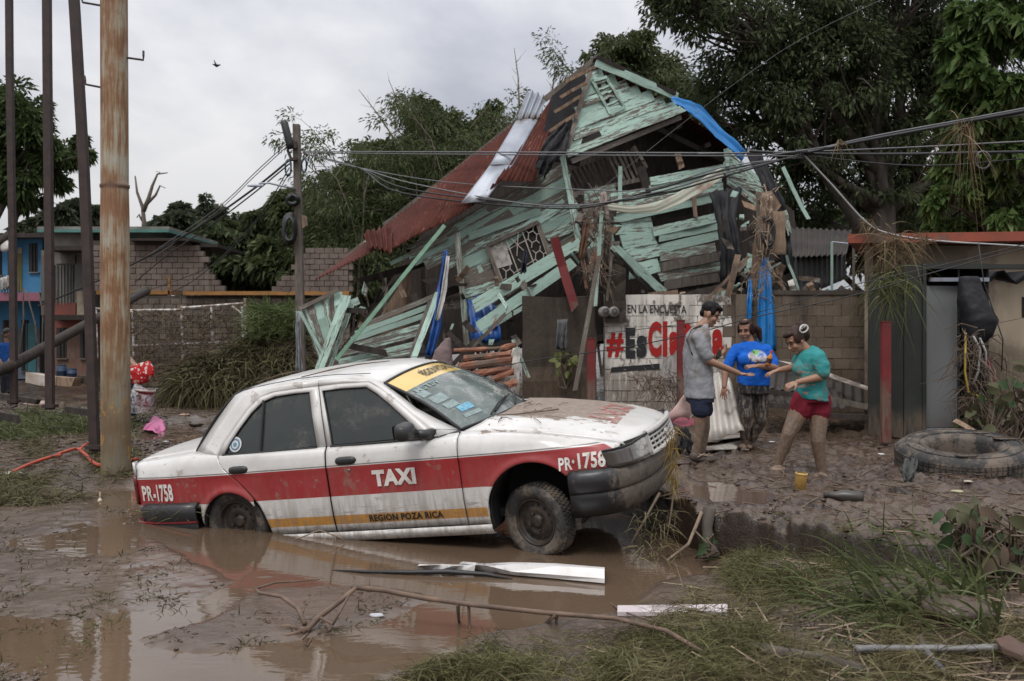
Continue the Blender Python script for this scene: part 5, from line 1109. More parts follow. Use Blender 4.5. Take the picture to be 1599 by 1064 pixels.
CREAM = simple('cream_render', (.40, .335, .245), (.29, .235, .17), 2.2, .85, .25, 14, .006, (1, 1, .5), 'Object', 0, dirt=.38, dirtcol=(.16, .125, .095), mudz=1.5)
REDROOF = simple('red_roof_edge', (.30, .065, .035), (.16, .05, .032), 3, .75, .3, 12, .006, rnd=0, dirt=.25)
zr = H + (520 - 384) / FP * 14.2
shed = thing('shed', 'cream concrete shed with a red-edged flat roof at the right', 'building', (shx0 + 2.5, 16, .3))
MB().slab([(shx0, 14.2, .1), (shx0 + .12, 14.2, .1), (shx0 + 1.5, 17.6, .1), (shx0 + 1.38, 17.6, .1)], (0, 0, zr - .1)).obj('wall', CREAM, shed)
MB().box((shx0 + 1.6, 14.26, zr - .22), (2.7, .12, .44)).obj('lintel', CREAM, shed)
MB().box((shx0 + .21, 14.255, (zr - .44) / 2 + .0), (.09, .11, zr - .44)).obj('wall', CREAM, shed)
xw = (1541 - CX) * 14.3 / FP; MB().box((xw + 1.6, 14.40, (zr + .1) / 2), (3.2, .12, zr - .1)).obj('wall', CREAM, shed)
MB().box((shx0 + 3.4, 17.2, 1.4), (3.8, .12, 2.6)).obj('wall', CREAM, shed)
ov = MB(); a = P(1324, 378, 13.85); A_ = [(a[0], 13.85), (a[0] + 7, 13.72), (a[0] + 7, 17.6), (a[0] + 1.62, 17.6)]
ov.slab([(x, y, zr + .005 + (.012 * (x - a[0]))) for x, y in A_], (0, 0, .13)).obj('roof_slab', REDROOF, shed)
pl = MB().slab([P(1562, 434, 14.32), P(1578, 434, 14.32), P(1578, 441, 14.32), P(1562, 441, 14.32)], (0, .02, 0)).obj('number_plate', simple('plate_white', (.55, .55, .55)), shed)
text_mb('106', [P(1563.5, 435, 14.31), P(1576, 435, 14.31), P(1576, 440.4, 14.31), P(1563.5, 440.4, 14.31)], .03).obj('lettering', simple('blue_ink', (.03, .06, .35)), pl)
fr = [P(1596, 464, 14.33), P(1610, 463, 14.33), P(1610, 496, 14.33), P(1596, 496, 14.33)]
MB().slab(fr, (0, .03, 0)).obj('window', DARK, shed)
GREEN = simple('dark_green_steel', (.026, .030, .025), (.014, .017, .014), 2, .55, .1, 20, .003, rnd=0, dirt=.18, mudz=.62)
Yb = 13.1; box = thing('steel_box', 'tall dark green steel box with a fogged grey door, standing open by the shed', 'metal box', tuple(P(1440, 690, Yb) * [1, 1, 0] + [0, 0, .3]))
c0, c1, c2 = P(1441, 413, Yb), P(1441, 690, Yb), P(1500, 690, Yb)
bz, tz = c1[2] + .04, c0[2]
lx = [(P(1357, 500, Yb + .55)[0], Yb + .55), (P(1383, 500, Yb + .32)[0], Yb + .32), (P(1412, 500, Yb + .05)[0], Yb + .05), (c0[0], Yb)]
for i in range(3):
    zt0 = tz - .12 * (2 - i) * .5; zt1 = tz - .12 * (1 - i) * .5 if i < 2 else tz
    MB().slab([(lx[i][0], lx[i][1], bz), (lx[i + 1][0] - .012, lx[i + 1][1], bz), (lx[i + 1][0] - .012, lx[i + 1][1], min(tz, zt1)), (lx[i][0], lx[i][1], zt0)], (0, .04, 0)).obj('side_panel', GREEN, box)
MB().box((c0[0] + .01, Yb - .015, (bz + tz) / 2), (.05, .05, tz - bz)).obj('corner_post', GREEN, box, bevel=.008)
xr = P(1500, 500, Yb)[0]; xe = P(1545, 500, Yb)[0]; xR = P(1615, 500, Yb)[0]
FOG = simple('fogged_grey_panel', (.21, .215, .215), (.14, .145, .145), .9, .42, .05, 6, .003, rnd=0, dirt=.12, mudz=.55)
MB().slab([(c0[0] + .05, Yb + .06, bz + .14), (xr, Yb + .10, bz + .14), (xr, Yb + .10, tz - .28), (c0[0] + .05, Yb + .06, tz - .28)], (0, .03, 0)).obj('door_panel', FOG, box)
for k_ in range(13):
    z = bz + .25 + k_ * (tz - bz - .6) / 12; MB().tube([(xr - .03, Yb + .05, z), (xr + .03, Yb + .05, z)], .008, 5).obj('hinge_pin', GREEN, box)
MB().tube([(xr, Yb + .06, bz), (xr, Yb + .06, tz)], .014, 6).obj('hinge_rod', GREEN, box)
MB().box(((c0[0] + xR) / 2, Yb + .05, tz - .03), (xR - c0[0], .16, .06)).obj('top_beam', GREEN, box)
MB().box(((c0[0] + xe) / 2, Yb + .10, bz + .03), (xe - c0[0], .2, .06)).obj('bottom_beam', GREEN, box)
MB().box(((c0[0] + .1 + xr) / 2 - .05, Yb + .03, bz + .11), (xr - c0[0] - .1, .05, .05)).obj('sill_strip', GALV, box)
MB().box(((c0[0] + xe) / 2 + .05, Yb + .03, tz - .20), (xe - c0[0] - .1, .06, .05)).obj('light_strip', GALV, box)
MB().box(((c0[0] + xe) / 2, Yb + .95, (bz + tz) / 2), (xe - c0[0], .04, tz - bz)).obj('back_panel', DARK, box)
MB().box((xe, Yb + .5, (bz + tz) / 2), (.03, .9, tz - bz)).obj('side_panel', DARK, box)
MB().box(((c0[0] + xe) / 2, Yb + .48, tz - .0), (xe - c0[0], .9, .03)).obj('top_panel', GREEN, box)
A_ = np.array([[(x, Yb + .1 + j * .6, tz - .05 - (.10 + .09 * math.sin(i * 1.3)) * (1 - j * .5)) for j in (0, .5, 1)] for i, x in enumerate(np.linspace(xe - .1, xR, 9))])
MB().grid(A_).obj('torn_lining', BLACKF, box, smooth=True, solid=.02)
CORD = simple('dark_corrugated', (.045, .036, .030), (.022, .018, .015), 2, .7, .2)
lt = thing('lean_to', 'dark corrugated lean-to roof behind the block wall, beside the house', 'shed', tuple(P(1290, 600, 19) * [1, 1, 0] + [0, 0, .3]))
corr_sheet(P(1228, 355, 20), P(1330, 360, 20), P(1232, 402, 18.4), P(1322, 398, 18.4), pitch=.12, amp=.02).obj('roof_sheet', CORD, lt, smooth=True, solid=.005)
corr_sheet(P(1238, 402, 19), P(1320, 398, 19), P(1240, 470, 19), P(1320, 436, 19), pitch=.10, amp=.02).obj('wall_sheet', simple('grey_corrugated', (.20, .20, .21), (.10, .095, .095), 2, .5, .1, metal=.3), lt, smooth=True, solid=.005)
for px in (1299, 1333): MB().tube([P(px, 378, 18.2), P(px, 600, 18.2)], .025, 6).obj('post', TQ_L if px == 1299 else WOOD_G, lt)
MB().tube([P(1299, 378, 18.2), P(1330, 381, 18.0)], .012, 5).obj('tie_bar', GALV, lt)
def pole_mat():
    t = NT('rusty_pole_paint'); p = t.pos((1, 1, .16)); q = t.pos((1, 1, 1)); z = t.sep(q)[2]
    n = t.noise(t.pos((1, 1, .09)), 17, 7, .68, .4); f = t.noise(t.pos((1, 1, .06)), 45, 5, .7); big = t.noise(q, 2.6, 5)
    v = t.math('MULTIPLY_ADD', f, .32, t.math('MULTIPLY_ADD', big, .36, t.math('MULTIPLY', n, .36)))
    col = t.ramp(v, [(.38, (.36, .37, .335)), (.475, (.30, .25, .175)), (.55, (.21, .105, .045)), (.68, (.075, .033, .020))])
    spots = t.step(.665, .69, t.noise(t.pos((1, 1, .55)), 11, 5, .65)); col = t.mix(t.math('MULTIPLY', spots, .85), col, (.045, .022, .015))
    low = t.step(2.1, .5, z); col = t.mix(t.math('MULTIPLY', low, .72), col, t.ramp(n, [(.35, (.075, .060, .038)), (.65, (.15, .115, .06))]))
    for zc, c, w_, a in ((3.44, (.085, .038, .022), .07, .8), (3.2, (.2, .085, .038), .22, .55)): col = t.mix(t.math('MULTIPLY', t.step(w_, 0, t.math('ABSOLUTE', t.math('SUBTRACT', z, zc))), a), col, c)
    yel = t.math('MULTIPLY', t.step(.56, .60, t.noise(t.pos((3, 3, 1.6)), 1.7, 5, .65)), t.math('MULTIPLY', t.step(.10, .3, z), t.step(1.0, .8, z))); col = t.mix(t.math('MULTIPLY', yel, .8), col, (.42, .20, .03))
    t.bump(t.math('ADD', v, spots), .25, .006); return t.fin(col, .62)
POLEM = pole_mat()
Yp = 11.7; bx = P(181, 735, Yp); r_ = .155
rp = thing('utility_pole', 'thick rusty painted steel utility pole with step irons beside the taxi', 'utility pole', (bx[0], Yp, 0))
zs = np.concatenate([np.linspace(-.3, 3.40, 12), [3.42, 3.425, 3.46, 3.465], np.linspace(3.5, 9.5, 10)])
m = MB(); m.loft([np.c_[bx[0] + (r_ * (1.02 - .012 * (z - 3)) + (.012 if 3.42 < z < 3.463 else 0) + (.006 if z < 3.4 else 0)) * np.cos(a_ := np.linspace(0, 6.2832, 28, endpoint=False)) - .004 * z, Yp + r_ * np.sin(a_), np.full(28, z)] for z in zs]).obj('shaft', POLEM, rp, smooth=True)
RUSTY = simple('brown_rust_metal', (.050, .030, .025), (.022, .014, .013), 9, .7, .3, 30, .003)
for sx, (x0, y0), (x1, y1), (x2, y2) in ((-1, (160, 10), (129, 4), (126, -8)), (1, (199, 90), (224, 94), (224, 80)), (-1, (160, 138), (134, 132), (132, 119))):
    MB().tube([P(x0 + sx * -4, y0, Yp), P(x1, y1, Yp - .02), P((x1 + x2) / 2, (y1 + y2) / 2, Yp - .02), P(x2, y2, Yp)], .013, 6).obj('step_iron', RUSTY, rp)
def lean_post(label, pts, Y, w):
    t = thing('steel_post', label, 'post', tuple(P(*pts[-1], Y)), 'thin brown steel posts'); m = MB(); r = w * Y / FP / 2
    for k in range(len(pts) - 1):
        a, b = P(*pts[k], Y), P(*pts[k + 1], Y); rg = []
        for q in (a, b): rg.append(np.array([q + [-r, -r, 0], q + [r, -r, 0], q + [r, r, 0], q + [-r, r, 0]]))
        m.loft(rg)
    m.obj('shaft', RUSTY, t)
    b = P(*pts[-1], Y); MB().box((b[0], Y, b[2] + .06), (r * 3.4, r * 3.4, .05)).obj('base_plate', RUSTY, t)
    MB().slab([P(pts[0][0] - 5, -180, Y), P(pts[0][0] + 5, -180, Y), P(pts[0][0] + 5, -172, Y), P(pts[0][0] - 5, -172, Y)], (0, .05, 0)).obj('top_cap', RUSTY, t)
lean_post('leftmost thin brown steel post at the left edge', [(13, -180), (15, 100), (20, 400), (22, 632)], 17.5, 9)
lean_post('middle thin brown steel post, straight, between two others', [(72, -180), (74, 100), (77, 400), (78, 640)], 16.5, 11)
lean_post('thin brown steel post leaning right, next to the rusty pole', [(104, -180), (117, 20), (131, 260), (137, 400), (143, 560), (148, 705)], 13.2, 13)
MB().tube([P(-30, 590, 17), P(20, 570, 17.5), P(120, 515, 19.5), P(228, 455, 22)], [.10, .10, .095, .085], 10).obj('fallen_pole', WOOD_D, label='dark fallen timber pole leaning across the left posts', cat='pole', smooth=True)
MB().tube([P(196, 468, 22.5), P(232, 452, 22.8)], [.09, .10], 8).obj('mossy_log', simple('mossy_wood', (.06, .06, .03), (.03, .025, .02), 9, .9, .5), label='short mossy black log end right of the rusty pole', cat='log', smooth=True)
Yu = 21.0; up = thing('utility_pole', 'weathered wooden utility pole with lamp arm and black cable coils', 'utility pole', tuple(P(468, 600, Yu) * [1, 1, 0] + [0, 0, .2]))
a, b = P(463, 195, Yu), P(472, 600, Yu); b[2] = .1
MB().loft([np.array([lerp(b, a, t) + [sx * (.088 - .02 * t), sy * .08, 0] for sx, sy in ((-1, -1), (1, -1), (1, 1), (-1, 1))]) for t in np.linspace(0, 1, 9)]).obj('shaft', WOOD_G, up)
MB().tube([P(461, 295, Yu - .1), P(440, 291, Yu - .2), P(420, 286, Yu - .3), P(404, 287, Yu - .35)], .022, 6).obj('lamp_arm', GALV, up, smooth=True)
MB().loft([np.array([P(386 + 26 * t, 291 + sy * (3.5 * math.sin(.4 + 2.4 * t)), Yu - .35 + sz * .12) for sy, sz in ((-1, -1), (-1, 1), (.5, 1), (.5, -1))]) for t in np.linspace(0, 1, 6)]).obj('lamp_head', GALV, up, smooth=True)
CAB = simple('black_cable', (.018, .018, .019), None, 5, .5, 0); CABG = simple('grey_cable', (.14, .14, .145), None, 5, .5, 0); CABB = simple('teal_cable', (.02, .055, .07), None, 5, .5, 0); CABW = simple('pale_cable', (.38, .37, .36), None, 5, .6, 0)
def coil(cx, cy, rx, ry, Y, n, r, name, mat, par):
    m = MB()
    for k in range(n):
        q = [P(cx + rx * (1 - .05 * k) * math.cos(a) + rng.uniform(-.6, .6), cy + ry * (1 - .04 * k) * math.sin(a), Y - .1 - .03 * k + .02 * math.sin(3 * a)) for a in np.linspace(0, 6.2832, 18)]
        m.tube(q, r, 5, False)
    return m.obj(name, mat, par, smooth=True)
coil(452, 358, 10, 24, Yu, 7, .035, 'cable_coil', CAB, up); coil(457, 312, 9, 8, Yu, 5, .04, 'cable_coil', CAB, up)
coil(475, 258, 4, 12, Yu, 4, .014, 'cable_coil', CABB, up); coil(450, 262, 5, 13, Yu, 4, .014, 'cable_coil', CABB, up)
MB().lathe([(0, 0), (.07, 0), (.08, .1), (.08, .55), (.05, .6), (0, .6)], P(454, 232, Yu - .15), (-.25, 0, 1), 12).obj('splice_box', CAB, up, smooth=True)
MB().box(P(456, 227, Yu - .1), (.22, .12, .14)).obj('bracket', RUSTY, up); MB().box(P(459, 249, Yu - .1), (.16, .14, .06)).obj('bracket', RUSTY, up)
MB().tube([P(449, 234, Yu - .1), P(455, 250, Yu - .12)], .03, 6).obj('strut', RUSTY, up)
MB().slab([P(471, 335, Yu - .15), P(479, 338, Yu - .15), P(480, 352, Yu - .15), P(472, 357, Yu - .15)], (0, .03, 0)).obj('wood_scrap', WOOD_B, up)
cloth('plastic_wrap', [hq((462, 486), (470, 486), 20.6), hq((462, 530), (470, 530), 20.5), hq((463, 584), (472, 584), 20.4)], 'grey plastic sheeting wrapped round the foot of the wooden pole', 'plastic sheet', simple('grey_plastic', (.3, .31, .33), (.16, .16, .17), 6, .4), .05, 2)
def wire(label, pts, r, mat, grp='overhead wires', sag=0, n=9):
    P_ = [P(*q) for q in pts]
    if pts[-1][0] == 1620: P_.append(P_[-1] + (P_[-1] - P_[-2]) * 3)
    if sag:
        a, b = P_[0], P_[-1]; P_ = [lerp(a, b, t) - [0, 0, sag * 4 * t * (1 - t)] for t in np.linspace(0, 1, n)]
    else:
        V = np.array(P_); t0 = np.linspace(0, len(V) - 1, (len(V) - 1) * 5 + 1); out = []
        for t in t0:   # Catmull-Rom
            i = min(int(t), len(V) - 2); f = t - i; p0 = V[max(i - 1, 0)]; p1 = V[i]; p2 = V[i + 1]; p3 = V[min(i + 2, len(V) - 1)]
            out.append(.5 * (2 * p1 + (p2 - p0) * f + (2 * p0 - 5 * p1 + 4 * p2 - p3) * f * f + (3 * p1 - p0 - 3 * p2 + p3) * f ** 3))
        P_ = out
    return MB().tube(P_, r, 5, False).obj('overhead_wire', mat, label=label, cat='wire', group=grp, smooth=True)
wire('upper of two level pale wires crossing the gable from the wooden pole', [(473, 237, 20.9), (800, 238, 17), (1250, 240, 13.5)], .012, CABG)
wire('lower of two level pale wires crossing the gable from the wooden pole', [(473, 239, 20.9), (800, 242, 17), (1250, 244, 13.5)], .012, CABG)
wire('thin black wire rising from the wooden pole top to the left', [(446, 226, 20.9), (399, 269, 22), (338, 326, 24), (230, 400, 27)], .011, CABG)
wire('second grey wire beside the one rising left of the wooden pole', [(447, 230, 20.9), (398, 275, 22), (336, 333, 24), (232, 408, 27)], .010, CABG)
wire('thick teal-black cable from the pole bracket down to the left', [(452, 250, 20.9), (399, 293, 21.5), (305, 358, 23), (203, 415, 25), (136, 446, 26.5), (60, 478, 28)], .024, CAB)
wire('second thick black cable looping under the street lamp to the left', [(452, 256, 20.9), (396, 302, 21.5), (330, 352, 23), (262, 398, 25), (212, 440, 27)], .016, CAB)
wire('slack black wire hanging from the pole coil to the left houses', [(449, 275, 20.9), (410, 335, 22), (330, 415, 25), (205, 462, 28)], .010, CAB)
wire('thin black wire sloping to the broken block gable', [(452, 262, 20.9), (395, 350, 22), (300, 440, 26), (215, 475, 28)], .012, CAB)
for k, (lb, mid, end, mt, r) in enumerate((('topmost black cable sagging from the wooden pole across the rusty roof', (640, 296), (860, 320), CAB, .014), ('pale cable sagging across the rusty roof below the topmost', (650, 288), (856, 322), CABG, .012), ('lowest black cable sagging across the rusty roof', (630, 302), (880, 326), CAB, .014), ('thin cable drooping across the silver sheet', (700, 285), (900, 296), CABG, .009))):
    wire(lb, [(474, 240, 20.8), (560, 262, 19.2), (*mid, 17.6), (*end, 15.8), (1010, 308 - k * 4, 14.6), (1130, 276 - k * 5, 13.8), (1255, 240 + k * 2, 13.4)], r, mt)
wire('black cable running from the cable knot up to the right edge', [(1255, 240, 13.4), (1340, 222, 12.5), (1480, 196, 11.3), (1620, 170, 10.5)], .020, CAB)
wire('grey cable just above the black one rising to the right edge', [(1255, 238, 13.4), (1360, 214, 12.5), (1490, 190, 11.3), (1620, 166, 10.5)], .012, CABG)
wire('third grey cable rising to the right edge', [(1200, 243, 13.6), (1360, 219, 12.5), (1490, 194, 11.3), (1620, 176, 10.5)], .010, CABG)
wire('level black cable running right from the cable knot', [(1170, 236, 13.8), (1255, 240, 13.4), (1400, 241, 12.3), (1620, 237, 10.8)], .018, CAB)
wire('level grey wire just above the black one at the right', [(1090, 240, 14.2), (1255, 237, 13.4), (1430, 230, 12.3), (1620, 220, 10.8)], .010, CABG)
wire('thin drooping black wire under the cables at the right', [(1255, 242, 13.4), (1380, 256, 12.3), (1480, 258, 11.6), (1620, 246, 10.8)], .008, CAB)
wire('pale service wire dropping from the cable knot over the red roof edge', [(1255, 242, 13.4), (1300, 290, 13.4), (1350, 345, 13.5), (1385, 364, 13.6), (1460, 376, 13.6), (1620, 386, 13.5)], .013, CABW)
wire('thin wire rising across the big tree to the top right', [(870, 355, 15.5), (1000, 245, 15), (1220, 80, 14), (1420, -20, 13)], .0035, CABG)
wire('long black wire crossing the slogan wall to the green box', [(905, 350, 15.4), (1010, 345, 15.2)], .006, CAB)
wire('low black wire across the slogan up to the shed', [(760, 576, 14.5), (850, 560, 14.2), (960, 545, 13.6), (1080, 522, 12.6), (1180, 495, 12.2), (1330, 462, 11.8), (1460, 425, 11.5), (1620, 382, 11.3)], .007, CAB)
wire('second low black wire across the slogan just below the first', [(950, 520, 13.8), (1085, 504, 12.8), (1190, 486, 12.3), (1330, 446, 11.8), (1480, 412, 11.5), (1620, 376, 11.3)], .005, CAB)
kn = MB()
for k in range(6): kn.tube([P(1244 + 4 * k, 237 + 3 * math.sin(a) , 13.35 + .03 * math.cos(a)) for a in np.linspace(0, 6.28, 9)], .012, 4, False)
kn.obj('cable_knot', CAB, label='black tape knot where the cables meet right of the house', cat='cable knot')
STRAW = leaf_mat('straw', (.20, .145, .085), (.06, .045, .028), None, .1, .8, 3); STRAWG = leaf_mat('green_straw', (.11, .12, .05), (.04, .045, .02), None, .1, .7, 3)
def blades(mb, base, dirs, L, wd, seg=4, curl=.6, gz=-1.0, m=0):
    """arching grass blades: base (n,3), dirs (n,3), length, width"""
    n_ = len(base); dirs = dirs / (np.linalg.norm(dirs, axis=1)[:, None] + 1e-9); L = np.broadcast_to(L, (n_,)); wd = np.broadcast_to(wd, (n_,))
    sd = np.cross(dirs, rng.normal(size=(n_, 3))); sd /= np.linalg.norm(sd, axis=1)[:, None] + 1e-9
    t = np.linspace(0, 1, seg + 1); c = rng.uniform(.4, 1.2, n_) * curl
    pts = base[:, None] + dirs[:, None] * (L[:, None] * t)[..., None] + np.array([0, 0, gz]) * (c[:, None] * L[:, None] * t ** 2)[..., None]
    ww = (wd[:, None] * (1 - t ** 1.5 * .92))[..., None] * .5; A = pts + sd[:, None] * ww; B = pts - sd[:, None] * ww
    V = np.stack([A, B], 2).reshape(n_, -1, 3); k = np.arange(n_)[:, None] * (2 * (seg + 1)); F = np.concatenate([k + np.array([[2 * i, 2 * i + 1, 2 * i + 3, 2 * i + 2]]) for i in range(seg)])
    mb.add(V.reshape(-1, 3), F, None, m)
def straw_tuft(label, px, py, Y, n, L, w, mat, sp=.1, up=False):
    c = P(px, py, Y); m = MB(); b_ = c + rng.normal(size=(n, 3)) * [sp, sp * .6, sp * .8]; d = rng.normal(size=(n, 3)) * [.75, .6, .55] + [0, 0, -.45]
    blades(m, b_, d, L * rng.uniform(.2, .9, n) ** 1.2, w, 5, .9); return m.obj('straw_tuft', mat, label=label, cat='straw', group='straw caught on wires and roofs')
t0 = straw_tuft('big hank of dry straw hanging from the red roof edge', 1393, 385, 13.3, 260, .75, .012, STRAW, .13)
straw_tuft('greenish lower straw trailing over the green box', 1392, 440, 12.7, 200, .75, .012, STRAWG, .14)
straw_tuft('small dry straw tuft right of the big hank', 1440, 372, 13.4, 70, .5, .01, STRAW, .06)
straw_tuft('dry straw tuft standing on the corner of the red roof', 1358, 350, 13.7, 60, .35, .012, STRAW, .06)
straw_tuft('straw tuft hanging on the cables near the right edge', 1510, 196, 11.1, 90, 1.0, .008, STRAW, .06)
straw_tuft('straw wisp on the cable right of the knot', 1312, 224, 12.7, 26, .3, .010, STRAW, .03)
coil(1535, 250, 12, 14, 11.4, 2, .008, 'wire_loop', CABG, None); tag(bpy.data.objects['wire_loop'], 'loose grey wire loop hanging under the cables at the right', 'wire')
m = MB(); m.tube([P(338, 103, 30) + [-.12, 0, .05], P(338, 103, 30), P(338, 103, 30) + [.13, 0, .03]], [.01, .05, .01], 6); m.tube([P(338, 103, 30) + [0, -.25, .1], P(338, 103, 30), P(338, 103, 30) + [0, .25, .1]], [.01, .035, .01], 5)
m.obj('bird', CAB, label='small dark bird flying in the grey sky', cat='bird', smooth=True)
BLUEW = simple('blue_render', (.055, .22, .40), (.035, .15, .28), 1.6, .8, .2, 12, .006, coord='Object', rnd=3, dirt=.2, mudz=1.9)
GREYW = simple('stained_grey_render', (.27, .25, .225), (.10, .088, .075), 1.4, .88, .25, 12, .006, (1, 1, .5), rnd=3, dirt=.25, mudz=1.9)
REDW = simple('brick_red_render', (.22, .062, .045), (.13, .045, .036), 2, .85, .2, rnd=3, dirt=.3, mudz=1.7)
PINKW = simple('faded_magenta_ledge', (.28, .10, .15), (.2, .08, .10), 3, .8, .2)
DKW = simple('dark_opening', (.020, .018, .018), (.010, .009, .009), 2, .5, .1)
ROLL = simple('grey_shutter', (.13, .13, .122), (.07, .068, .062), 3, .6, .2, 3, .02, (30, 1, 1))
OCH = simple('ochre_band', (.34, .16, .045), (.24, .115, .038), 3, .8, .2, dirt=.2); TEALB = simple('teal_fascia', (.09, .22, .19), (.06, .15, .13), 3, .7, .1)
def fslab(par, name, x0, y0, x1, y1, Y, dep, mat, **k):
    a, b = P(x0, y0, Y), P(x1, y1, Y); return MB().box(((a[0] + b[0]) / 2, Y + dep / 2, (a[2] + b[2]) / 2), (abs(b[0] - a[0]), dep, abs(a[2] - b[2]))).obj(name, mat, par, **k)
def window_at(par, x0, y0, x1, y1, Y, bars=3, frame=DKW):
    w = fslab(par, 'window', x0, y0, x1, y1, Y - .01, .04, DKW)
    for k in range(1, bars): fslab(w, 'bar', x0 + (x1 - x0) * k / bars - .4, y0, x0 + (x1 - x0) * k / bars + .4, y1, Y - .05, .03, RUSTY)
    fslab(w, 'sill', x0 - 1, y1, x1 + 1, y1 + 1.4, Y - .08, .12, GREYW); return w
Yh = 31
bh_ = thing('blue_house', 'two-storey bright blue house at the left edge with a magenta balcony ledge', 'house', tuple(P(20, 580, Yh) * [1, 1, 0] + [0, 0, .25]))
fslab(bh_, 'upper_wall', -120, 371, 66, 462, Yh, 4, BLUEW); fslab(bh_, 'lower_wall', -120, 470, 62, 592, Yh + .3, 3.6, BLUEW)
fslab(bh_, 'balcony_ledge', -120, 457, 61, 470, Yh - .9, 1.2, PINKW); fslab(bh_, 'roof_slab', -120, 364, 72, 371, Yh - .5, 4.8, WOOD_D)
window_at(bh_, 45, 380, 59, 425, Yh); window_at(bh_, 12, 385, 20, 430, Yh); window_at(bh_, -6, 380, 3, 430, Yh)
dr = fslab(bh_, 'door', 27, 396, 34, 455, Yh - .02, .05, simple('olive_door', (.16, .14, .03), (.10, .09, .025), 3, .6)); fslab(dr, 'fanlight', 28, 387, 34, 396, Yh - .03, .05, CREAM)
for x in (4, 33): window_at(bh_, x, 500, x + 12, 580, Yh + .3, 4)
fslab(bh_, 'door', 40, 505, 56, 588, Yh + .27, .05, simple('teal_door', (.04, .17, .18), (.03, .1, .12), 3, .5))
for k in range(7): fslab(bh_, 'railing_bar', 2 + k * 4.5, 430 + k % 3, 3 + k * 4.5, 458, Yh - .9, .03, WOOD_G)
ct = thing('satellite_dish', 'small white satellite dish on the corner of the blue house', 'dish', tuple(P(11, 382, Yh - .4)))
MB().lathe([(.0, .06), (.12, .045), (.22, .0), (.225, .01), (.12, .06), (0, .075)], P(10, 384, Yh - .5), (-.3, -1, .5), 20).obj('dish', METW, ct, smooth=True); MB().tube([P(10, 384, Yh - .45), P(13, 372, Yh - .1)], .02, 5).obj('arm', RUSTY, ct)
cloth('laundry', [hq((0, 434), (16, 430), Yh - 1.0), hq((1, 455), (14, 450), Yh - 1.0)], 'white laundry heap hanging on the blue balcony', 'laundry', METW, .08, 3)
Yc = 30
gh = thing('grey_house', 'stained grey two-storey house with shutters above a red ground floor', 'house', tuple(P(110, 590, Yc) * [1, 1, 0] + [0, 0, .25]))
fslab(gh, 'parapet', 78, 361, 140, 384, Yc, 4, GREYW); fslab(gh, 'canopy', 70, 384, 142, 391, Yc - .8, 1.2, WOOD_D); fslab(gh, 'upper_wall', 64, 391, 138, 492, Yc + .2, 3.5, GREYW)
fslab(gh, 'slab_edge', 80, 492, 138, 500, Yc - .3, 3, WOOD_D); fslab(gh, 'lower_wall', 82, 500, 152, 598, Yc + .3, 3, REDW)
fslab(gh, 'roof_fascia', 58, 358, 264, 363, Yc - .3, 5, TEALB); fslab(gh, 'roof_slab', 58, 354, 264, 358, Yc - .1, 5, GREYW)
sh = fslab(gh, 'shutter', 84, 414, 114, 476, Yc + .14, .06, ROLL); fslab(gh, 'shutter', 120, 410, 131, 455, Yc + .14, .06, ROLL); fslab(gh, 'shutter', 64, 420, 72, 470, Yc + .14, .06, ROLL)
for k in range(6): fslab(sh, 'slat', 84 + k * 5, 414, 84.8 + k * 5, 476, Yc + .10, .04, GREYW)
fslab(gh, 'red_panel', 84, 473, 118, 492, Yc + .12, .08, REDW); fslab(gh, 'white_panel', 120, 455, 134, 492, Yc + .1, .1, CREAM); fslab(gh, 'white_panel', 86, 398, 117, 412, Yc + .12, .08, GREYW)
for x0, x1 in ((88, 104), (125, 138)): window_at(gh, x0, 512, x1, 560, Yc + .3, 3)
Yg = 29; bw_ = thing('broken_block_wall', 'tall brown block gable wall with its right side broken away in a curve', 'wall', tuple(P(230, 480, Yg) * [1, 1, 0] + [0, 0, .25]))
kx = Yg / FP; a0 = P(137, 455, Yg); W_ = (354 - 137) * kx; Hh = (455 - 376) * kx
def keepg(u, v):
    px = 137 + u / kx; py = 455 - v / kx; lim = np.interp(py, [372, 384, 392, 410, 430, 445, 456], [299, 303, 312, 323, 328, 340, 358]); return px < lim + rng.uniform(-3, 3)
block_wall(bw_, a0[0], a0[2], W_, Hh, Yg, 16.5 * kx, 9.0 * kx, .18, (BLK_L,), keep=keepg, jt=.016)
MB().slab([P(137, 455, Yg + .04), P(352, 455, Yg + .04), P(330, 436, Yg + .04), P(322, 412, Yg + .04), P(308, 392, Yg + .04), P(296, 378, Yg + .04), P(137, 376, Yg + .04)][::-1], (0, .1, 0)).obj('mortar', MORTAR, bw_)
fslab(bw_, 'roof_sheet', 200, 372, 300, 376, Yg - .4, 4, WOOD_D); fslab(bw_, 'roof_sheet', 298, 381, 340, 386, Yg + .3, 3, WOOD_D); fslab(bw_, 'stub', 315, 386, 322, 404, Yg + .8, .3, BLK_L)
Yg2 = 26.6; bw2 = thing('broken_block_wall', 'low broken block wall stepping up behind the wooden pole', 'wall', tuple(P(490, 450, Yg2) * [1, 1, 0] + [0, 0, .25]))
kx = Yg2 / FP; a0 = P(424, 456, Yg2)
def keep2(u, v):
    px = 424 + u / kx; py = 456 - v / kx; return py > np.interp(px, [424, 436, 455, 475, 600], [452, 440, 430, 388, 386]) + rng.uniform(-2, 2)
block_wall(bw2, a0[0], a0[2], 126 * kx, 70 * kx, Yg2, 15 * kx, 8.6 * kx, .18, (BLK_L,), keep=keep2, jt=.016)
MB().slab([P(426, 456, Yg2 + .04), P(550, 456, Yg2 + .04), P(550, 390, Yg2 + .04), P(480, 390, Yg2 + .04), P(456, 432, Yg2 + .04), P(436, 442, Yg2 + .04)][::-1], (0, .1, 0)).obj('mortar', MORTAR, bw2)
yw = thing('yard_wall', 'long dark block yard wall with an ochre band along its top', 'wall', tuple(P(400, 600, 26.8) * [1, 1, 0] + [0, 0, .25]))
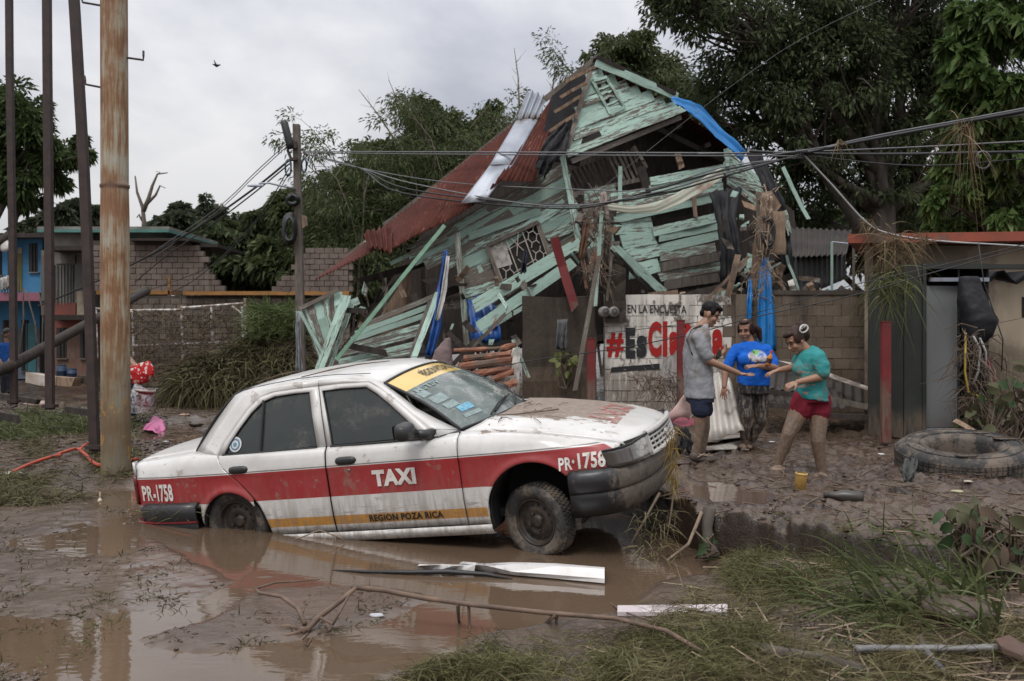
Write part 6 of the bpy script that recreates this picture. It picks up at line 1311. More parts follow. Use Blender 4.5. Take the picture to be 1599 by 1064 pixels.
kx = 26.8 / FP; a0 = P(196, 604, 26.8)
block_wall(yw, a0[0], a0[2], (545 - 196) * kx, 142 * kx, 26.8, 17.5 * kx, 9.2 * kx, .18, (block_mat('dark_yard_block', (.23, .185, .15), (.11, .088, .072), var=.2),), jt=.016)
fslab(yw, 'mortar', 196, 462, 545, 606, 26.84, .1, MORTAR); fslab(yw, 'band', 285, 455, 545, 461, 26.6, .4, OCH); fslab(yw, 'gate_beam', 150, 454, 268, 460, 27.0, .6, OCH); fslab(yw, 'gate_panel', 205, 460, 262, 474, 27.2, .2, simple('mustard', (.28, .17, .03), (.18, .11, .03), 3, .7)); fslab(yw, 'gate_post', 262, 432, 265, 476, 27.0, .1, OCH)
FEN = simple('rusted_white_pipe', (.66, .63, .60), (.22, .15, .11), 7, .6, .2, lo=.42, hi=.6, rnd=4); Yf = 25.2
fe = thing('pipe_fence', 'rusted white pipe fence with wire mesh clogged by straw', 'fence', tuple(P(300, 605, Yf) * [1, 1, 0] + [0, 0, .25]))
def fbar(a, b, w=4, name='rail'): MB().tube([P(*a, Yf), P(*b, Yf)], w * Yf / FP / 2, 6).obj(name, FEN, fe)
for (x, y0, y1, w_) in ((207, 486, 560, 4), (150, 480, 560, 3), (284, 478, 582, 5), (330, 480, 535, 5), (378, 478, 530, 4), (383, 466, 525, 5)): fbar((x, y0), (x + 2, y1), w_, 'upright')
for a, b in (((203, 485), (282, 484)), ((284, 481), (380, 474)), ((238, 539), (378, 534)), ((150, 482), (205, 487)), ((205, 540), (240, 540)), ((362, 478), (377, 490))): fbar(a, b)
msh = MB()
for k in range(58): x = 207 + k * 3.0; msh.tube([P(x, 484, Yf), P(x + 1, 575, Yf)], .004, 3, False)
for k in range(30): y = 486 + k * 3.0; msh.tube([P(207, y, Yf), P(380, y - 4, Yf)], .004, 3, False)
msh.obj('wire_mesh', RUSTY, fe, kind='stuff')
nst = 1700; bx_ = rng.uniform(205, 375, nst); by_ = 590 - rng.random(nst) ** 1.2 * 105
B_ = np.array([P(x, y, Yf - .08) for x, y in zip(bx_, by_)]); m = MB(); blades(m, B_, rng.normal(size=(nst, 3)) * [1, .25, .6], rng.uniform(.12, .42, nst), .02, 3, .4); m.obj('caught_straw', leaf_mat('grey_straw', (.15, .115, .075), (.05, .04, .03), None, .1, .8, 2), fe, kind='stuff')
hp_ = MB(); nst = 15000; u = rng.random(nst); px_ = 285 + u * 190
topy = np.interp(px_, [285, 330, 380, 420, 445, 470, 480], [588, 565, 540, 515, 505, 512, 530]); py_ = topy + rng.random(nst) ** .8 * (612 - topy)
Yv_ = 21.5 + (py_ - 610) * -.022 + rng.uniform(-.5, .3, nst); B_ = np.stack([(px_ - CX) / FP * Yv_, Yv_, H - (py_ - HZ) / FP * Yv_ + .06], -1)
blades(hp_, B_, rng.normal(size=(nst, 3)) * [.7, .5, .35] + [0, -.55, .15], rng.uniform(.3, .95, nst), rng.uniform(.018, .05, nst), 4, .9)
HEAPM = leaf_mat('heap_straw', (.090, .080, .038), (.016, .013, .009), (.15, .13, .065), .12, .7, 1.5); hp_.obj('vegetation_heap', HEAPM, label='great heap of flattened muddy grass in front of the yard wall', cat='plant debris', kind='stuff')
mh = MB(); A_ = np.array([[(x_, y_, max(-.2, .15 + (1.45 * np.exp(-((x_ + 4.9) / 1.0) ** 2) + .9 * np.exp(-((x_ + 6.1) / .8) ** 2)) * np.exp(-((y_ - 22.6) / .8) ** 2) - .1)) for y_ in np.linspace(20.6, 24.8, 14)] for x_ in np.linspace(-7.6, -3.6, 22)])
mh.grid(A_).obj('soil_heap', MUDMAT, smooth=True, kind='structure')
nst = 1500; px_ = rng.uniform(385, 470, nst); py_ = rng.uniform(478, 530, nst); Yv_ = rng.uniform(22, 24, nst); B_ = np.stack([(px_ - CX) / FP * Yv_, Yv_, H - (py_ - HZ) / FP * Yv_], -1)
m = MB(); blades(m, B_, rng.normal(size=(nst, 3)) * [.7, .4, .4] + [0, 0, .5], rng.uniform(.3, .7, nst), .02, 4, .6); m.obj('weeds', leaf_mat('weed_green', (.10, .13, .045), (.04, .055, .02), None, .2, .6, 2), label='green weeds growing up on top of the grass heap', cat='weeds', kind='stuff')
FOLD = bpy.data.textures.new('folds', 'CLOUDS'); FOLD.noise_scale = .085; FOLD.noise_depth = 2
def remesh(o, vox=.006, it=3, fac=.5):
    m1 = o.modifiers.new('remesh', 'REMESH'); m1.mode = 'VOXEL'; m1.voxel_size = vox; m1.use_smooth_shade = True
    m2 = o.modifiers.new('smooth', 'SMOOTH'); m2.factor = fac; m2.iterations = it
    if vox >= .01:   # cloth: real folds
        d = o.modifiers.new('folds', 'DISPLACE'); d.texture = FOLD; d.strength = .024 if 'short' not in o.name else .008; d.mid_level = .5; d.texture_coords = 'LOCAL'
    return o
def ball(mb, c, r, ax=None, n=14):
    r = np.asarray(r, float) * np.ones(3); c = np.asarray(c, float); k = max(7, n // 2 + 1)
    A = np.array([[(math.sin(p) * math.cos(a), math.sin(p) * math.sin(a), math.cos(p)) for a in np.linspace(0, 6.2832, n, endpoint=False)] for p in np.linspace(.02, math.pi - .02, k)])
    V = A * r
    if ax is not None: V = V @ np.asarray(ax)          # rows of ax: local axes in world
    mb.loft(list(V + c))
def chain(mb, pts, rad, n=12):
    pts = [np.asarray(p, float) for p in pts]
    for i in range(len(pts) - 1):
        k = 5; mb.tube([lerp(pts[i], pts[i + 1], t) for t in np.linspace(0, 1, k)], np.linspace(rad[i], rad[i + 1], k), n)
    for p, r in zip(pts, rad): ball(mb, p, r, n=n)
def frame3(f, u):
    f = unit(f); u = np.asarray(u, float); u = unit(u - f * (u @ f)); return np.array([f, np.cross(u, f), u])
def hand(mb, wrist, d, nrm, thumb=1, size=1.0, curl=.5, spread=.16):
    """wrist, finger direction d, palm normal nrm (the way the palm faces); thumb=+1/-1 chooses the side"""
    d = unit(d); nrm = np.asarray(nrm, float); nrm = unit(nrm - d * (nrm @ d)); ac = np.cross(d, nrm) * thumb; s_ = size; w = np.asarray(wrist, float)
    ball(mb, w + d * .048 * s_, (.052 * s_, .040 * s_, .017 * s_), np.array([d, ac, nrm])); ball(mb, w + d * .005, (.030, .026, .021), np.array([d, ac, nrm]))
    for k, (o_, L, a) in enumerate(((.033, .066, 1.1), (.011, .078, .35), (-.011, .072, -.35), (-.032, .056, -1.1))):
        fd = unit(d + ac * a * spread); b = w + (d * .088 + ac * o_) * s_; c_ = curl * (.8 + .25 * k)
        p1 = b + unit(fd + nrm * c_ * .35) * L * .5 * s_; p2 = p1 + unit(fd + nrm * c_ * 1.0) * L * .32 * s_; p3 = p2 + unit(fd + nrm * c_ * 1.7) * L * .26 * s_
        chain(mb, [b - fd * .015, p1, p2, p3], [.0098 * s_, .0088 * s_, .0080 * s_, .0066 * s_], 8)
    b = w + (d * .025 + ac * .030) * s_; p1 = b + unit(d * .6 + ac * .75 + nrm * .3) * .036 * s_; p2 = p1 + unit(d * .9 + ac * .35 + nrm * .35) * .032 * s_
    chain(mb, [b, p1, p2], [.0135 * s_, .011 * s_, .0085 * s_], 8)
def head(mb, c, f, u=(0, 0, 1), s_=1.0):
    A = frame3(f, u); q = lambda *v: np.asarray(c) + (np.array(v) * s_) @ A
    ball(mb, q(-.012, 0, .030), np.array([.096, .076, .098]) * s_, A, 20); ball(mb, q(.024, 0, -.045), np.array([.066, .058, .076]) * s_, A, 18); ball(mb, q(.062, 0, -.096), .026 * s_)
    chain(mb, [q(.084, 0, .012), q(.104, 0, -.020), q(.108, 0, -.032)], [.008 * s_, .0105 * s_, .014 * s_], 8)
    for y in (-1, 1):
        chain(mb, [q(.080, y * .014, .026), q(.072, y * .044, .024)], [.010 * s_, .010 * s_], 8); ball(mb, q(.058, y * .036, -.035), .030 * s_)
        ball(mb, q(-.004, y * .077, -.012), np.array([.024, .010, .034]) * s_, A, 10); ball(mb, q(.101, y * .011, -.034), .008 * s_)
    chain(mb, [q(.084, -.020, -.060), q(.092, 0, -.057), q(.084, .020, -.060)], [.006, .0075, .006], 8); chain(mb, [q(.082, -.016, -.070), q(.089, 0, -.071), q(.082, .016, -.070)], [.006, .008, .006], 8)
    return q, A
def face_bits(par, q, s_=1.0):
    for y in (-1, 1):
        m = MB(); ball(m, q(.079, y * .031, .006), np.array([.011, .014, .008]) * s_, n=10); m.obj('eye', EYE, par, smooth=True)
        m = MB(); chain(m, [q(.092, y * .014, .028), q(.088, y * .034, .033), q(.074, y * .052, .026)], [.004, .0045, .003], 6); m.obj('eyebrow', HAIRM, par, smooth=True)
    m = MB(); chain(m, [q(.089, -.016, -.0655), q(.0955, 0, -.0645), q(.089, .016, -.0655)], [.0035, .004, .0035], 6); m.obj('mouth', LIP, par, smooth=True)
EYE = simple('eye_dark', (.03, .02, .016), None, 5, .2, 0); LIP = simple('lip', (.17, .065, .05), None, 5, .5, 0)
HAIRM = simple('dark_hair', (.010, .008, .007), (.004, .003, .003), 5, .55, .5, 60, .004, (3, 3, .5), rnd=3, spec=.15); HAIRB = simple('brown_hair', (.040, .017, .011), (.014, .007, .005), 5, .5, .5, 60, .004, (3, 3, .5), rnd=3, spec=.2)
def skin_mat(name, c, mudz, amount=.9):
    t = NT(name); o = t.coord('Object'); z = t.sep(o)[2]; n = t.noise(o, 7, 6, .65); f = t.noise(o, 34, 4)
    col = t.ramp(n, [(.3, tuple(x * .82 for x in c)), (.7, c)])
    m_ = t.step(.46, .60, t.math('MULTIPLY_ADD', f, .2, t.math('ADD', t.math('MULTIPLY', n, .6), t.math('MULTIPLY', t.step(mudz + .25, mudz - .25, z), .28))))
    sp = t.step(.66, .72, t.math('MULTIPLY_ADD', f, .4, t.math('MULTIPLY', t.noise(o, 14, 3), .6)))
    col = t.mix(t.math('MULTIPLY', t.math('MAXIMUM', t.math('MULTIPLY', m_, t.step(mudz + .35, mudz, z)), t.math('MULTIPLY', sp, .5)), amount), col, t.ramp(f, [(.3, (.085, .060, .043)), (.7, (.19, .14, .10))]))
    t.b.inputs['Subsurface Weight'].default_value = .06; t.bump(f, .1, .002); return t.fin(col, .52)
def cloth_mat(name, c, mud=.4, mudz=-9, extra=None, mudc=(.17, .135, .10)):
    t = NT(name); o = t.coord('Object'); x, y, z = t.sep(o)[:3]; n = t.noise(o, 3.5, 6, .65); f = t.noise(o, 40, 4, .6)
    col = t.ramp(t.noise(o, 8, 4), [(.3, tuple(v * .82 for v in c)), (.7, c)])
    if extra: col = extra(t, col, x, y, z, n, f)
    m_ = t.step(.60 - mud * .3, .70 - mud * .3, t.math('MULTIPLY_ADD', f, .14, t.math('MULTIPLY', n, .86))); col = t.mix(t.math('MULTIPLY', m_, .75), col, mudc)
    if mudz > -1: col = t.mix(t.math('MULTIPLY', t.step(mudz + .3, mudz - .3, z), t.step(.35, .6, t.noise(t.coord('Object', (5, 5, 1)), 4, 6, .7))), col, mudc)
    wr = t.noise(t.coord('Object', (1, 1, .7)), 9, 3, .5, 1.2); t.bump(t.math('MULTIPLY_ADD', f, .1, wr), .55, .03); return t.fin(col, .85, spec=.2)
def rings_loft(mb, rs, n=22, wr=.0):
    """rs: (centre3, half across x-axis vec3, half depth vec3)"""
    a = np.linspace(0, 6.2832, n, endpoint=False); out = []
    sq = lambda v: np.sign(v) * np.abs(v) ** .82
    for c, ex, ey in rs: out.append(np.asarray(c) + sq(np.cos(a))[:, None] * np.asarray(ex) + sq(np.sin(a))[:, None] * np.asarray(ey))
    mb.loft(out)
def grp(o): return o
Ym = 11.0; q = lambda x, y, d=0: P(x, y, Ym + d)
base = q(1092, 722); man = thing('person', 'man in a muddy grey T-shirt and navy shorts with a bag strap, reaching out', 'person', tuple(base))
SK = skin_mat('tan_skin', (.30, .165, .105), .45)
m = MB(); hq_, A = head(m, q(1109, 491), (.86, -.28, -.42), (.35, 0, .9), 1.04)
chain(m, [q(1091, 520), q(1095, 512), q(1103, 503)], [.088, .070, .060]); rings_loft(m, [(q(1091, 528), (.11, 0, 0), (0, .15, 0)), (q(1089, 560), (.125, 0, 0), (0, .17, 0)), (q(1090, 600), (.11, 0, 0), (0, .15, 0)), (q(1092, 630), (.12, 0, 0), (0, .17, 0))])
chain(m, [q(1092, 533, -.19), q(1105, 563, -.21), q(1153, 583, -.16)], [.055, .044, .029]); hand(m, q(1154, 583.5, -.16), (.97, .05, -.16), (.1, -.2, 1), 1, 1.0, .35, .14)
chain(m, [q(1096, 534, .19), q(1104, 566, .22), q(1122, 556, .10)], [.052, .043, .029]); hand(m, q(1122, 556, .10), (.4, -.1, .35), (-.9, -.2, .2), -1, 1.0, .9, .1)
chain(m, [q(1093, 630, -.09), q(1093, 668, -.09), q(1088, 706, -.09)], [.082, .058, .042]); chain(m, [q(1097, 630, .10), q(1101, 668, .10), q(1096, 706, .09)], [.082, .057, .042])
ball(m, q(1089, 686, -.085), (.052, .052, .10)); ball(m, q(1097, 686, .095), (.052, .052, .10))
remesh(m.obj('body', SK, man, smooth=True), .0055)
face_bits(man, hq_, 1.04)
m = MB(); ball(m, hq_(-.022, 0, .052), np.array([.103, .086, .092]), A, 20); ball(m, hq_(.045, 0, .092), np.array([.060, .066, .036]), A); ball(m, hq_(.075, .0, .085), np.array([.03, .055, .02]), A); ball(m, hq_(-.07, 0, -.01), np.array([.045, .062, .055]), A)
for s_ in (-1, 1): ball(m, hq_(.02, s_ * .070, .03), np.array([.035, .014, .045]), A)
for k in range(14): a_ = rng.uniform(-1, 1, 2); ball(m, hq_(.02 + .085 * a_[0], .07 * a_[1], .128 - .05 * (a_[0] ** 2 + a_[1] ** 2)), np.array([.022, .018, .016]), A, 8)
remesh(m.obj('hair', HAIRM, man, smooth=True), .007, 2)
def man_print(t, col, x, y, z, n, f): return col
m = MB(); rings_loft(m, [(q(1096, 508, .0), (.062, 0, .02), (0, .085, 0)), (q(1092, 514), (.098, 0, .0), (0, .17, 0)), (q(1090, 525), (.132, 0, 0), (0, .205, 0)), (q(1089, 552), (.155, 0, 0), (0, .205, 0)), (q(1090, 580), (.155, 0, 0), (0, .20, 0)), (q(1092, 605), (.160, 0, 0), (0, .205, 0)), (q(1093, 622), (.165, 0, 0), (0, .21, 0))])
chain(m, [q(1091, 527, -.18), q(1097, 543, -.215), q(1103, 556, -.215)], [.082, .075, .070]); chain(m, [q(1095, 531, .18), q(1103, 553, .21)], [.08, .07])
remesh(m.obj('shirt', cloth_mat('grey_tshirt', (.27, .275, .29), .30, -9), man, smooth=True), .011, 4)
m = MB(); rings_loft(m, [(q(1092, 612), (.145, 0, 0), (0, .19, 0)), (q(1093, 628), (.15, 0, 0), (0, .20, 0))]); chain(m, [q(1092, 624, -.09), q(1094, 640, -.10)], [.108, .105]); chain(m, [q(1097, 624, .09), q(1100, 640, .10)], [.105, .10])
remesh(m.obj('shorts', cloth_mat('navy_shorts', (.024, .030, .055), .12), man, smooth=True), .011, 4)
STR = simple('dark_strap', (.045, .05, .055), None, 6, .7, .1)
MB().grid(np.array([[q(1083, 556, -.215), q(1080, 553, -.215)], [q(1072, 532, -.19), q(1075, 527, -.20)], [q(1080, 516, -.16), q(1083, 512, -.155)], [q(1093, 511, -.14), q(1094, 507, -.12)], [q(1106, 516, -.06), q(1108, 511, -.03)]])).obj('bag_strap', STR, man, smooth=True, solid=.008)
SHOE = simple('muddy_shoe', (.085, .066, .050), (.045, .035, .028), 12, .8, .6, 22, .02)
for d, x0 in ((-.09, 1088), (.09, 1096)):
    m = MB(); c = q(x0, 716, d); ball(m, c + [.07, 0, -.005], (.135, .055, .042)); ball(m, c + [-.01, 0, .02], (.075, .058, .06)); ball(m, c + [.12, 0, -.015], (.10, .058, .035)); remesh(m.obj('shoe', SHOE, man, smooth=True), .009, 2)
    m = MB(); chain(m, [c + [.02, -.055, .05], c + [.09, -.05, .035], c + [.13, .03, .03]], [.008, .008, .008], 6); chain(m, [c + [.0, -.06, .02], c + [.06, -.055, .05], c + [.09, .04, .045]], [.008] * 3, 6); m.obj('lace', simple('lace', (.3, .22, .16), None, 5, .8), man, smooth=True)
m = MB(); cpos = q(1122, 553, .06); m.box(cpos, (.035, .03, .10), Matrix.Rotation(.4, 3, 'Y')).obj('small_phone', CAB, label="dark phone in the far hand of the man in grey", cat='phone', bevel=.006)
Yb_ = 12.2; q = lambda x, y, d=0: P(x, y, Yb_ + d)
base = q(1166, 702); wb = thing('person', 'woman in a bright blue T-shirt and mud-caked black leggings, hair tied back', 'person', tuple(base))
SK2 = skin_mat('brown_skin', (.27, .14, .088), .30)
m = MB(); hq_, A = head(m, q(1165, 516), (-.55, -.80, -.18), (-.04, 0, 1), 1.08)
chain(m, [q(1171, 541), q(1168, 526)], [.070, .057]); rings_loft(m, [(q(1172, 544), (.13, 0, 0), (0, .10, 0)), (q(1175, 570), (.17, 0, 0), (0, .13, 0)), (q(1175, 605), (.17, 0, 0), (0, .13, 0))])
chain(m, [q(1149, 547), q(1133, 580, -.04), q(1131, 604, -.10)], [.058, .046, .030]); hand(m, q(1131, 604, -.10), (-.12, -.1, -1), (.5, .8, 0), 1, .95, .35, .22)
chain(m, [q(1198, 547), q(1211, 574, -.10), q(1184, 572, -.28)], [.058, .047, .031]); hand(m, q(1183, 572, -.28), (-1, -.05, .0), (0, .4, -.9), -1, .95, .6, .1)
chain(m, [q(1163, 668, -.05), q(1163, 692, .0)], [.055, .040]); chain(m, [q(1186, 668, .1), q(1171, 692, .12)], [.05, .038])
for c in (q(1160, 697, -.03), q(1169, 697, .10)): ball(m, c + [-.02, -.05, 0], (.05, .12, .035)); 
for k in range(4): ball(m, q(1160, 699, -.03) + [-.045 + .025 * k, -.155, -.01], .014, n=8)
remesh(m.obj('body', SK2, wb, smooth=True), .0055); face_bits(wb, hq_, 1.08)
m = MB(); ball(m, hq_(-.028, 0, .050), np.array([.098, .084, .086]), A, 20); ball(m, hq_(.035, 0, .095), np.array([.058, .064, .030]), A); ball(m, hq_(-.085, 0, -.01), np.array([.065, .082, .095]), A)
for s_ in (-1, 1): ball(m, hq_(.0, s_ * .074, .02), np.array([.07, .018, .075]), A)
chain(m, [hq_(-.10, .05, .02), hq_(-.14, .09, -.03), hq_(-.13, .11, -.14)], [.042, .046, .022], 10)
remesh(m.obj('hair', HAIRB, wb, smooth=True), .007, 2)
def blue_print(t, col, x, y, z, n, f):
    cx, cz = q(1179, 556)[0] - base[0], q(1179, 556)[2] - base[2]
    d = t.math('SQRT', t.math('ADD', t.math('POWER', t.math('DIVIDE', t.math('SUBTRACT', x, cx), .13), 2), t.math('POWER', t.math('DIVIDE', t.math('SUBTRACT', z, cz), .075), 2)))
    fr_ = t.math('LESS_THAN', y, -.05); col = t.mix(t.math('MULTIPLY', t.math('MULTIPLY', t.step(1.05, .9, d), fr_), t.step(.36, .5, n)), col, (.50, .47, .45))
    gx, gz = q(1176, 550)[0] - base[0], q(1176, 550)[2] - base[2]
    g = t.math('MULTIPLY', t.math('LESS_THAN', t.math('ABSOLUTE', t.math('SUBTRACT', x, gx)), .034), t.math('LESS_THAN', t.math('ABSOLUTE', t.math('SUBTRACT', z, gz)), .030))
    col = t.mix(t.math('MULTIPLY', g, fr_), col, (.20, .46, .16))
    dz = q(1179, 564)[2] - base[2]; dk = t.math('MULTIPLY', t.math('MULTIPLY', t.step(.07, .03, t.math('ABSOLUTE', t.math('SUBTRACT', z, dz))), fr_), t.math('MULTIPLY', t.step(.50, .58, n), t.step(.20, .14, t.math('ABSOLUTE', t.math('SUBTRACT', x, cx))))); return t.mix(dk, col, (.035, .035, .05))
m = MB(); rings_loft(m, [(q(1170, 533), (.075, 0, 0), (0, .07, 0)), (q(1171, 537), (.13, 0, 0), (0, .09, 0)), (q(1173, 544), (.185, 0, 0), (0, .12, 0)), (q(1176, 562), (.20, 0, 0), (0, .16, 0)), (q(1177, 582), (.195, 0, 0), (0, .155, 0)), (q(1176, 602), (.195, 0, 0), (0, .16, 0))])
ball(m, q(1163, 562, -.12), .085); ball(m, q(1188, 562, -.12), .085)
chain(m, [q(1150, 546), q(1141, 560, -.02), q(1137, 572, -.03)], [.070, .068, .066]); chain(m, [q(1196, 546), q(1204, 560, -.04), q(1208, 569, -.08)], [.072, .070, .068])
remesh(m.obj('shirt', cloth_mat('blue_tshirt', (.010, .11, .50), .12, -9, blue_print, (.03, .06, .13)), wb, smooth=True), .010, 4)
text_mb('TA', [q(1173.2, 547.5, -.187), q(1178.8, 547.5, -.187), q(1178.8, 552.5, -.187), q(1173.2, 552.5, -.187)], .03).obj('print_lettering', INK, wb)
def legg(t, col, x, y, z, n, f):
    s_ = t.noise(t.coord('Object', (6, 6, 1.2)), 6, 6, .7); return t.mix(t.step(.48, .60, s_), col, (.14, .115, .095))
m = MB(); rings_loft(m, [(q(1175, 597), (.19, 0, 0), (0, .15, 0)), (q(1175, 615), (.20, 0, 0), (0, .16, 0))])
chain(m, [q(1164, 615), q(1164, 648, -.10), q(1163, 682, -.02)], [.115, .078, .056]); chain(m, [q(1186, 615, .02), q(1189, 655, -.02), q(1175, 684, .10)], [.115, .078, .056])
remesh(m.obj('leggings', cloth_mat('muddy_leggings', (.022, .021, .024), .15, .35, legg), wb, smooth=True), .010, 3)
bt = thing('drink_bottle', 'small clear bottle with orange drink held against the blue T-shirt', 'bottle', tuple(q(1197, 566, -.25)))
c = q(1199, 567, -.26); MB().lathe([(0, 0), (.030, 0), (.032, .02), (.032, .10), (.028, .115), (.013, .14), (.013, .155), (0, .155)], c - np.array([0, 0, .03]), (.25, -.1, 1), 14).obj('bottle_body', simple('orange_drink', (.55, .20, .02), None, 4, .15, 0), bt, smooth=True)
MB().lathe([(0, .185), (.016, .185), (.016, .155), (0, .155)], c - np.array([0, 0, .03]), (.25, -.1, 1), 12).obj('bottle_cap', simple('red_cap', (.5, .06, .03), None, 4, .4, 0), bt)
MB().lathe([(.0335, .03), (.0335, .085)], c - np.array([0, 0, .03]), (.25, -.1, 1), 14).obj('bottle_label', simple('dark_label', (.05, .02, .015), None, 4, .4, 0), bt)
Yt = 10.0; q = lambda x, y, d=0: P(x, y, Yt + d)
base = q(1250, 742); wt = thing('person', 'woman in a muddy teal T-shirt and dark red shorts with a white hair claw', 'person', tuple(base))
SK3 = skin_mat('muddy_leg_skin', (.30, .16, .10), .62)
m = MB(); hq_, A = head(m, q(1243, 532), (-.80, -.30, -.50), (-.42, 0, .9), 1.04)
chain(m, [q(1263, 552), q(1252, 539)], [.058, .052]); rings_loft(m, [(q(1264, 556), (.11, 0, .02), (0, .15, 0)), (q(1266, 585), (.12, 0, .02), (0, .14, 0)), (q(1266, 620), (.12, 0, 0), (0, .15, 0))])
chain(m, [q(1279, 560, -.17), q(1283, 588, -.20), q(1246, 597, -.22)], [.056, .044, .028]); hand(m, q(1245, 597.5, -.22), (-.93, -.05, -.32), (-.2, .5, -.8), 1, .92, .7, .12)
chain(m, [q(1250, 560, .16), q(1241, 574, .10), q(1217, 578, .02)], [.052, .042, .027]); hand(m, q(1216, 578, .02), (-.95, -.1, -.3), (0, .1, -1), -1, .92, .6, .16)
chain(m, [q(1254, 630, -.02), q(1232, 677, -.06), q(1215, 724, .0)], [.114, .072, .044]); ball(m, q(1226, 695, .01), (.056, .058, .11))
chain(m, [q(1279, 632, .0), q(1277, 688, -.06), q(1283, 738, -.02)], [.114, .072, .046]); ball(m, q(1280, 706, .01), (.056, .058, .11))
ball(m, q(1216, 733, .0) + [-.02, -.04, 0], (.09, .07, .040)); ball(m, q(1283, 741, -.02) + [-.02, -.03, -.02], (.08, .07, .04))
for k in range(4): ball(m, q(1213, 735, 0) + [-.085 + .012 * k, -.085 + .03 * k, -.01], .015, n=8)
remesh(m.obj('body', SK3, wt, smooth=True), .0055); face_bits(wt, hq_, 1.04)
m = MB(); ball(m, hq_(-.025, 0, .050), np.array([.100, .086, .090]), A, 20); ball(m, hq_(.04, 0, .092), np.array([.058, .066, .032]), A); ball(m, hq_(-.095, 0, .02), np.array([.075, .080, .090]), A); ball(m, hq_(-.125, 0, .085), np.array([.055, .06, .055]), A)
for s_ in (-1, 1): ball(m, hq_(.0, s_ * .074, .025), np.array([.065, .016, .06]), A)
chain(m, [hq_(.055, -.070, .03), hq_(.062, -.074, -.05)], [.008, .004], 6)
remesh(m.obj('hair', HAIRB, wt, smooth=True), .007, 2)
CLAW = simple('white_claw_clip', (.55, .53, .50), None, 5, .35, 0); m = MB()
pts = [hq_(-.085 + .048 * math.cos(a), .088 + .006 * math.sin(2 * a), .070 + .034 * math.sin(a)) for a in np.linspace(0, 6.2832, 14)]; m.tube(pts, .009, 6, False)
for k in range(5): a = .6 + k * .5; m.tube([hq_(-.085 + .048 * math.cos(a), .088, .070 + .034 * math.sin(a)), hq_(-.088 + .01 * math.cos(a), .080, .07 + .008 * math.sin(a))], .006, 5)
m.obj('hair_claw', CLAW, wt, smooth=True)
def teal_print(t, col, x, y, z, n, f):
    cx, cz = q(1253, 592)[0] - base[0], q(1253, 592)[2] - base[2]
    b = t.math('MULTIPLY', t.step(.115, .09, t.math('ABSOLUTE', t.math('SUBTRACT', x, cx))), t.step(.16, .13, t.math('ABSOLUTE', t.math('SUBTRACT', z, cz))))
    w = t.noise(t.coord('Object', (16, 1, 22)), 1.6, 3); l = t.math('GREATER_THAN', t.math('FRACT', t.math('MULTIPLY', z, 13)), .42)
    col = t.mix(t.math('MULTIPLY', t.math('MULTIPLY', b, l), t.math('MULTIPLY', t.step(.50, .56, w), t.math('LESS_THAN', y, -.02))), col, (.30, .20, .165))
    return t.mix(t.math('MULTIPLY', t.step(.78, .55, z), .55), col, (.20, .17, .12))
m = MB(); rings_loft(m, [(q(1259, 544), (.06, 0, .03), (0, .075, 0)), (q(1262, 549), (.11, 0, .03), (0, .15, 0)), (q(1264, 558), (.138, 0, .03), (0, .185, 0)), (q(1264, 575), (.150, 0, .02), (0, .18, 0)), (q(1265, 600), (.150, 0, .0), (0, .17, 0)), (q(1268, 624), (.162, 0, -.02), (0, .185, 0))])
ball(m, q(1251, 576, -.06), .09); ball(m, q(1251, 576, .07), .09)
chain(m, [q(1277, 560, -.15), q(1283, 572, -.19), q(1285, 582, -.20)], [.088, .082, .076]); chain(m, [q(1253, 558, .15), q(1246, 567, .15)], [.08, .072])
remesh(m.obj('shirt', cloth_mat('teal_tshirt', (.035, .235, .235), .34, -9, teal_print), wt, smooth=True), .010, 4)
m = MB(); rings_loft(m, [(q(1268, 616), (.152, 0, 0), (0, .16, 0)), (q(1269, 628), (.162, 0, 0), (0, .17, 0))]); chain(m, [q(1256, 625, -.01), q(1250, 640, -.025)], [.128, .121]); chain(m, [q(1279, 627, .01), q(1279, 643, -.01)], [.126, .120])
remesh(m.obj('shorts', cloth_mat('dark_red_shorts', (.155, .012, .024), .08), wt, smooth=True), .010, 3)
MB().tube([q(1214, 736, -.08) + [.09 * math.cos(a), .07 * math.sin(a) - .02, 0] for a in np.linspace(-.4, 2.2, 9)], .022, 8).obj('sandal_strap', CAB, wt, smooth=True)
Ys = 17.5; q = lambda x, y, d=0: P(x, y, Ys + d)
ps = thing('person', 'person half hidden behind the rusty pole carrying a red bag and bucket', 'person', tuple(q(190, 655)))
m = MB(); hq_, A = head(m, q(184, 526), (.2, -.95, -.2)); chain(m, [q(184, 548), q(184, 536)], [.06, .055])
rings_loft(m, [(q(184, 552), (.17, 0, 0), (0, .1, 0)), (q(187, 585), (.15, 0, 0), (0, .12, 0))]); chain(m, [q(196, 556), q(211, 572, -.1), q(212, 598, -.16)], [.058, .052, .034]); hand(m, q(212, 598, -.16), (.1, -.1, -1), (-1, 0, 0), 1, 1, .9, .1); chain(m, [q(172, 556), q(168, 585), q(172, 600, -.1)], [.055, .045, .03]); hand(m, q(172, 600, -.1), (.2, -.2, -1), (1, 0, 0), -1, 1, .5, .1)
chain(m, [q(180, 640), q(180, 650)], [.05, .045]); remesh(m.obj('body', skin_mat('left_skin', (.26, .14, .09), .1), ps, smooth=True), .008)
m = MB(); ball(m, hq_(-.02, 0, .05), np.array([.103, .088, .09]), A); remesh(m.obj('hair', HAIRM, ps, smooth=True), .01)
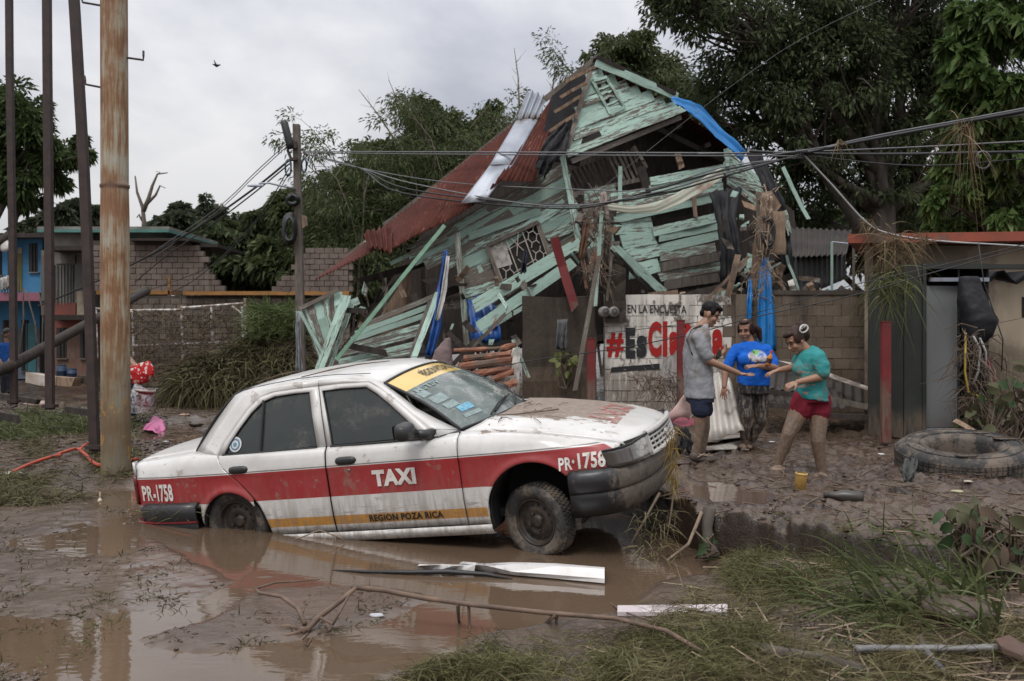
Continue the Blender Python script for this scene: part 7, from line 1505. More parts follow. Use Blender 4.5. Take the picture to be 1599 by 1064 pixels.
m = MB(); rings_loft(m, [(q(184, 546), (.1, 0, 0), (0, .08, 0)), (q(184, 554), (.21, 0, 0), (0, .13, 0)), (q(186, 590), (.19, 0, 0), (0, .14, 0))]); chain(m, [q(196, 557), q(203, 566)], [.085, .08]); chain(m, [q(172, 557), q(170, 570)], [.085, .08]); remesh(m.obj('shirt', cloth_mat('grey_vest', (.16, .15, .15), .3), ps, smooth=True), .012)
m = MB(); chain(m, [q(182, 594), q(180, 622), q(179, 648)], [.11, .08, .07]); chain(m, [q(202, 594), q(206, 622, -.05), q(206, 646)], [.125, .09, .07]); rings_loft(m, [(q(191, 586), (.17, 0, 0), (0, .14, 0)), (q(192, 600), (.19, 0, 0), (0, .15, 0))]); remesh(m.obj('jeans', cloth_mat('navy_jeans', (.018, .03, .075), .15), ps, smooth=True), .012)
for x in (181, 208): m = MB(); ball(m, q(x, 653) + [0, -.06, 0], (.055, .14, .045)); m.obj('shoe', SHOE, ps, smooth=True)
m = MB(); c = q(222, 582, -.05)   # red patterned bag
rings_loft(m, [(q(224, 566, -.1), (.10, 0, .03), (0, .03, 0)), (q(222, 573, -.1), (.21, 0, -.02), (0, .07, 0)), (q(220, 583, -.1), (.23, 0, -.03), (0, .10, 0)), (q(216, 594, -.1), (.14, 0, -.04), (0, .09, 0)), (q(214, 600, -.1), (.06, 0, 0), (0, .05, 0))])
def bagp(t, col, x, y, z, n, f): return t.mix(t.step(.55, .60, t.noise(t.coord('Object'), 15, 2)), col, (.55, .45, .42))
rb_ = remesh(m.obj('carrier_bag', cloth_mat('red_pattern', (.42, .02, .022), .0, -9, bagp), smooth=True), .012, 2); tag(rb_, 'bright red carrier bag with white pattern tucked under the arm', 'bag')
bk = thing('bucket', 'red bucket with white rim inside a clear plastic bag', 'bucket', tuple(q(226, 634, -.3)))
c0_ = q(223, 634, -.3); ax_ = (.12, 0, 1); MB().lathe([(0, 0), (.115, 0), (.165, .27), (.175, .27), (.16, .25), (.11, .01), (0, .01)], c0_, ax_, 24).obj('bucket_body', simple('red_plastic', (.34, .022, .035), (.26, .02, .03), 4, .4, .1, rnd=0), bk, smooth=True)
MB().lathe([(.166, .255), (.182, .262), (.182, .29), (.168, .29)], c0_, ax_, 24).obj('bucket_rim', METW, bk, smooth=True)
t = NT('clear_plastic'); t.setv(t.b.inputs['Base Color'], (.7, .7, .72)); t.b.inputs['Roughness'].default_value = .2; tr = t.n('ShaderNodeBsdfTransparent'); ms = t.n('ShaderNodeMixShader'); t.l(t.ramp(t.noise(t.coord('Object'), 14, 5, .6, 1), [(.4, .05), (.62, .5)]), ms.inputs[0]); t.l(tr.outputs[0], ms.inputs[1]); t.l(t.b.outputs[0], ms.inputs[2]); t.l(ms.outputs[0], t.out.inputs[0]); CLEAR = t.m
m = MB(); rings_loft(m, [(q(213, 600, -.28), (.03, 0, 0), (0, .03, 0)), (q(217, 608, -.28), (.12, 0, 0), (0, .12, 0)), (q(222, 616, -.28), (.20, 0, 0), (0, .20, 0)), (q(222, 632, -.28), (.18, 0, 0), (0, .19, 0)), (q(216, 645, -.28), (.12, 0, 0), (0, .14, 0))]); m.obj('clear_bag', CLEAR, bk, smooth=True)
Ys = 25.0; q = lambda x, y, d=0: P(x, y, Ys + d)
pf = thing('person', 'distant person in a blue shirt and cap at the far left edge', 'person', tuple(q(10, 612)))
m = MB(); hq_, A = head(m, q(11, 521), (-.6, -.7, -.3)); chain(m, [q(10, 536), q(10, 526)], [.06, .055]); chain(m, [q(3, 540), q(-3, 556), q(2, 566, -.2)], [.055, .045, .03]); hand(m, q(2, 566, -.2), (.6, -.3, -.5), (0, 0, -1), 1); chain(m, [q(17, 540), q(19, 556), q(12, 566, -.2)], [.055, .045, .03]); hand(m, q(12, 566, -.2), (-.6, -.3, -.5), (0, 0, -1), -1); rings_loft(m, [(q(10, 538), (.16, 0, 0), (0, .1, 0)), (q(10, 565), (.15, 0, 0), (0, .1, 0))]); chain(m, [q(8, 600), q(8, 610)], [.05, .05]); remesh(m.obj('body', skin_mat('far_skin', (.22, .12, .08), .1), pf, smooth=True), .01)
m = MB(); ball(m, hq_(-.01, 0, .055), np.array([.108, .09, .085]), A); ball(m, hq_(.09, 0, .04), np.array([.06, .07, .015]), A); m.obj('cap', CAB, pf, smooth=True)
m = MB(); rings_loft(m, [(q(10, 535), (.1, 0, 0), (0, .08, 0)), (q(10, 540), (.21, 0, 0), (0, .13, 0)), (q(10, 574), (.20, 0, 0), (0, .15, 0))]); chain(m, [q(4, 541), q(0, 551)], [.085, .075]); chain(m, [q(17, 541), q(19, 551)], [.085, .075]); remesh(m.obj('shirt', cloth_mat('blue_shirt', (.012, .07, .26), .1), pf, smooth=True), .014)
m = MB(); chain(m, [q(7, 574), q(6, 594), q(6, 611)], [.11, .085, .07]); chain(m, [q(14, 574), q(15, 594), q(15, 611)], [.11, .085, .07]); remesh(m.obj('trousers', cloth_mat('dark_trousers', (.02, .022, .03), .2), pf, smooth=True), .014)
def GRv(px, py, up=0.0):
    px = np.asarray(px, float); py = np.asarray(py, float); z = np.full(px.shape, .1)
    for _ in range(8):
        Y = (H - z) * FP / (py - HZ); X = (px - CX) / FP * Y; z = .5 * z + .5 * height(X, Y)
    Y = (H - z) * FP / (py - HZ); X = (px - CX) / FP * Y; return np.stack([X, Y, height(X, Y) + up], -1)
def GR(px, py, up=0.0): return GRv(np.array([px]), np.array([py]), up)[0]
def in_poly(n, poly, dens=None):
    poly = np.asarray(poly, float); lo, hi = poly.min(0), poly.max(0); out = []
    while sum(map(len, out)) < n:
        q = rng.uniform(lo, hi, (n * 3, 2)); s_ = poly_sd(q[:, 0], q[:, 1], poly); k = s_ > 0
        if dens is not None: k &= rng.random(len(q)) < dens(q[:, 0], q[:, 1])
        out.append(q[k])
    return np.concatenate(out)[:n]
tc_ = GR(1503, 733); ty = thing('tyre', 'big worn lorry tyre lying flat in the mud before the shed', 'tyre', tuple(tc_))
BIGT = tyre_mat(); R0 = .66; zt = .30
ax_ = unit((-.05, -.16, 1)); o_ = tc_ + [0, 0, -.06]
prof = [(.34, .02), (.37, 0), (.50, -.02), (.60, .0), (.645, .03), (.66, .07), (.66, .25), (.645, .29), (.60, .32), (.50, .335), (.40, .32), (.36, .30), (.34, .26), (.345, .15), (.34, .02)]
MB().lathe(prof, o_, ax_, 72).obj('carcass', BIGT, ty, smooth=True)
u_ = unit(np.cross(ax_, (0, 1, 0))); w_ = np.cross(ax_, u_); tb = MB()
for k in range(72):
    a = k / 72 * 6.2832; rd_ = math.cos(a) * u_ + math.sin(a) * w_; tg = np.cross(ax_, rd_)
    for h_ in (.075, .125, .195, .245): tb.box(o_ + rd_ * .664 + ax_ * h_, (.018, .044, .040), np.array([rd_, tg, ax_]).T)
tb.obj('tread', BIGT, ty)
for rr, hh in ((.43, .328), (.56, .330)): MB().tube([o_ + ax_ * hh + (math.cos(a) * u_ + math.sin(a) * w_) * rr for a in np.linspace(0, 6.2832, 60)], .008, 5, False).obj('sidewall_ring', BIGT, ty, smooth=True)
for a0, h0, w0 in ((3.3, .33, .15), (3.9, .33, .1), (1.2, .335, .12)):
    m = MB(); c = o_ + ax_ * h0 + (math.cos(a0) * u_ + math.sin(a0) * w_) * .5; ball(m, c, (w0, w0 * .6, .02)); m.obj('mud_patch', MUDMAT, ty, smooth=True)
cloth('rag', [hq((1413, 716), (1432, 714), 9.0), hq((1408, 733), (1434, 735), 8.85), hq((1410, 752), (1425, 752), 8.8)], 'dark wet rag draped over the left rim of the tyre', 'cloth', simple('wet_rag', (.06, .065, .06), (.03, .032, .03), 7, .8), .04, 2)
c = GR(1248, 764); t = thing('yellow_cup', 'muddy yellow plastic cup stuck upright in the mud', 'cup', tuple(c))
def cupm(t, col, x, y, z, n, f): return t.mix(t.step(.11, .05, t.math('MULTIPLY_ADD', n, .08, z)), col, (.10, .075, .055))
MB().lathe([(0, .0), (.048, .0), (.053, .20), (.052, .215), (.044, .215), (.042, .2), (0, .2)], c - [0, 0, .02], (.08, -.05, 1), 20).obj('cup_body', cloth_mat('yellow_plastic', (.40, .24, .07), .3, -9, cupm), t, smooth=True)
MB().lathe([(.053, .205), (.057, .208), (.057, .222), (.046, .222)], c - [0, 0, .02], (.08, -.05, 1), 20).obj('rim', simple('cup_rim', (.52, .36, .13), None, 4, .5), t, smooth=True)
c = GR(1322, 782); t = thing('bottle', 'mud-covered dark bottle lying on the bank', 'bottle', tuple(c)); MB().lathe([(0, -.13), (.05, -.13), (.055, -.10), (.055, .05), (.03, .10), (.022, .16), (0, .16)], c + [0, 0, .03], (-1, .15, .05), 14).obj('bottle_body', simple('muddy_bottle', (.05, .042, .035), (.03, .025, .02), 7, .35, .3), t, smooth=True)
MB().lathe([(0, .155), (.025, .155), (.025, .185), (0, .185)], c + [0, 0, .03], (-1, .15, .05), 10).obj('cap', CAB, t)
def rubble(label, cx, cy, s_, mat=None, name='stone', cat='stone', grp=None, flat=.6):
    c = GR(cx, cy); bm = bmesh.new(); bmesh.ops.create_icosphere(bm, subdivisions=2, radius=1)
    sd = rng.uniform(0, 99); V = np.array([v.co[:] for v in bm.verts]); F = [tuple(v.index for v in f.verts) for f in bm.faces]; bm.free()
    V *= 1 + .5 * (fbm(V[:, 0] * 1.6 + sd, V[:, 1] * 1.6 + V[:, 2] * 1.3, 3, 5) - .5)[:, None] * 2 * .6; V = V * np.array([s_, s_ * .8, s_ * flat]) + c + [0, 0, s_ * flat * .35]
    m = MB(); m.add(V, F); return m.obj(name, mat or MUDMAT, label=label, cat=cat, group=grp, smooth=True)
PALE = simple('pale_metal_sheet', (.46, .43, .39), (.30, .26, .22), 3, .45, .15, metal=.1, dirt=.4); PINK = simple('pink_sheet', (.46, .30, .28), (.36, .27, .22), 3, .6, .2, dirt=.3); MAG = simple('magenta_lining', (.26, .035, .06), (.18, .03, .05), 4, .6, .1)
corr_sheet(P(1098, 575, 12.9), P(1142, 592, 12.7), P(1104, 690, 12.1), P(1163, 672, 12.0), pitch=.15, amp=.03, crumple=.01).obj('roofing_sheet', PALE, label='pale corrugated sheet leaning behind the legs of the man', cat='metal sheet', smooth=True, solid=.005)
A_ = np.array([[lerp(P(1086 - 2 * i, 596 + 12 * i, 11.9 - .03 * i), P(1046 + 6 * math.cos(i), 640 + 4 * i, 11.7), j / 8) + np.array([0, -.12 * math.sin(j / 8 * 3.1) - .0, .06 * math.sin(j / 8 * 3.1)]) for j in range(9)] for i in range(6)])
MB().grid(A_).obj('pink_sheet', PINK, label='curled pale pink sheet with magenta underside beside the bonnet', cat='sheet', smooth=True, solid=.006)
A_ = np.array([[P(1044 + 50 * t, 652 + 10 * math.sin(t * 3) - 14 * s_ * math.sin(t * 3.1) + 4, 11.62 + .3 * s_) for s_ in (0, .5, 1)] for t in np.linspace(0, 1, 9)]); MB().grid(A_).obj('sheet_underside', MAG, bpy.data.objects['pink_sheet'], smooth=True)
for k_, (pts, lb) in enumerate((([(1098, 694), (1163, 680), (1160, 689), (1102, 702)], 'flat white metal strip on the mud behind the man, upper of two'), ([(1096, 704), (1158, 702), (1150, 710), (1100, 712)], 'flat white metal strip on the mud behind the man, lower of two'))):
    p_ = [GR(*a) + [0, 0, .05 + .01 * k_] for a in pts]; MB().slab(p_, (0, 0, .012)).obj('metal_strip', PALE, label=lb, cat='metal strip', bevel=.003)
corr_sheet(P(1036, 560, 15.2), P(1060, 545, 15.3), P(1028, 600, 14.9), P(1060, 608, 14.8), pitch=.16, amp=.02, crumple=.05).obj('roofing_sheet', simple('grey_rust_sheet', (.17, .155, .14), (.09, .08, .07), 4, .6, .2), label='crumpled grey sheet leaning against the slogan wall', cat='metal sheet', smooth=True, solid=.005)
MB().tube([GR(1060, 712) + [0, 0, .03], GR(1098, 706) + [0, 0, .06]], .035, 7).obj('wood_stick', WOOD_B, label='short tan stick lying by the left foot of the man', cat='stick')
cloth('black_cloth', [hq((1058, 672), (1075, 668), 11.6), hq((1054, 690), (1082, 688), 11.4), hq((1052, 706), (1078, 702), 11.3)], 'black crumpled cloth on the mud beside the taxi bumper', 'cloth', BLACKF, .06, 2)
for k_, (a0, a1, b0, b1, mt, lb) in enumerate((((1200, 572), (1352, 600), (1195, 604), (1354, 640), CORD, 'dark corrugated sheet heaped against the bare block wall'), ((1190, 596), (1300, 606), (1196, 630), (1320, 636), CORD, 'second dark corrugated sheet in the heap, lower and shorter'))):
    corr_sheet(P(*a0, 15.2 - k_ * .5), P(*a1, 15.0 - k_ * .5), P(*b0, 14.2 - k_ * .3), P(*b1, 14.0 - k_ * .3), pitch=.14, amp=.025, crumple=.03).obj('roofing_sheet', mt, label=lb, cat='metal sheet', smooth=True, solid=.006)
MB().slab([P(1214, 563, 14.9), P(1260, 570, 14.8), P(1356, 604, 13.9), P(1354, 610, 13.8), P(1256, 576, 14.7)], (0, .05, 0)).obj('white_flashing', PALE, label='white folded metal edge sloping down to the steel box', cat='metal strip')
for k_, (a, b, w_, Y_, mt, lb) in enumerate((((1186, 632), (1300, 640), 8, 13.6, WOOD_D, 'long dark board at the foot of the sheet heap'), ((1230, 646), (1354, 652), 7, 13.2, WOOD_D, 'dark board lying nearest below the sheet heap'), ((1290, 622), (1356, 636), 9, 13.5, WOOD_G, 'grey board end beside the steel box'), ((1180, 610), (1260, 618), 8, 13.9, WOOD_D, 'dark board half under the corrugated sheets'))):
    board_mb(P(*a, Y_), P(*b, Y_ - .1), w_ * Y_ / FP, .05).obj('loose_board', mt, label=lb, cat='board')
for k_, (a, b, w_, lb) in enumerate((((708, 548), (800, 543), 7, 'flat reddish plank on top of the timber stack'), ((724, 560), (798, 553), 11, 'topmost rough reddish log of the timber stack'), ((716, 574), (800, 563), 13, 'split reddish log second from the top of the stack'), ((735, 586), (797, 576), 12, 'rough reddish log in the middle of the stack'), ((754, 600), (802, 580), 11, 'tilted bright reddish log low in the stack'), ((730, 600), (772, 596), 12, 'dark-ended log at the bottom left of the stack'), ((776, 604), (806, 598), 11, 'short log at the bottom right of the stack'), ((782, 545), (806, 538), 10, 'short reddish block end beside the top plank'))):
    Y_ = 14.9 - k_ * .06; a3, b3 = P(*a, Y_), P(*b, Y_ - .15); m = MB(); n_ = 7; rg = []
    for t in np.linspace(0, 1, n_): rg.append(np.array([lerp(a3, b3, t) + [rng.normal() * .01, math.sin(q_) * w_ * Y_ / FP * .5 * rng.uniform(.8, 1.1), math.cos(q_) * w_ * Y_ / FP * .5 * rng.uniform(.8, 1.12)] for q_ in np.linspace(0, 6.2832, 9)[:-1]]))
    m.loft(rg).obj('timber_log', WOOD_R, label=lb, cat='log', group='timber stacked by the concrete wall')
pillar('block_pier', 'pale stained block pier at the end of the timber stack', 797, 811, 545, 640, 15.2, .2, BLK_P, cat='pier')
m = MB(); rings_loft(m, [(P(690, 590, 14.8), (.16, 0, 0), (0, .12, 0)), (P(690, 570, 14.8), (.17, 0, 0), (0, .14, 0)), (P(692, 548, 14.8), (.13, 0, 0), (0, .1, 0)), (P(700, 528, 14.8), (.04, 0, 0), (0, .04, 0))]); remesh(m.obj('sack', simple('mauve_sack', (.17, .12, .115), (.10, .07, .068), 5, .8, .5, 12, .03), label='mauve cloth sack slumped left of the timber stack', cat='sack', smooth=True), .02)
def stick(a, b, w_, Y_, mt, lb, Y2=None, cat='board', name='loose_board', th=.03): return board_mb(P(*a, Y_), P(*b, Y2 or Y_), w_ * Y_ / FP, th).obj(name, mt, label=lb, cat=cat)
for args in (((735, 545), (790, 490), 6, 15.6, WOOD_G, 'grey batten propped behind the timber stack'), ((800, 530), (826, 590), 6, 15.4, TQ_M, 'thin turquoise batten leaning at the pier'), ((700, 520), (742, 560), 8, 15.3, WOOD_D, 'dark board leaning over the mauve sack'), ((742, 530), (706, 572), 7, 15.2, WOOD_D, 'second dark board crossing over the mauve sack'),
             ((936, 400), (898, 610), 7, 15.2, TQ_H, 'long thin turquoise pole leaning before the concrete wall'), ((940, 330), (930, 478), 6, 15.6, TQ_M, 'upright turquoise batten beside the gate pillar'), ((928, 395), (936, 440), 6, 15.8, WOOD_R, 'short reddish stick hanging above the gate pillar'), ((908, 390), (916, 450), 5, 15.8, WOOD_R, 'narrow red-brown slat hanging left of the gate pillar'), ((955, 395), (948, 470), 4, 15.7, WOOD_G, 'thin grey slat hanging before the gate pillar'),
             ((1102, 470), (1170, 400), 4, 15.9, WOOD_B, 'thin tan batten sloping up over the slogan wall'), ((1136, 464), (1152, 398), 9, 15.9, WOOD_B, 'pale splintered board standing at the house corner'), ((1060, 466), (1130, 448), 11, 16.3, WOOD_D, 'dark beam lying on top of the slogan wall'), ((1120, 452), (1166, 470), 9, 16.2, WOOD_B, 'tan board lying over the wall behind the man'),
             ((1188, 298), (1190, 395), 13, 16.2, TQ_H, 'turquoise and bare plank standing in the corner debris'), ((1184, 382), (1180, 448), 15, 16.1, WOOD_B, 'pale board hanging in the corner debris above the tarpaulin'), ((1172, 352), (1178, 392), 12, 16.2, WOOD_D, 'short dark board in the corner debris'), ((1196, 300), (1216, 330), 16, 16.1, WOOD_B, 'broken tan panel tilted in the corner debris'),
             ((1222, 262), (1262, 342), 6, 17.0, TQ_L, 'turquoise trim board sticking out from the right house corner'), ((1224, 330), (1234, 366), 8, 17.0, TQ_M, 'short turquoise board at the right house corner'), ((1228, 400), (1250, 464), 4, 16.3, TQ_M, 'thin turquoise rod leaning over the bare block wall'), ((1212, 420), (1228, 462), 5, 16.3, WOOD_B, 'tan stick leaning over the bare block wall'),
             ((1246, 434), (1280, 438), 7, 16.6, PALE, 'pale metal edge lying on the rubble behind the wall'), ((1256, 450), (1290, 470), 9, 16.5, WOOD_G, 'grey board in the rubble on top of the wall'), ((1262, 440), (1276, 470), 10, 16.5, WOOD_B, 'tan block in the rubble on top of the wall'), ((1300, 468), (1316, 446), 5, 16.5, WOOD_B, 'small tilted stick on the wall near the shed'), ((1326, 452), (1336, 470), 5, 16.5, WOOD_G, 'small grey stick on the wall near the shed'), ((1236, 440), (1244, 470), 12, 16.6, PALE, 'bent pale plate on the wall beside the tarpaulin'), ((1010, 462), (1060, 456), 8, 16.4, WOOD_B, 'tan board on top of the slogan lettering wall')): stick(*args)
cloth('rag', [hq((1190, 300), (1206, 306), 16.0), hq((1186, 325), (1206, 330), 15.9), hq((1190, 350), (1200, 352), 15.9), hq((1186, 400), (1196, 402), 15.9)], 'beige torn rag hanging in the corner debris', 'cloth', simple('beige_rag', (.34, .25, .18), (.19, .135, .10), 8, .9, .4), .05, 2)
cloth('rag', [hq((1202, 330), (1226, 330), 15.95), hq((1206, 370), (1226, 372), 15.9), hq((1204, 398), (1228, 398), 15.9)], 'brown cardboard-like rag beside the black sheet', 'cloth', simple('brown_rag', (.24, .165, .11), (.14, .10, .07), 5, .9, .2), .025, 1)
m = MB(); m.tube([P(1200 + 9 * math.cos(a), 362 + 22 * math.sin(a), 15.85) for a in np.linspace(-2.2, 3.2, 16)], .028, 7); m.obj('rubber_hose', CAB, label='black rubber loop hanging in the corner debris', cat='hose', smooth=True)
for k_, (l0, r0, l1, r1, Y_, c, lb) in enumerate((((938, 302), (946, 300), (932, 345), (952, 345), 15.7, (.36, .30, .26), 'pale triangular rag hanging at the centre of the ruin'), ((912, 345), (922, 345), (902, 405), (912, 405), 15.8, (.20, .10, .06), 'red-brown rag strip hanging left of the ruin centre'), ((944, 360), (956, 362), (940, 420), (950, 420), 15.8, (.15, .12, .09), 'dull brown rag strip hanging at the ruin centre'), ((818, 390), (824, 392), (812, 428), (822, 426), 16.4, (.02, .025, .04), 'dark rag caught on the barred window'), ((870, 500), (886, 498), (868, 545), (884, 548), 15.6, (.12, .12, .125), 'grey plastic bag hanging on the concrete wall'))):
    cloth('rag', [hq(l0, r0, Y_), hq(lerp(l0, l1, .5), lerp(r0, r1, .5), Y_ - .05), hq(l1, r1, Y_)], lb, 'cloth', simple('rag_cloth', c, tuple(x * .55 for x in c), 8, .85, .4), .04, 2)
def tangle(label, pts, n, L, w, mat, Y_, name='root_tangle', sp=8):
    m = MB()
    for k in range(n):
        u = rng.uniform(0, len(pts) - 1); i = min(int(u), len(pts) - 2); p = lerp(pts[i], pts[i + 1], u - i) + rng.normal(size=2) * sp
        a = P(*p, Y_ + rng.normal() * .12); d = rng.normal(size=3) * [.6, .4, .5] + [0, 0, -.4]; m.tube(np.array([a, a + d * L * .4 + rng.normal(size=3) * .03, a + d * L * .8 + [0, 0, -L * .2]]), [w, w * .8, w * .3], 3, False)
    return m.obj(name, mat, label=label, cat='debris tangle', kind='stuff')
TWIG = simple('twig', (.16, .115, .08), (.07, .05, .036), 12, .85, .3); TWIGP = simple('pale_twig', (.30, .225, .155), (.15, .11, .075), 12, .85, .3)
tangle('tangle of straw and sticks hanging at the centre of the ruin', [(925, 300), (935, 360), (930, 420), (940, 440)], 150, .34, .009, TWIG, 15.75)
tangle('pale straw tangle hanging in the corner debris', [(1196, 300), (1192, 350), (1190, 420), (1186, 458)], 110, .3, .009, TWIGP, 15.85)
tangle('twigs and vines heaped at the foot of the slogan wall', [(985, 590), (1020, 600), (1045, 590), (1040, 625)], 110, .26, .008, TWIG, 14.6, sp=11)
tangle('tangle of wires and roots in the mouth of the steel box', [(1515, 520), (1530, 560), (1520, 610), (1540, 650)], 200, .42, .009, TWIG, 12.6, sp=12)
for k_, (pts, mt, lb) in enumerate(((((1508, 520), (1507, 580), (1512, 612), (1534, 622), (1540, 624)), simple('yellow_cable', (.45, .30, .04), None, 5, .5, 0), 'yellow cable dangling in the steel box'), (((1520, 525), (1530, 545), (1528, 580), (1520, 600)), CABW, 'pale ribbed hose dangling in the steel box'), (((1530, 528), (1540, 550), (1538, 590)), CABW, 'second pale hose beside the yellow cable'), (((1528, 380), (1536, 440), (1566, 530), (1564, 580)), CAB, 'thin black wire hanging across the cream wall'), (((1500, 700), (1480, 630), (1510, 600), (1525, 612)), TWIG, 'bent brown stem leaning on the fogged door'), (((1542, 560), (1552, 590), (1550, 612)), simple('pink_cord', (.4, .06, .09), None, 5, .5, 0), 'short pink cord hanging in the vines'))):
    MB().tube([P(*p, 12.5 + .02 * k_) for p in pts], .014 if k_ < 3 else .008, 6).obj('hanging_cable', mt, label=lb, cat='cable', smooth=True)
m = MB(); rings_loft(m, [(P(1513, 432, 12.9), (.12, 0, 0), (0, .1, 0)), (P(1518, 470, 12.85), (.18, 0, 0), (0, .16, 0)), (P(1530, 500, 12.8), (.22, 0, 0), (0, .2, 0)), (P(1526, 525, 12.8), (.18, 0, 0), (0, .16, 0)), (P(1516, 548, 12.8), (.08, 0, 0), (0, .08, 0))]); remesh(m.obj('black_bundle', BLACKF, label='black plastic bundle bulging out of the steel box', cat='bundle', smooth=True), .02)
stick((1490, 656), (1552, 690), 7, 11.8, WOOD_B, 'tan splintered plank leaning in front of the vines', 11.3)
def big_leaf_mb(c, d, L, w, nrm):
    d = unit(d); s_ = unit(np.cross(d, nrm)); n_ = np.cross(s_, d); A_ = []
    for t in np.linspace(0, 1, 6):
        ww = w * (math.sin(math.pi * min(1, t * .92 + .06)) ** .7) * (1 - .25 * t); p = np.asarray(c) + d * L * t - n_ * L * .35 * t * t
        A_.append([p + s_ * ww + n_ * ww * .25, p, p - s_ * ww + n_ * ww * .25])
    return MB().grid(np.array(A_))
BIGL = [leaf_mat('broad_muddy_leaf', (.085, .085, .045), (.045, .045, .024), None, .15, .5, 3), leaf_mat('broad_green_leaf', (.045, .075, .032), (.022, .04, .017), None, .15, .4, 3), leaf_mat('withered_leaf', (.12, .088, .062), (.06, .045, .034), None, .15, .7, 3)]
def leafy(label, poly, n, Y_, L, kinds, stems, cat='plant', name='broadleaf_plant', grp=None):
    b = P(*stems[0], Y_); t = thing(name, label, cat, tuple(b), grp); m = MB(); pts = in_poly(n, poly)
    for q_ in pts:
        e_ = P(*q_, Y_ + rng.normal() * .15); s_ = P(*stems[rng.integers(len(stems))], Y_ + rng.normal() * .08); m.tube(np.array([s_, lerp(s_, e_, .5) + rng.normal(size=3) * .06 + [0, 0, .05], e_]), [.011, .008, .004], 4, False)
        d = rng.normal(size=3) * [.8, .5, .4] + [0, -.25, -.45]
        big_leaf_mb(e_, d, L * rng.uniform(.6, 1.2), L * rng.uniform(.26, .4), rng.normal(size=3) * .5 + [0, -.8, .5]).obj('leaf', kinds[rng.integers(len(kinds))], t, smooth=True)
    m.obj('stem', TWIG, t, smooth=True); return t
leafy('broad-leaved muddy plant heaped beside the steel box', [(1520, 600), (1560, 590), (1600, 560), (1640, 600), (1640, 700), (1560, 700), (1500, 670)], 70, 12.0, .20, [BIGL[0], BIGL[1], BIGL[2], BIGL[0]], [(1540, 700), (1580, 705), (1610, 700)])
leafy('withered broad-leaved shrub at the right edge by the reeds', [(1470, 800), (1520, 775), (1600, 820), (1640, 830), (1640, 940), (1590, 935), (1550, 905), (1500, 850)], 120, 6.1, .12, [BIGL[0], BIGL[1], BIGL[2], BIGL[0]], [(1530, 900), (1580, 930), (1500, 870)])
leafy('small yellow-green plant growing on the dark concrete wall', [(860, 560), (880, 545), (906, 555), (905, 580), (880, 590)], 22, 15.6, .16, [leaf_mat('yellow_green_leaf', (.13, .14, .05), (.07, .08, .03), None, .2, .5, 3)], [(884, 608)])
leafy('small green sprig at the foot of the bank edge', [(1085, 835), (1110, 825), (1130, 850), (1100, 860)], 10, 7.4, .08, [BIGL[1]], [(1105, 870)])
def gtube(pts, r, mat, label, name, cat, up=.02, jit=0, n=7, par=None, grp=None):
    V = [GR(x, y) + [0, 0, up + (z if len(o) else 0)] for x, y, *o in pts for z in (o[0] if o else 0,)]
    V = np.array(V); t0 = np.linspace(0, len(V) - 1, (len(V) - 1) * 5 + 1); out = []
    for t in t0:
        i = min(int(t), len(V) - 2); f = t - i; p0 = V[max(i - 1, 0)]; p1 = V[i]; p2 = V[i + 1]; p3 = V[min(i + 2, len(V) - 1)]
        out.append(.5 * (2 * p1 + (p2 - p0) * f + (2 * p0 - 5 * p1 + 4 * p2 - p3) * f * f + (3 * p1 - p0 - 3 * p2 + p3) * f ** 3) + rng.normal(size=3) * jit)
    rr = np.interp(np.linspace(0, 1, len(out)), np.linspace(0, 1, len(np.atleast_1d(r))), np.atleast_1d(r)) * rng.uniform(.9, 1.12, len(out))
    return MB().tube(out, rr, n).obj(name, mat, par, label=label, cat=cat, group=grp, smooth=True)
Z8 = 7.75
MB().tube([P(1108, 795, Z8), P(1104, 825, Z8 - .05), P(1107, 850, Z8 - .12), P(1112, 872, Z8 - .2)], [.05, .042, .045, .07], 9).obj('tree_stump', BARK, label='muddy stump root standing at the broken bank edge', cat='stump', smooth=True)
for k_, (pts, r, lb) in enumerate((([(1096, 800), (1075, 850), (1030, 885), (1000, 905)], [.016, .012, .006], 'slender curved root running down from the stump'), ([(1030, 770), (1005, 815), (985, 850)], [.012, .006], 'thin bare root under the taxi bumper'), ([(1056, 740), (1048, 800), (1040, 850)], [.010, .004], 'long thin stick propped under the bumper corner'))):
    MB().tube([P(*p, Z8 - .12 * i) for i, p in enumerate(pts)], np.interp(np.linspace(0, 1, len(pts)), np.linspace(0, 1, len(r)), r), 6).obj('root', TWIGP if k_ == 0 else TWIG, label=lb, cat='root', smooth=True)
HAY = leaf_mat('hay', (.17, .145, .075), (.05, .040, .022), (.23, .20, .11), .15, .7, 1.8); HAYG = leaf_mat('olive_grass', (.135, .13, .055), (.045, .042, .020), (.20, .19, .095), .2, .6, 1.6); REED = leaf_mat('reed_green', (.105, .128, .050), (.045, .050, .024), (.19, .18, .09), .25, .4, 1.5)
def grass(name, label, poly, n, L, w, mat, dirs=(0, 0, .4), spread=(.8, .6, .35), curl=.6, dens=None, up=0.0, kind='stuff', cat='grass', seg=4):
    q_ = in_poly(n, poly, dens); B_ = GRv(q_[:, 0], q_[:, 1], up - .01); B_ = B_ + rng.normal(size=B_.shape) * [.02, .02, 0]; B_[:, 2] += np.abs(rng.normal(size=n)) * up
    m = MB(); blades(m, B_, rng.normal(size=(n, 3)) * spread + np.asarray(dirs), rng.uniform(L[0], L[1], n), rng.uniform(w[0], w[1], n), seg, curl)
    return m.obj(name, mat, label=label, cat=cat, kind=kind)
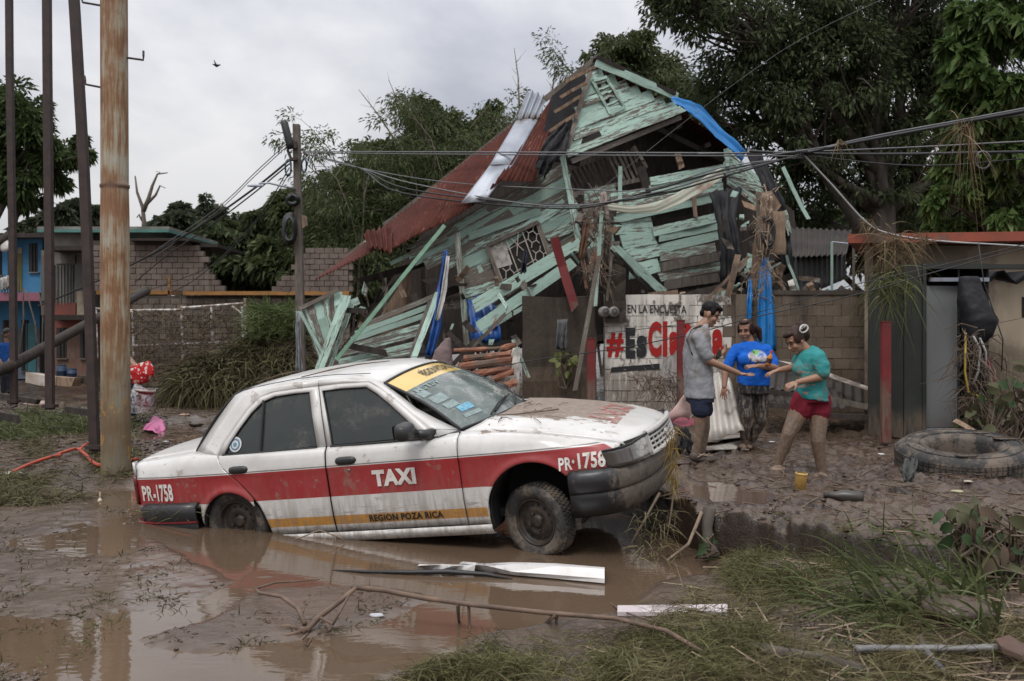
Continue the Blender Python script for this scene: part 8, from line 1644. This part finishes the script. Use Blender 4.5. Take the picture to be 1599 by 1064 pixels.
m = MB(); n_ = 200; q_ = np.stack([rng.uniform(985, 1060, n_), rng.uniform(790, 872, n_)], 1); B_ = np.array([P(x, y, 7.75 - (y - 780) * .004) for x, y in q_]); blades(m, B_, rng.normal(size=(n_, 3)) * [.7, .6, .4] + [0, -.2, -.1], rng.uniform(.06, .2, n_), .006, 4, .5); m.obj('dry_weeds', HAY, label='dry weeds hanging from the bank under the bumper', cat='weeds', kind='stuff')
m = MB(); n_ = 130; q_ = np.stack([1051 + rng.normal(size=n_) * 4, rng.uniform(665, 760, n_)], 1); B_ = np.array([P(x, y, 7.55) for x, y in q_]); blades(m, B_, rng.normal(size=(n_, 3)) * [.35, .3, .3] + [0, 0, -.7], rng.uniform(.06, .18, n_), .007, 4, .3); m.obj('dry_vine', leaf_mat('golden_straw', (.26, .18, .06), (.11, .075, .03), None, .15, .7, 3), label='dry golden vine trailing over the bumper corner', cat='vine', kind='stuff')
F1 = [(640, 1070), (720, 1020), (880, 995), (1000, 1000), (1150, 985), (1120, 900), (1180, 850), (1260, 862), (1330, 900), (1250, 960), (1200, 1000), (1150, 1075)]
clump = lambda s_, lo=.42: (lambda x, y: np.clip((fbm(x / s_, y / (s_ * .6), 3, 77) - lo) * 6, .03, 1))
grass('hay', 'flattened olive hay and weeds along the near bank', F1, 9500, (.06, .24), (.0025, .006), HAYG, (.35, -.1, .16), (.8, .7, .3), .75, clump(80, .50), .03)
grass('hay', 'pale dry straw strewn through the near grass', [(600, 1080), (740, 1020), (1000, 990), (1100, 900), (1250, 880), (1340, 940), (1599, 960), (1640, 1080)], 8000, (.08, .32), (.0025, .005), HAY, (.3, -.1, .08), (.9, .7, .2), .35, clump(70, .48), .02)
grass('reeds', 'long green reed leaves arching over the near bank at the right', [(1230, 915), (1330, 880), (1440, 865), (1560, 900), (1600, 960), (1560, 1010), (1420, 985), (1300, 960)], 650, (.2, .7), (.007, .016), REED, (-.6, -.15, .5), (.5, .5, .3), .6, clump(60, .46), .0, seg=7)
m = MB(); q_ = np.stack([rng.uniform(1370, 1580, 110), rng.uniform(915, 990, 110)], 1); blades(m, GRv(q_[:, 0], q_[:, 1]), rng.normal(size=(110, 3)) * [.45, .4, .25] + [-.75, 0, .75], rng.uniform(.4, .95, 110), rng.uniform(.012, .022, 110), 8, .55); m.obj('reeds', REED, label='tallest reed blades arching left over the mud at the right', cat='grass', kind='stuff')
grass('reeds', 'fresh green grass tufts at the bottom right corner', [(1180, 960), (1380, 950), (1600, 940), (1640, 1080), (1150, 1080)], 1000, (.08, .30), (.004, .009), REED, (0, -.1, .35), (.7, .6, .3), .6, clump(55, .52), .0, seg=5)
grass('reeds', 'bright grass tuft at the bottom left of the near bank', [(590, 1075), (660, 1040), (800, 1020), (900, 1040), (880, 1075)], 2200, (.06, .18), (.003, .006), HAYG, (0, 0, .35), (.8, .6, .3), .5, clump(40, .42), .0)
grass('weeds', 'seeded olive weeds bent over at the foot of the bank', [(1130, 900), (1190, 850), (1280, 850), (1340, 880), (1260, 930), (1160, 930)], 3000, (.08, .30), (.0025, .005), HAYG, (-.35, -.2, .45), (.6, .5, .3), .8, clump(45, .40), .02, seg=5)
grass('weeds', 'long green grass lying between the posts at the left', [(-20, 690), (0, 655), (60, 640), (135, 650), (150, 675), (60, 690)], 1700, (.25, .75), (.010, .022), REED, (-.5, -.2, .5), (.6, .5, .3), .7, None, .0, seg=5)
grass('hay', 'muddy straw mat spread before the rusty pole', [(-30, 790), (-20, 700), (80, 690), (210, 700), (205, 745), (150, 780), (60, 790)], 7000, (.10, .34), (.005, .012), leaf_mat('muddy_straw', (.13, .115, .062), (.045, .040, .024), (.16, .15, .08), .1, .75, 1.5), (.2, 0, .25), (.9, .7, .3), .6, clump(60, .44), .02)
grass('weeds', 'sparse weeds behind the rusty pole foot', [(140, 640), (150, 560), (165, 600), (170, 700), (205, 640), (235, 655), (220, 690)], 500, (.15, .5), (.008, .014), REED, (0, -.1, .7), (.5, .5, .3), .5, None, .0)
grass('litter', 'drowned weed scraps sticking out of the shallow water', [(-40, 1070), (-20, 800), (200, 790), (330, 880), (600, 900), (640, 960), (500, 1000), (360, 1064)], 3400, (.03, .12), (.005, .010), leaf_mat('drowned_weed', (.075, .075, .035), (.028, .025, .016), (.12, .11, .06), .1, .7, 1.2), (0, 0, .3), (.9, .8, .3), .4, clump(38, .54), .0)
grass('weeds', 'small green weed patches in the mud at the lower left', [(120, 960), (170, 920), (210, 930), (190, 970), (150, 1050), (60, 1040), (70, 1020)], 800, (.05, .16), (.004, .008), HAYG, (0, 0, .5), (.8, .7, .3), .5, clump(30, .46), .0)
def clods(label, poly, n, s0, s1, mat, dens=None, name='mud_clods', flat=.6):
    q_ = in_poly(n, poly, dens); B_ = GRv(q_[:, 0], q_[:, 1]); base = np.array([(1, 0, 0), (-1, 0, 0), (0, 1, 0), (0, -1, 0), (0, 0, 1), (0, 0, -1), (.7, .7, .5), (-.7, .7, .5), (.7, -.7, .5), (-.7, -.7, .5)], float); F = np.array([(0, 6, 4), (6, 2, 4), (2, 7, 4), (7, 1, 4), (1, 9, 4), (9, 3, 4), (3, 8, 4), (8, 0, 4), (0, 2, 6), (2, 1, 7), (1, 3, 9), (3, 0, 8), (0, 5, 2), (2, 5, 1), (1, 5, 3), (3, 5, 0)])
    s_ = rng.uniform(s0, s1, n) ** 1.0; V = base[None] * (1 + rng.normal(size=(n, 10, 1)) * .28) * s_[:, None, None] * np.array([1.25, 1, flat]); a = rng.uniform(0, 6.28, n); c_, n__ = np.cos(a), np.sin(a)
    X = V[:, :, 0] * c_[:, None] - V[:, :, 1] * n__[:, None]; Yy = V[:, :, 0] * n__[:, None] + V[:, :, 1] * c_[:, None]; V = np.stack([X, Yy, V[:, :, 2]], -1) + B_[:, None]
    m = MB(); m.add(V.reshape(-1, 3), (np.arange(n)[:, None, None] * 10 + F).reshape(-1, 3)); return m.obj(name, mat, label=label, cat='mud', kind='stuff', smooth=True)
BK = [(1020, 770), (1060, 700), (1100, 660), (1200, 640), (1360, 650), (1400, 690), (1599, 760), (1640, 840), (1400, 845), (1200, 815), (1090, 800)]
clods('wet mud clods churned up over the bank round the people', BK, 950, .006, .024, MUDMAT, clump(60, .50)); clods('mud clods scattered over the street at the left', [(0, 700), (0, 625), (200, 610), (460, 600), (420, 640), (340, 680), (230, 720), (200, 700)], 2600, .010, .045, MUDMAT, clump(50, .48))
clods('crumbled mud along the broken bank edge and near bank', [(1150, 880), (1400, 880), (1599, 900), (1599, 1064), (1150, 1064), (1100, 940)], 1800, .006, .022, MUDMAT, clump(60, .46))
clods('dark drowned clumps dotting the shallows at the left', [(-20, 1064), (-20, 800), (200, 795), (330, 890), (420, 905), (300, 1000), (200, 1064)], 420, .006, .018, MUDMAT, clump(34, .56)); clods('crumbs of silt on the bar by the branch root', [(200, 1000), (300, 955), (520, 905), (690, 932), (540, 990), (430, 1010)], 90, .004, .012, MUDMAT, clump(40, .5))
def twigs(label, poly, n, L, r, mat, dens=None):
    q_ = in_poly(n, poly, dens); B_ = GRv(q_[:, 0], q_[:, 1], .012); m = MB()
    for b in B_: a = rng.uniform(0, 6.28); l = rng.uniform(*L); d = np.array([math.cos(a), math.sin(a), rng.uniform(-.05, .3)]) * l; m.tube(np.array([b - d * .5, b + rng.normal(size=3) * .02 * [1, 1, .3], b + d * .5]), [r, r * .9, r * .5], 4, False)
    return m.obj('twig_litter', mat, label=label, cat='twigs', kind='stuff')
twigs('broken twigs strewn over the bank round the people', BK, 260, (.08, .45), .007, TWIG); twigs('broken twigs strewn over the street at the left', [(0, 740), (0, 625), (200, 610), (460, 600), (420, 640), (230, 720)], 280, (.15, .8), .010, TWIG); twigs('dead twigs lying in the near grass', [(1000, 1000), (1100, 880), (1300, 870), (1599, 900), (1640, 1070), (900, 1070)], 200, (.08, .5), .006, TWIGP)
for k_, (x, y, s_, c, lb) in enumerate(((656, 911, .05, (.6, .58, .56), 'small white scrap floating before the metal strip'), (588, 962, .045, (.55, .55, .58), 'white label scrap on the silt beside the branch root'), (288, 655, .10, (.36, .22, .17), 'pinkish round lump in the street behind the taxi'), (258, 690, .05, (.55, .53, .5), 'small white scrap near the pink cloth'), (118, 668, .05, (.36, .02, .02), 'small red scrap in the grass between the posts'), (14, 742, .16, (.62, .60, .57), 'white plastic shard at the left edge'), (62, 632, .30, (.42, .30, .24), 'pale pinkish sack half sunk near the middle post'), (1495, 768, .06, (.40, .38, .22), 'pale crumpled fruit husk near the tyre'), (1512, 760, .04, (.5, .45, .35), 'small pale shell-like scrap near the tyre'), (1375, 712, .05, (.6, .6, .6), 'white scrap at the foot of the red post by the box'), (1205, 690, .05, (.5, .48, .46), 'white scrap in the mud behind the woman in teal'), (1170, 672, .04, (.5, .48, .46), 'tiny white scrap behind the woman in blue'), (1120, 706, .05, (.22, .09, .06), 'reddish wet lump between the white strips'))):
    rubble(lb, x, y, s_, simple('scrap', c, tuple(v * .7 for v in c), 8, .6, .2), 'scrap', 'scrap', None, .22)
for k_, (x, y, s_, lb) in enumerate(((1420, 935, .27, 'large mud-coated rock in the near grass'), (1500, 960, .20, 'smaller mud-coated rock right of the large one'), (1150, 1000, .16, 'low muddy stone under the bent weeds'), (305, 665, .14, 'muddy lump behind the boot of the taxi'), (350, 650, .12, 'small muddy lump farther behind the boot'), (1065, 725, .10, 'muddy stone beside the foot of the man'))): rubble(lb, x, y, s_, None, 'stone', 'stone', None, .36)
WMET = simple('white_metal', (.78, .77, .76), (.55, .53, .50), 4, .4, .25, 8, .006, dirt=.32)
g = lambda x, y, z=0: G(x, y, z)
A_ = np.array([[g(715, 886, .0), g(718, 880, .05), g(722, 877, .07), g(730, 880, .02)], [g(760, 893, .0), g(762, 884, .06), g(764, 880, .08), g(770, 884, .03)], [g(800, 898, .01), g(800, 893, .04), g(800, 881, .09), g(800, 878, .03)], [g(870, 904, .01), g(870, 898, .04), g(870, 884, .09), g(870, 880, .03)], [g(944, 911, .01), g(944, 904, .04), g(944, 889, .09), g(944, 886, .03)]])
ms_ = MB().grid(A_).obj('metal_gutter', WMET, label='long bent white metal gutter half sunk in the water', cat='metal strip', solid=.006)
A_ = np.array([[g(650 + 18 * i, 890 + (i % 2) * 2 + i * .5, .01), g(652 + 18 * i, 884 - (i % 3), .05 + .02 * (i % 2)), g(655 + 18 * i, 881 + (i % 2), .03)] for i in range(6)]); MB().grid(A_).obj('torn_end', WMET, ms_, solid=.005)
MB().tube([g(520, 891, .0), g(570, 893, .012), g(640, 894, .02), g(700, 893, .03), g(760, 897, .02), g(800, 905, .0)], [.006, .012, .016, .02, .016, .006], 6).obj('sunken_edge', CAB, label='black rubber edge just breaking the water left of the gutter', cat='rubber strip', smooth=True)
br = thing('branch', 'long bare fallen branch with a root end lying across the shallow water', 'branch', tuple(g(700, 945)))
def gb(pts, r, nm): return MB().tube([g(*p) for p in pts], r, 8).obj(nm, BR, br, smooth=True)
BR = simple('bare_branch', (.17, .11, .075), (.075, .05, .036), 10, .75, .4, 24, .006)
gb([(548, 917, .22), (600, 922, .2), (660, 934, .18), (740, 945, .16), (850, 957, .13), (960, 966, .15), (1040, 985, .24), (1102, 1021, .25)], [.015, .016, .015, .014, .014, .013, .012, .009], 'trunk')
gb([(556, 918, .22), (530, 940, .16), (500, 962, .08), (478, 985, .03)], [.013, .015, .018, .016], 'limb'); gb([(478, 985, .03), (450, 978, .03), (418, 980, .02)], [.022, .014, .006], 'root'); gb([(478, 985, .02), (450, 992, .02), (414, 993, .01)], [.018, .010, .005], 'root'); gb([(476, 975, .06), (465, 950, .12), (440, 932, .14), (405, 926, .10), (398, 918, .08)], [.016, .014, .012, .010, .006], 'root'); gb([(400, 919, .07), (430, 910, .06), (470, 908, .03), (500, 905, .02)], [.008, .007, .005, .003], 'root'); gb([(500, 965, .10), (520, 975, .08), (528, 960, .14), (545, 930, .19)], [.010, .009, .008, .008], 'root')
gb([(480, 990, .03), (470, 1000, .05), (480, 1010, .02), (488, 995, .06)], [.007] * 4, 'root'); gb([(508, 968, .07), (515, 985, .03), (522, 980, .05)], [.012, .009, .006], 'root')
gb([(715, 944, .16), (716, 965, .04), (717, 972, .0)], [.012, .010, .008], 'twig'); gb([(732, 946, .15), (733, 970, .03), (734, 983, .0)], [.010, .008, .006], 'twig'); gb([(868, 960, .13), (850, 975, .04), (846, 985, .01)], [.014, .012, .01], 'twig'); gb([(870, 960, .12), (868, 978, .05), (905, 985, .02)], [.012, .012, .008], 'twig'); gb([(848, 984, .01), (880, 990, .03), (910, 980, .03)], [.012, .012, .008], 'twig')
MB().slab([G(964, 953, .06), G(1136, 951, .10), G(1137, 963, .10), G(964, 963, .06)], (0, 0, .03)).obj('painted_board', simple('pale_pink_board', (.56, .50, .51), (.44, .38, .38), 3, .5, .1, dirt=.15), label='flat pale pinkish board lying at the water edge', cat='board', bevel=.004)
gtube([(1336, 1030), (1420, 1030), (1500, 1030), (1558, 1028)], [.017], simple('grey_pipe', (.20, .20, .205), (.12, .11, .10), 8, .5, .2, dirt=.3), 'grey pipe lying along the bottom right edge', 'pipe', 'pipe', .05)
gtube([(1436, 1004), (1448, 1030), (1480, 1066)], [.018], simple('dark_pipe', (.09, .09, .095), (.05, .05, .05), 8, .5, .2, dirt=.3), 'dark pipe crossing under the grey pipe at the bottom right', 'pipe', 'pipe', .03)
m = MB(); p_ = [GR(x, y) + [0, 0, z] for x, y, z in ((1556, 1026, .05), (1580, 1026, .07), (1610, 1040, .05), (1600, 1048, .03), (1566, 1036, .04))]; m.slab(p_, (0, .02, .03)).obj('pot_shard', simple('terracotta', (.105, .058, .04), (.065, .038, .028), 5, .7, .2), label='broken terracotta shard at the bottom right corner', cat='shard', bevel=.005)
gtube([(1130, 1010), (1210, 1030), (1290, 1044), (1350, 1058)], [.034, .032, .03, .024], BARK, 'dark muddy log at the bottom of the near bank', 'log', 'log', .03)
gtube([(1090, 1020), (1040, 1000), (1060, 985)], [.012, .01, .006], TWIGP, 'forked pale stick in the near straw', 'stick', 'stick', .04)
gtube([(895, 893), (950, 950), (1010, 985), (1090, 1002)], [.006, .005, .005, .004], TWIG, 'thin bowed stem sloping from the gutter to the grass', 'stem', 'stem', .06)
RED = simple('orange_red_hose', (.42, .055, .022), (.30, .04, .018), 6, .45, .1)
gtube([(20, 744), (50, 730), (80, 720), (95, 717)], [.022], RED, 'orange-red hose piece running to the white shard', 'hose', 'hose', .05)
gtube([(92, 716), (104, 712), (120, 708), (132, 716), (146, 730), (160, 735), (185, 731), (214, 724)], [.022], RED, 'orange-red hose curling round the rusty pole to the taxi', 'hose', 'hose', .06)
gtube([(124, 708), (134, 700), (146, 694)], [.018], RED, 'short orange-red hose offshoot by the leaning post', 'hose', 'hose', .05)
cloth('pink_cloth', [(GR(222, 676) + [0, 0, .05], GR(240, 664) + [0, 0, .16]), (GR(236, 682) + [0, 0, .10], GR(252, 670) + [0, 0, .16]), (GR(246, 684) + [0, 0, .03], GR(259, 676) + [0, 0, .04])], 'bright pink plastic piece on the mud behind the taxi', 'plastic', simple('pink_plastic', (.48, .12, .26), (.36, .09, .19), 5, .5, .2), .02, 1)
for k_, (x, y, lb) in enumerate(((96, 588, 'blue plastic drum before the red house wall, left one'), (112, 589, 'blue plastic drum before the red house wall, right one'))):
    c = P(x, y, 25.5); t = thing('plastic_drum', lb, 'drum', tuple(c), 'blue drums'); bl_ = simple('blue_drum', (.03, .06, .12), (.02, .04, .08), 4, .5, .1); hh = .26 - .08 * k_
    MB().lathe([(0, 0), (.11, 0), (.125, .02), (.125, hh * .5), (.13, hh * .52), (.125, hh * .55), (.125, hh), (.11, hh + .02), (0, hh + .02)], c, (0, 0, 1), 18).obj('drum_body', bl_, t, smooth=True); MB().lathe([(.10, hh + .02), (.10, hh + .035), (.12, hh + .035), (.12, hh + .02)], c, (0, 0, 1), 18).obj('lid_ring', bl_, t)
FOAM = simple('dirty_foam', (.42, .38, .34), (.26, .20, .15), 4, .8, .3, dirt=.3)
board_mb(P(50, 590, 23.5), P(82, 596, 23.2), .24, .3).obj('foam_block', FOAM, label='dirty white foam block lying before the red house', cat='foam block'); board_mb(P(82, 594, 23.4), P(122, 597, 23), .2, .25).obj('foam_block', WOOD_B, label='tan log-like block beside the foam before the red house', cat='block')
board_mb(P(125, 592, 23.2), P(150, 594, 23), .18, .2).obj('timber_block', WOOD_D, label='dark timber block near the leaning post', cat='block'); board_mb(P(0, 618, 19.5), P(60, 628, 19), .10, .10).obj('timber_beam', WOOD_D, label='dark beam lying behind the leftmost post', cat='beam'); board_mb(P(104, 640, 16.4), P(148, 645, 16), .10, .08).obj('timber_beam', WOOD_D, label='dark beam lying by the leaning post', cat='beam'); board_mb(P(-10, 648, 16), P(30, 655, 15.8), .12, .08).obj('timber_beam', WOOD_D, label='dark beam end at the left edge by the grass', cat='beam')
board_mb(P(270, 690, 13.6), P(310, 682, 14), .05, .03).obj('loose_board', WOOD_B, label='small tan board on the mud behind the boot', cat='board')
for k_, (a, b, lb) in enumerate((((40, 452), (62, 575), 'bare bent rod hanging before the blue house'), ((60, 455), (66, 540), 'second bent rod nearer the middle post'), ((36, 450), (30, 560), 'thin rope hanging before the blue house'))): MB().tube([P(*a, 27), P((a[0] + b[0]) / 2 + 4, (a[1] + b[1]) / 2 - 8, 27), P(*b, 26.6)], .02, 5).obj('bent_rod', WOOD_G, label=lb, cat='rod', smooth=True)
MB().tube([G(157, 800, -.05), G(156, 778, .0) + [0, 0, .06]], .010, 6).obj('stake', TWIGP, label='thin stake with a pale knob in the water left of the taxi', cat='stake'); m = MB(); ball(m, G(156, 782, .07), .022, n=10); m.obj('knob', simple('cream_knob', (.55, .48, .33)), bpy.data.objects['stake'], smooth=True)
inv = np.array(CM.inverted()); 
def cl(x, y, z): return (x, y, z)
m = MB(); m.tube([cl(.62, -.52, 1.392), cl(.8, -.40, 1.412), cl(1.0, -.30, 1.424), cl(1.22, -.2, 1.416)], [.004, .006, .005, .003], 5); m.tube([cl(.05, -.30, 1.37), cl(.25, -.22, 1.41), cl(.42, -.20, 1.42)], [.003, .004, .003], 4)
m.obj('roof_twigs', TWIG, taxi, smooth=True)
m = MB(); pv = [cl(2.12, -.42, .955), cl(2.25, -.40, .945), cl(2.4, -.30, .935), cl(2.52, -.2, .925)]; m.tube(pv, .006, 5)
for k in range(26): a = np.array([rng.uniform(2.02, 2.5), rng.uniform(-.6, .1), 0]); b = a + rng.normal(size=3) * .07; a[2] = hood_sf(a)[2] + .004; b[2] = hood_sf(b)[2] + .008; m.tube([a, lerp(a, b, .5) + [0, 0, .006], b], .003, 3)
m.obj('bonnet_twigs', TWIG, taxi, kind='stuff')
m = MB(); n_ = 60; B_ = np.stack([rng.uniform(-.85, -.25, n_), -.80 - rng.random(n_) * .06, rng.uniform(.42, .53, n_)], -1); blades(m, B_, rng.normal(size=(n_, 3)) * [.8, .2, .3], rng.uniform(.05, .22, n_), .006, 3, .4, gz=-.6); m.obj('bumper_weeds', HAYG, taxi)
m = MB(); c = G(500, 848); m.tube([c + [-.22, 0, .02], c + [0, -.03, .11], c + [.15, 0, .05], c + [.2, 0, .02]], .006, 5); [m.tube([c + [x, 0, .08], c + [x + .02, -.05, -.02]], .003, 3) for x in (-.05, .03, .1, .12)]; m.obj('stem', TWIGP, label='bent pale stem in the water beneath the doors', cat='stem', smooth=True)
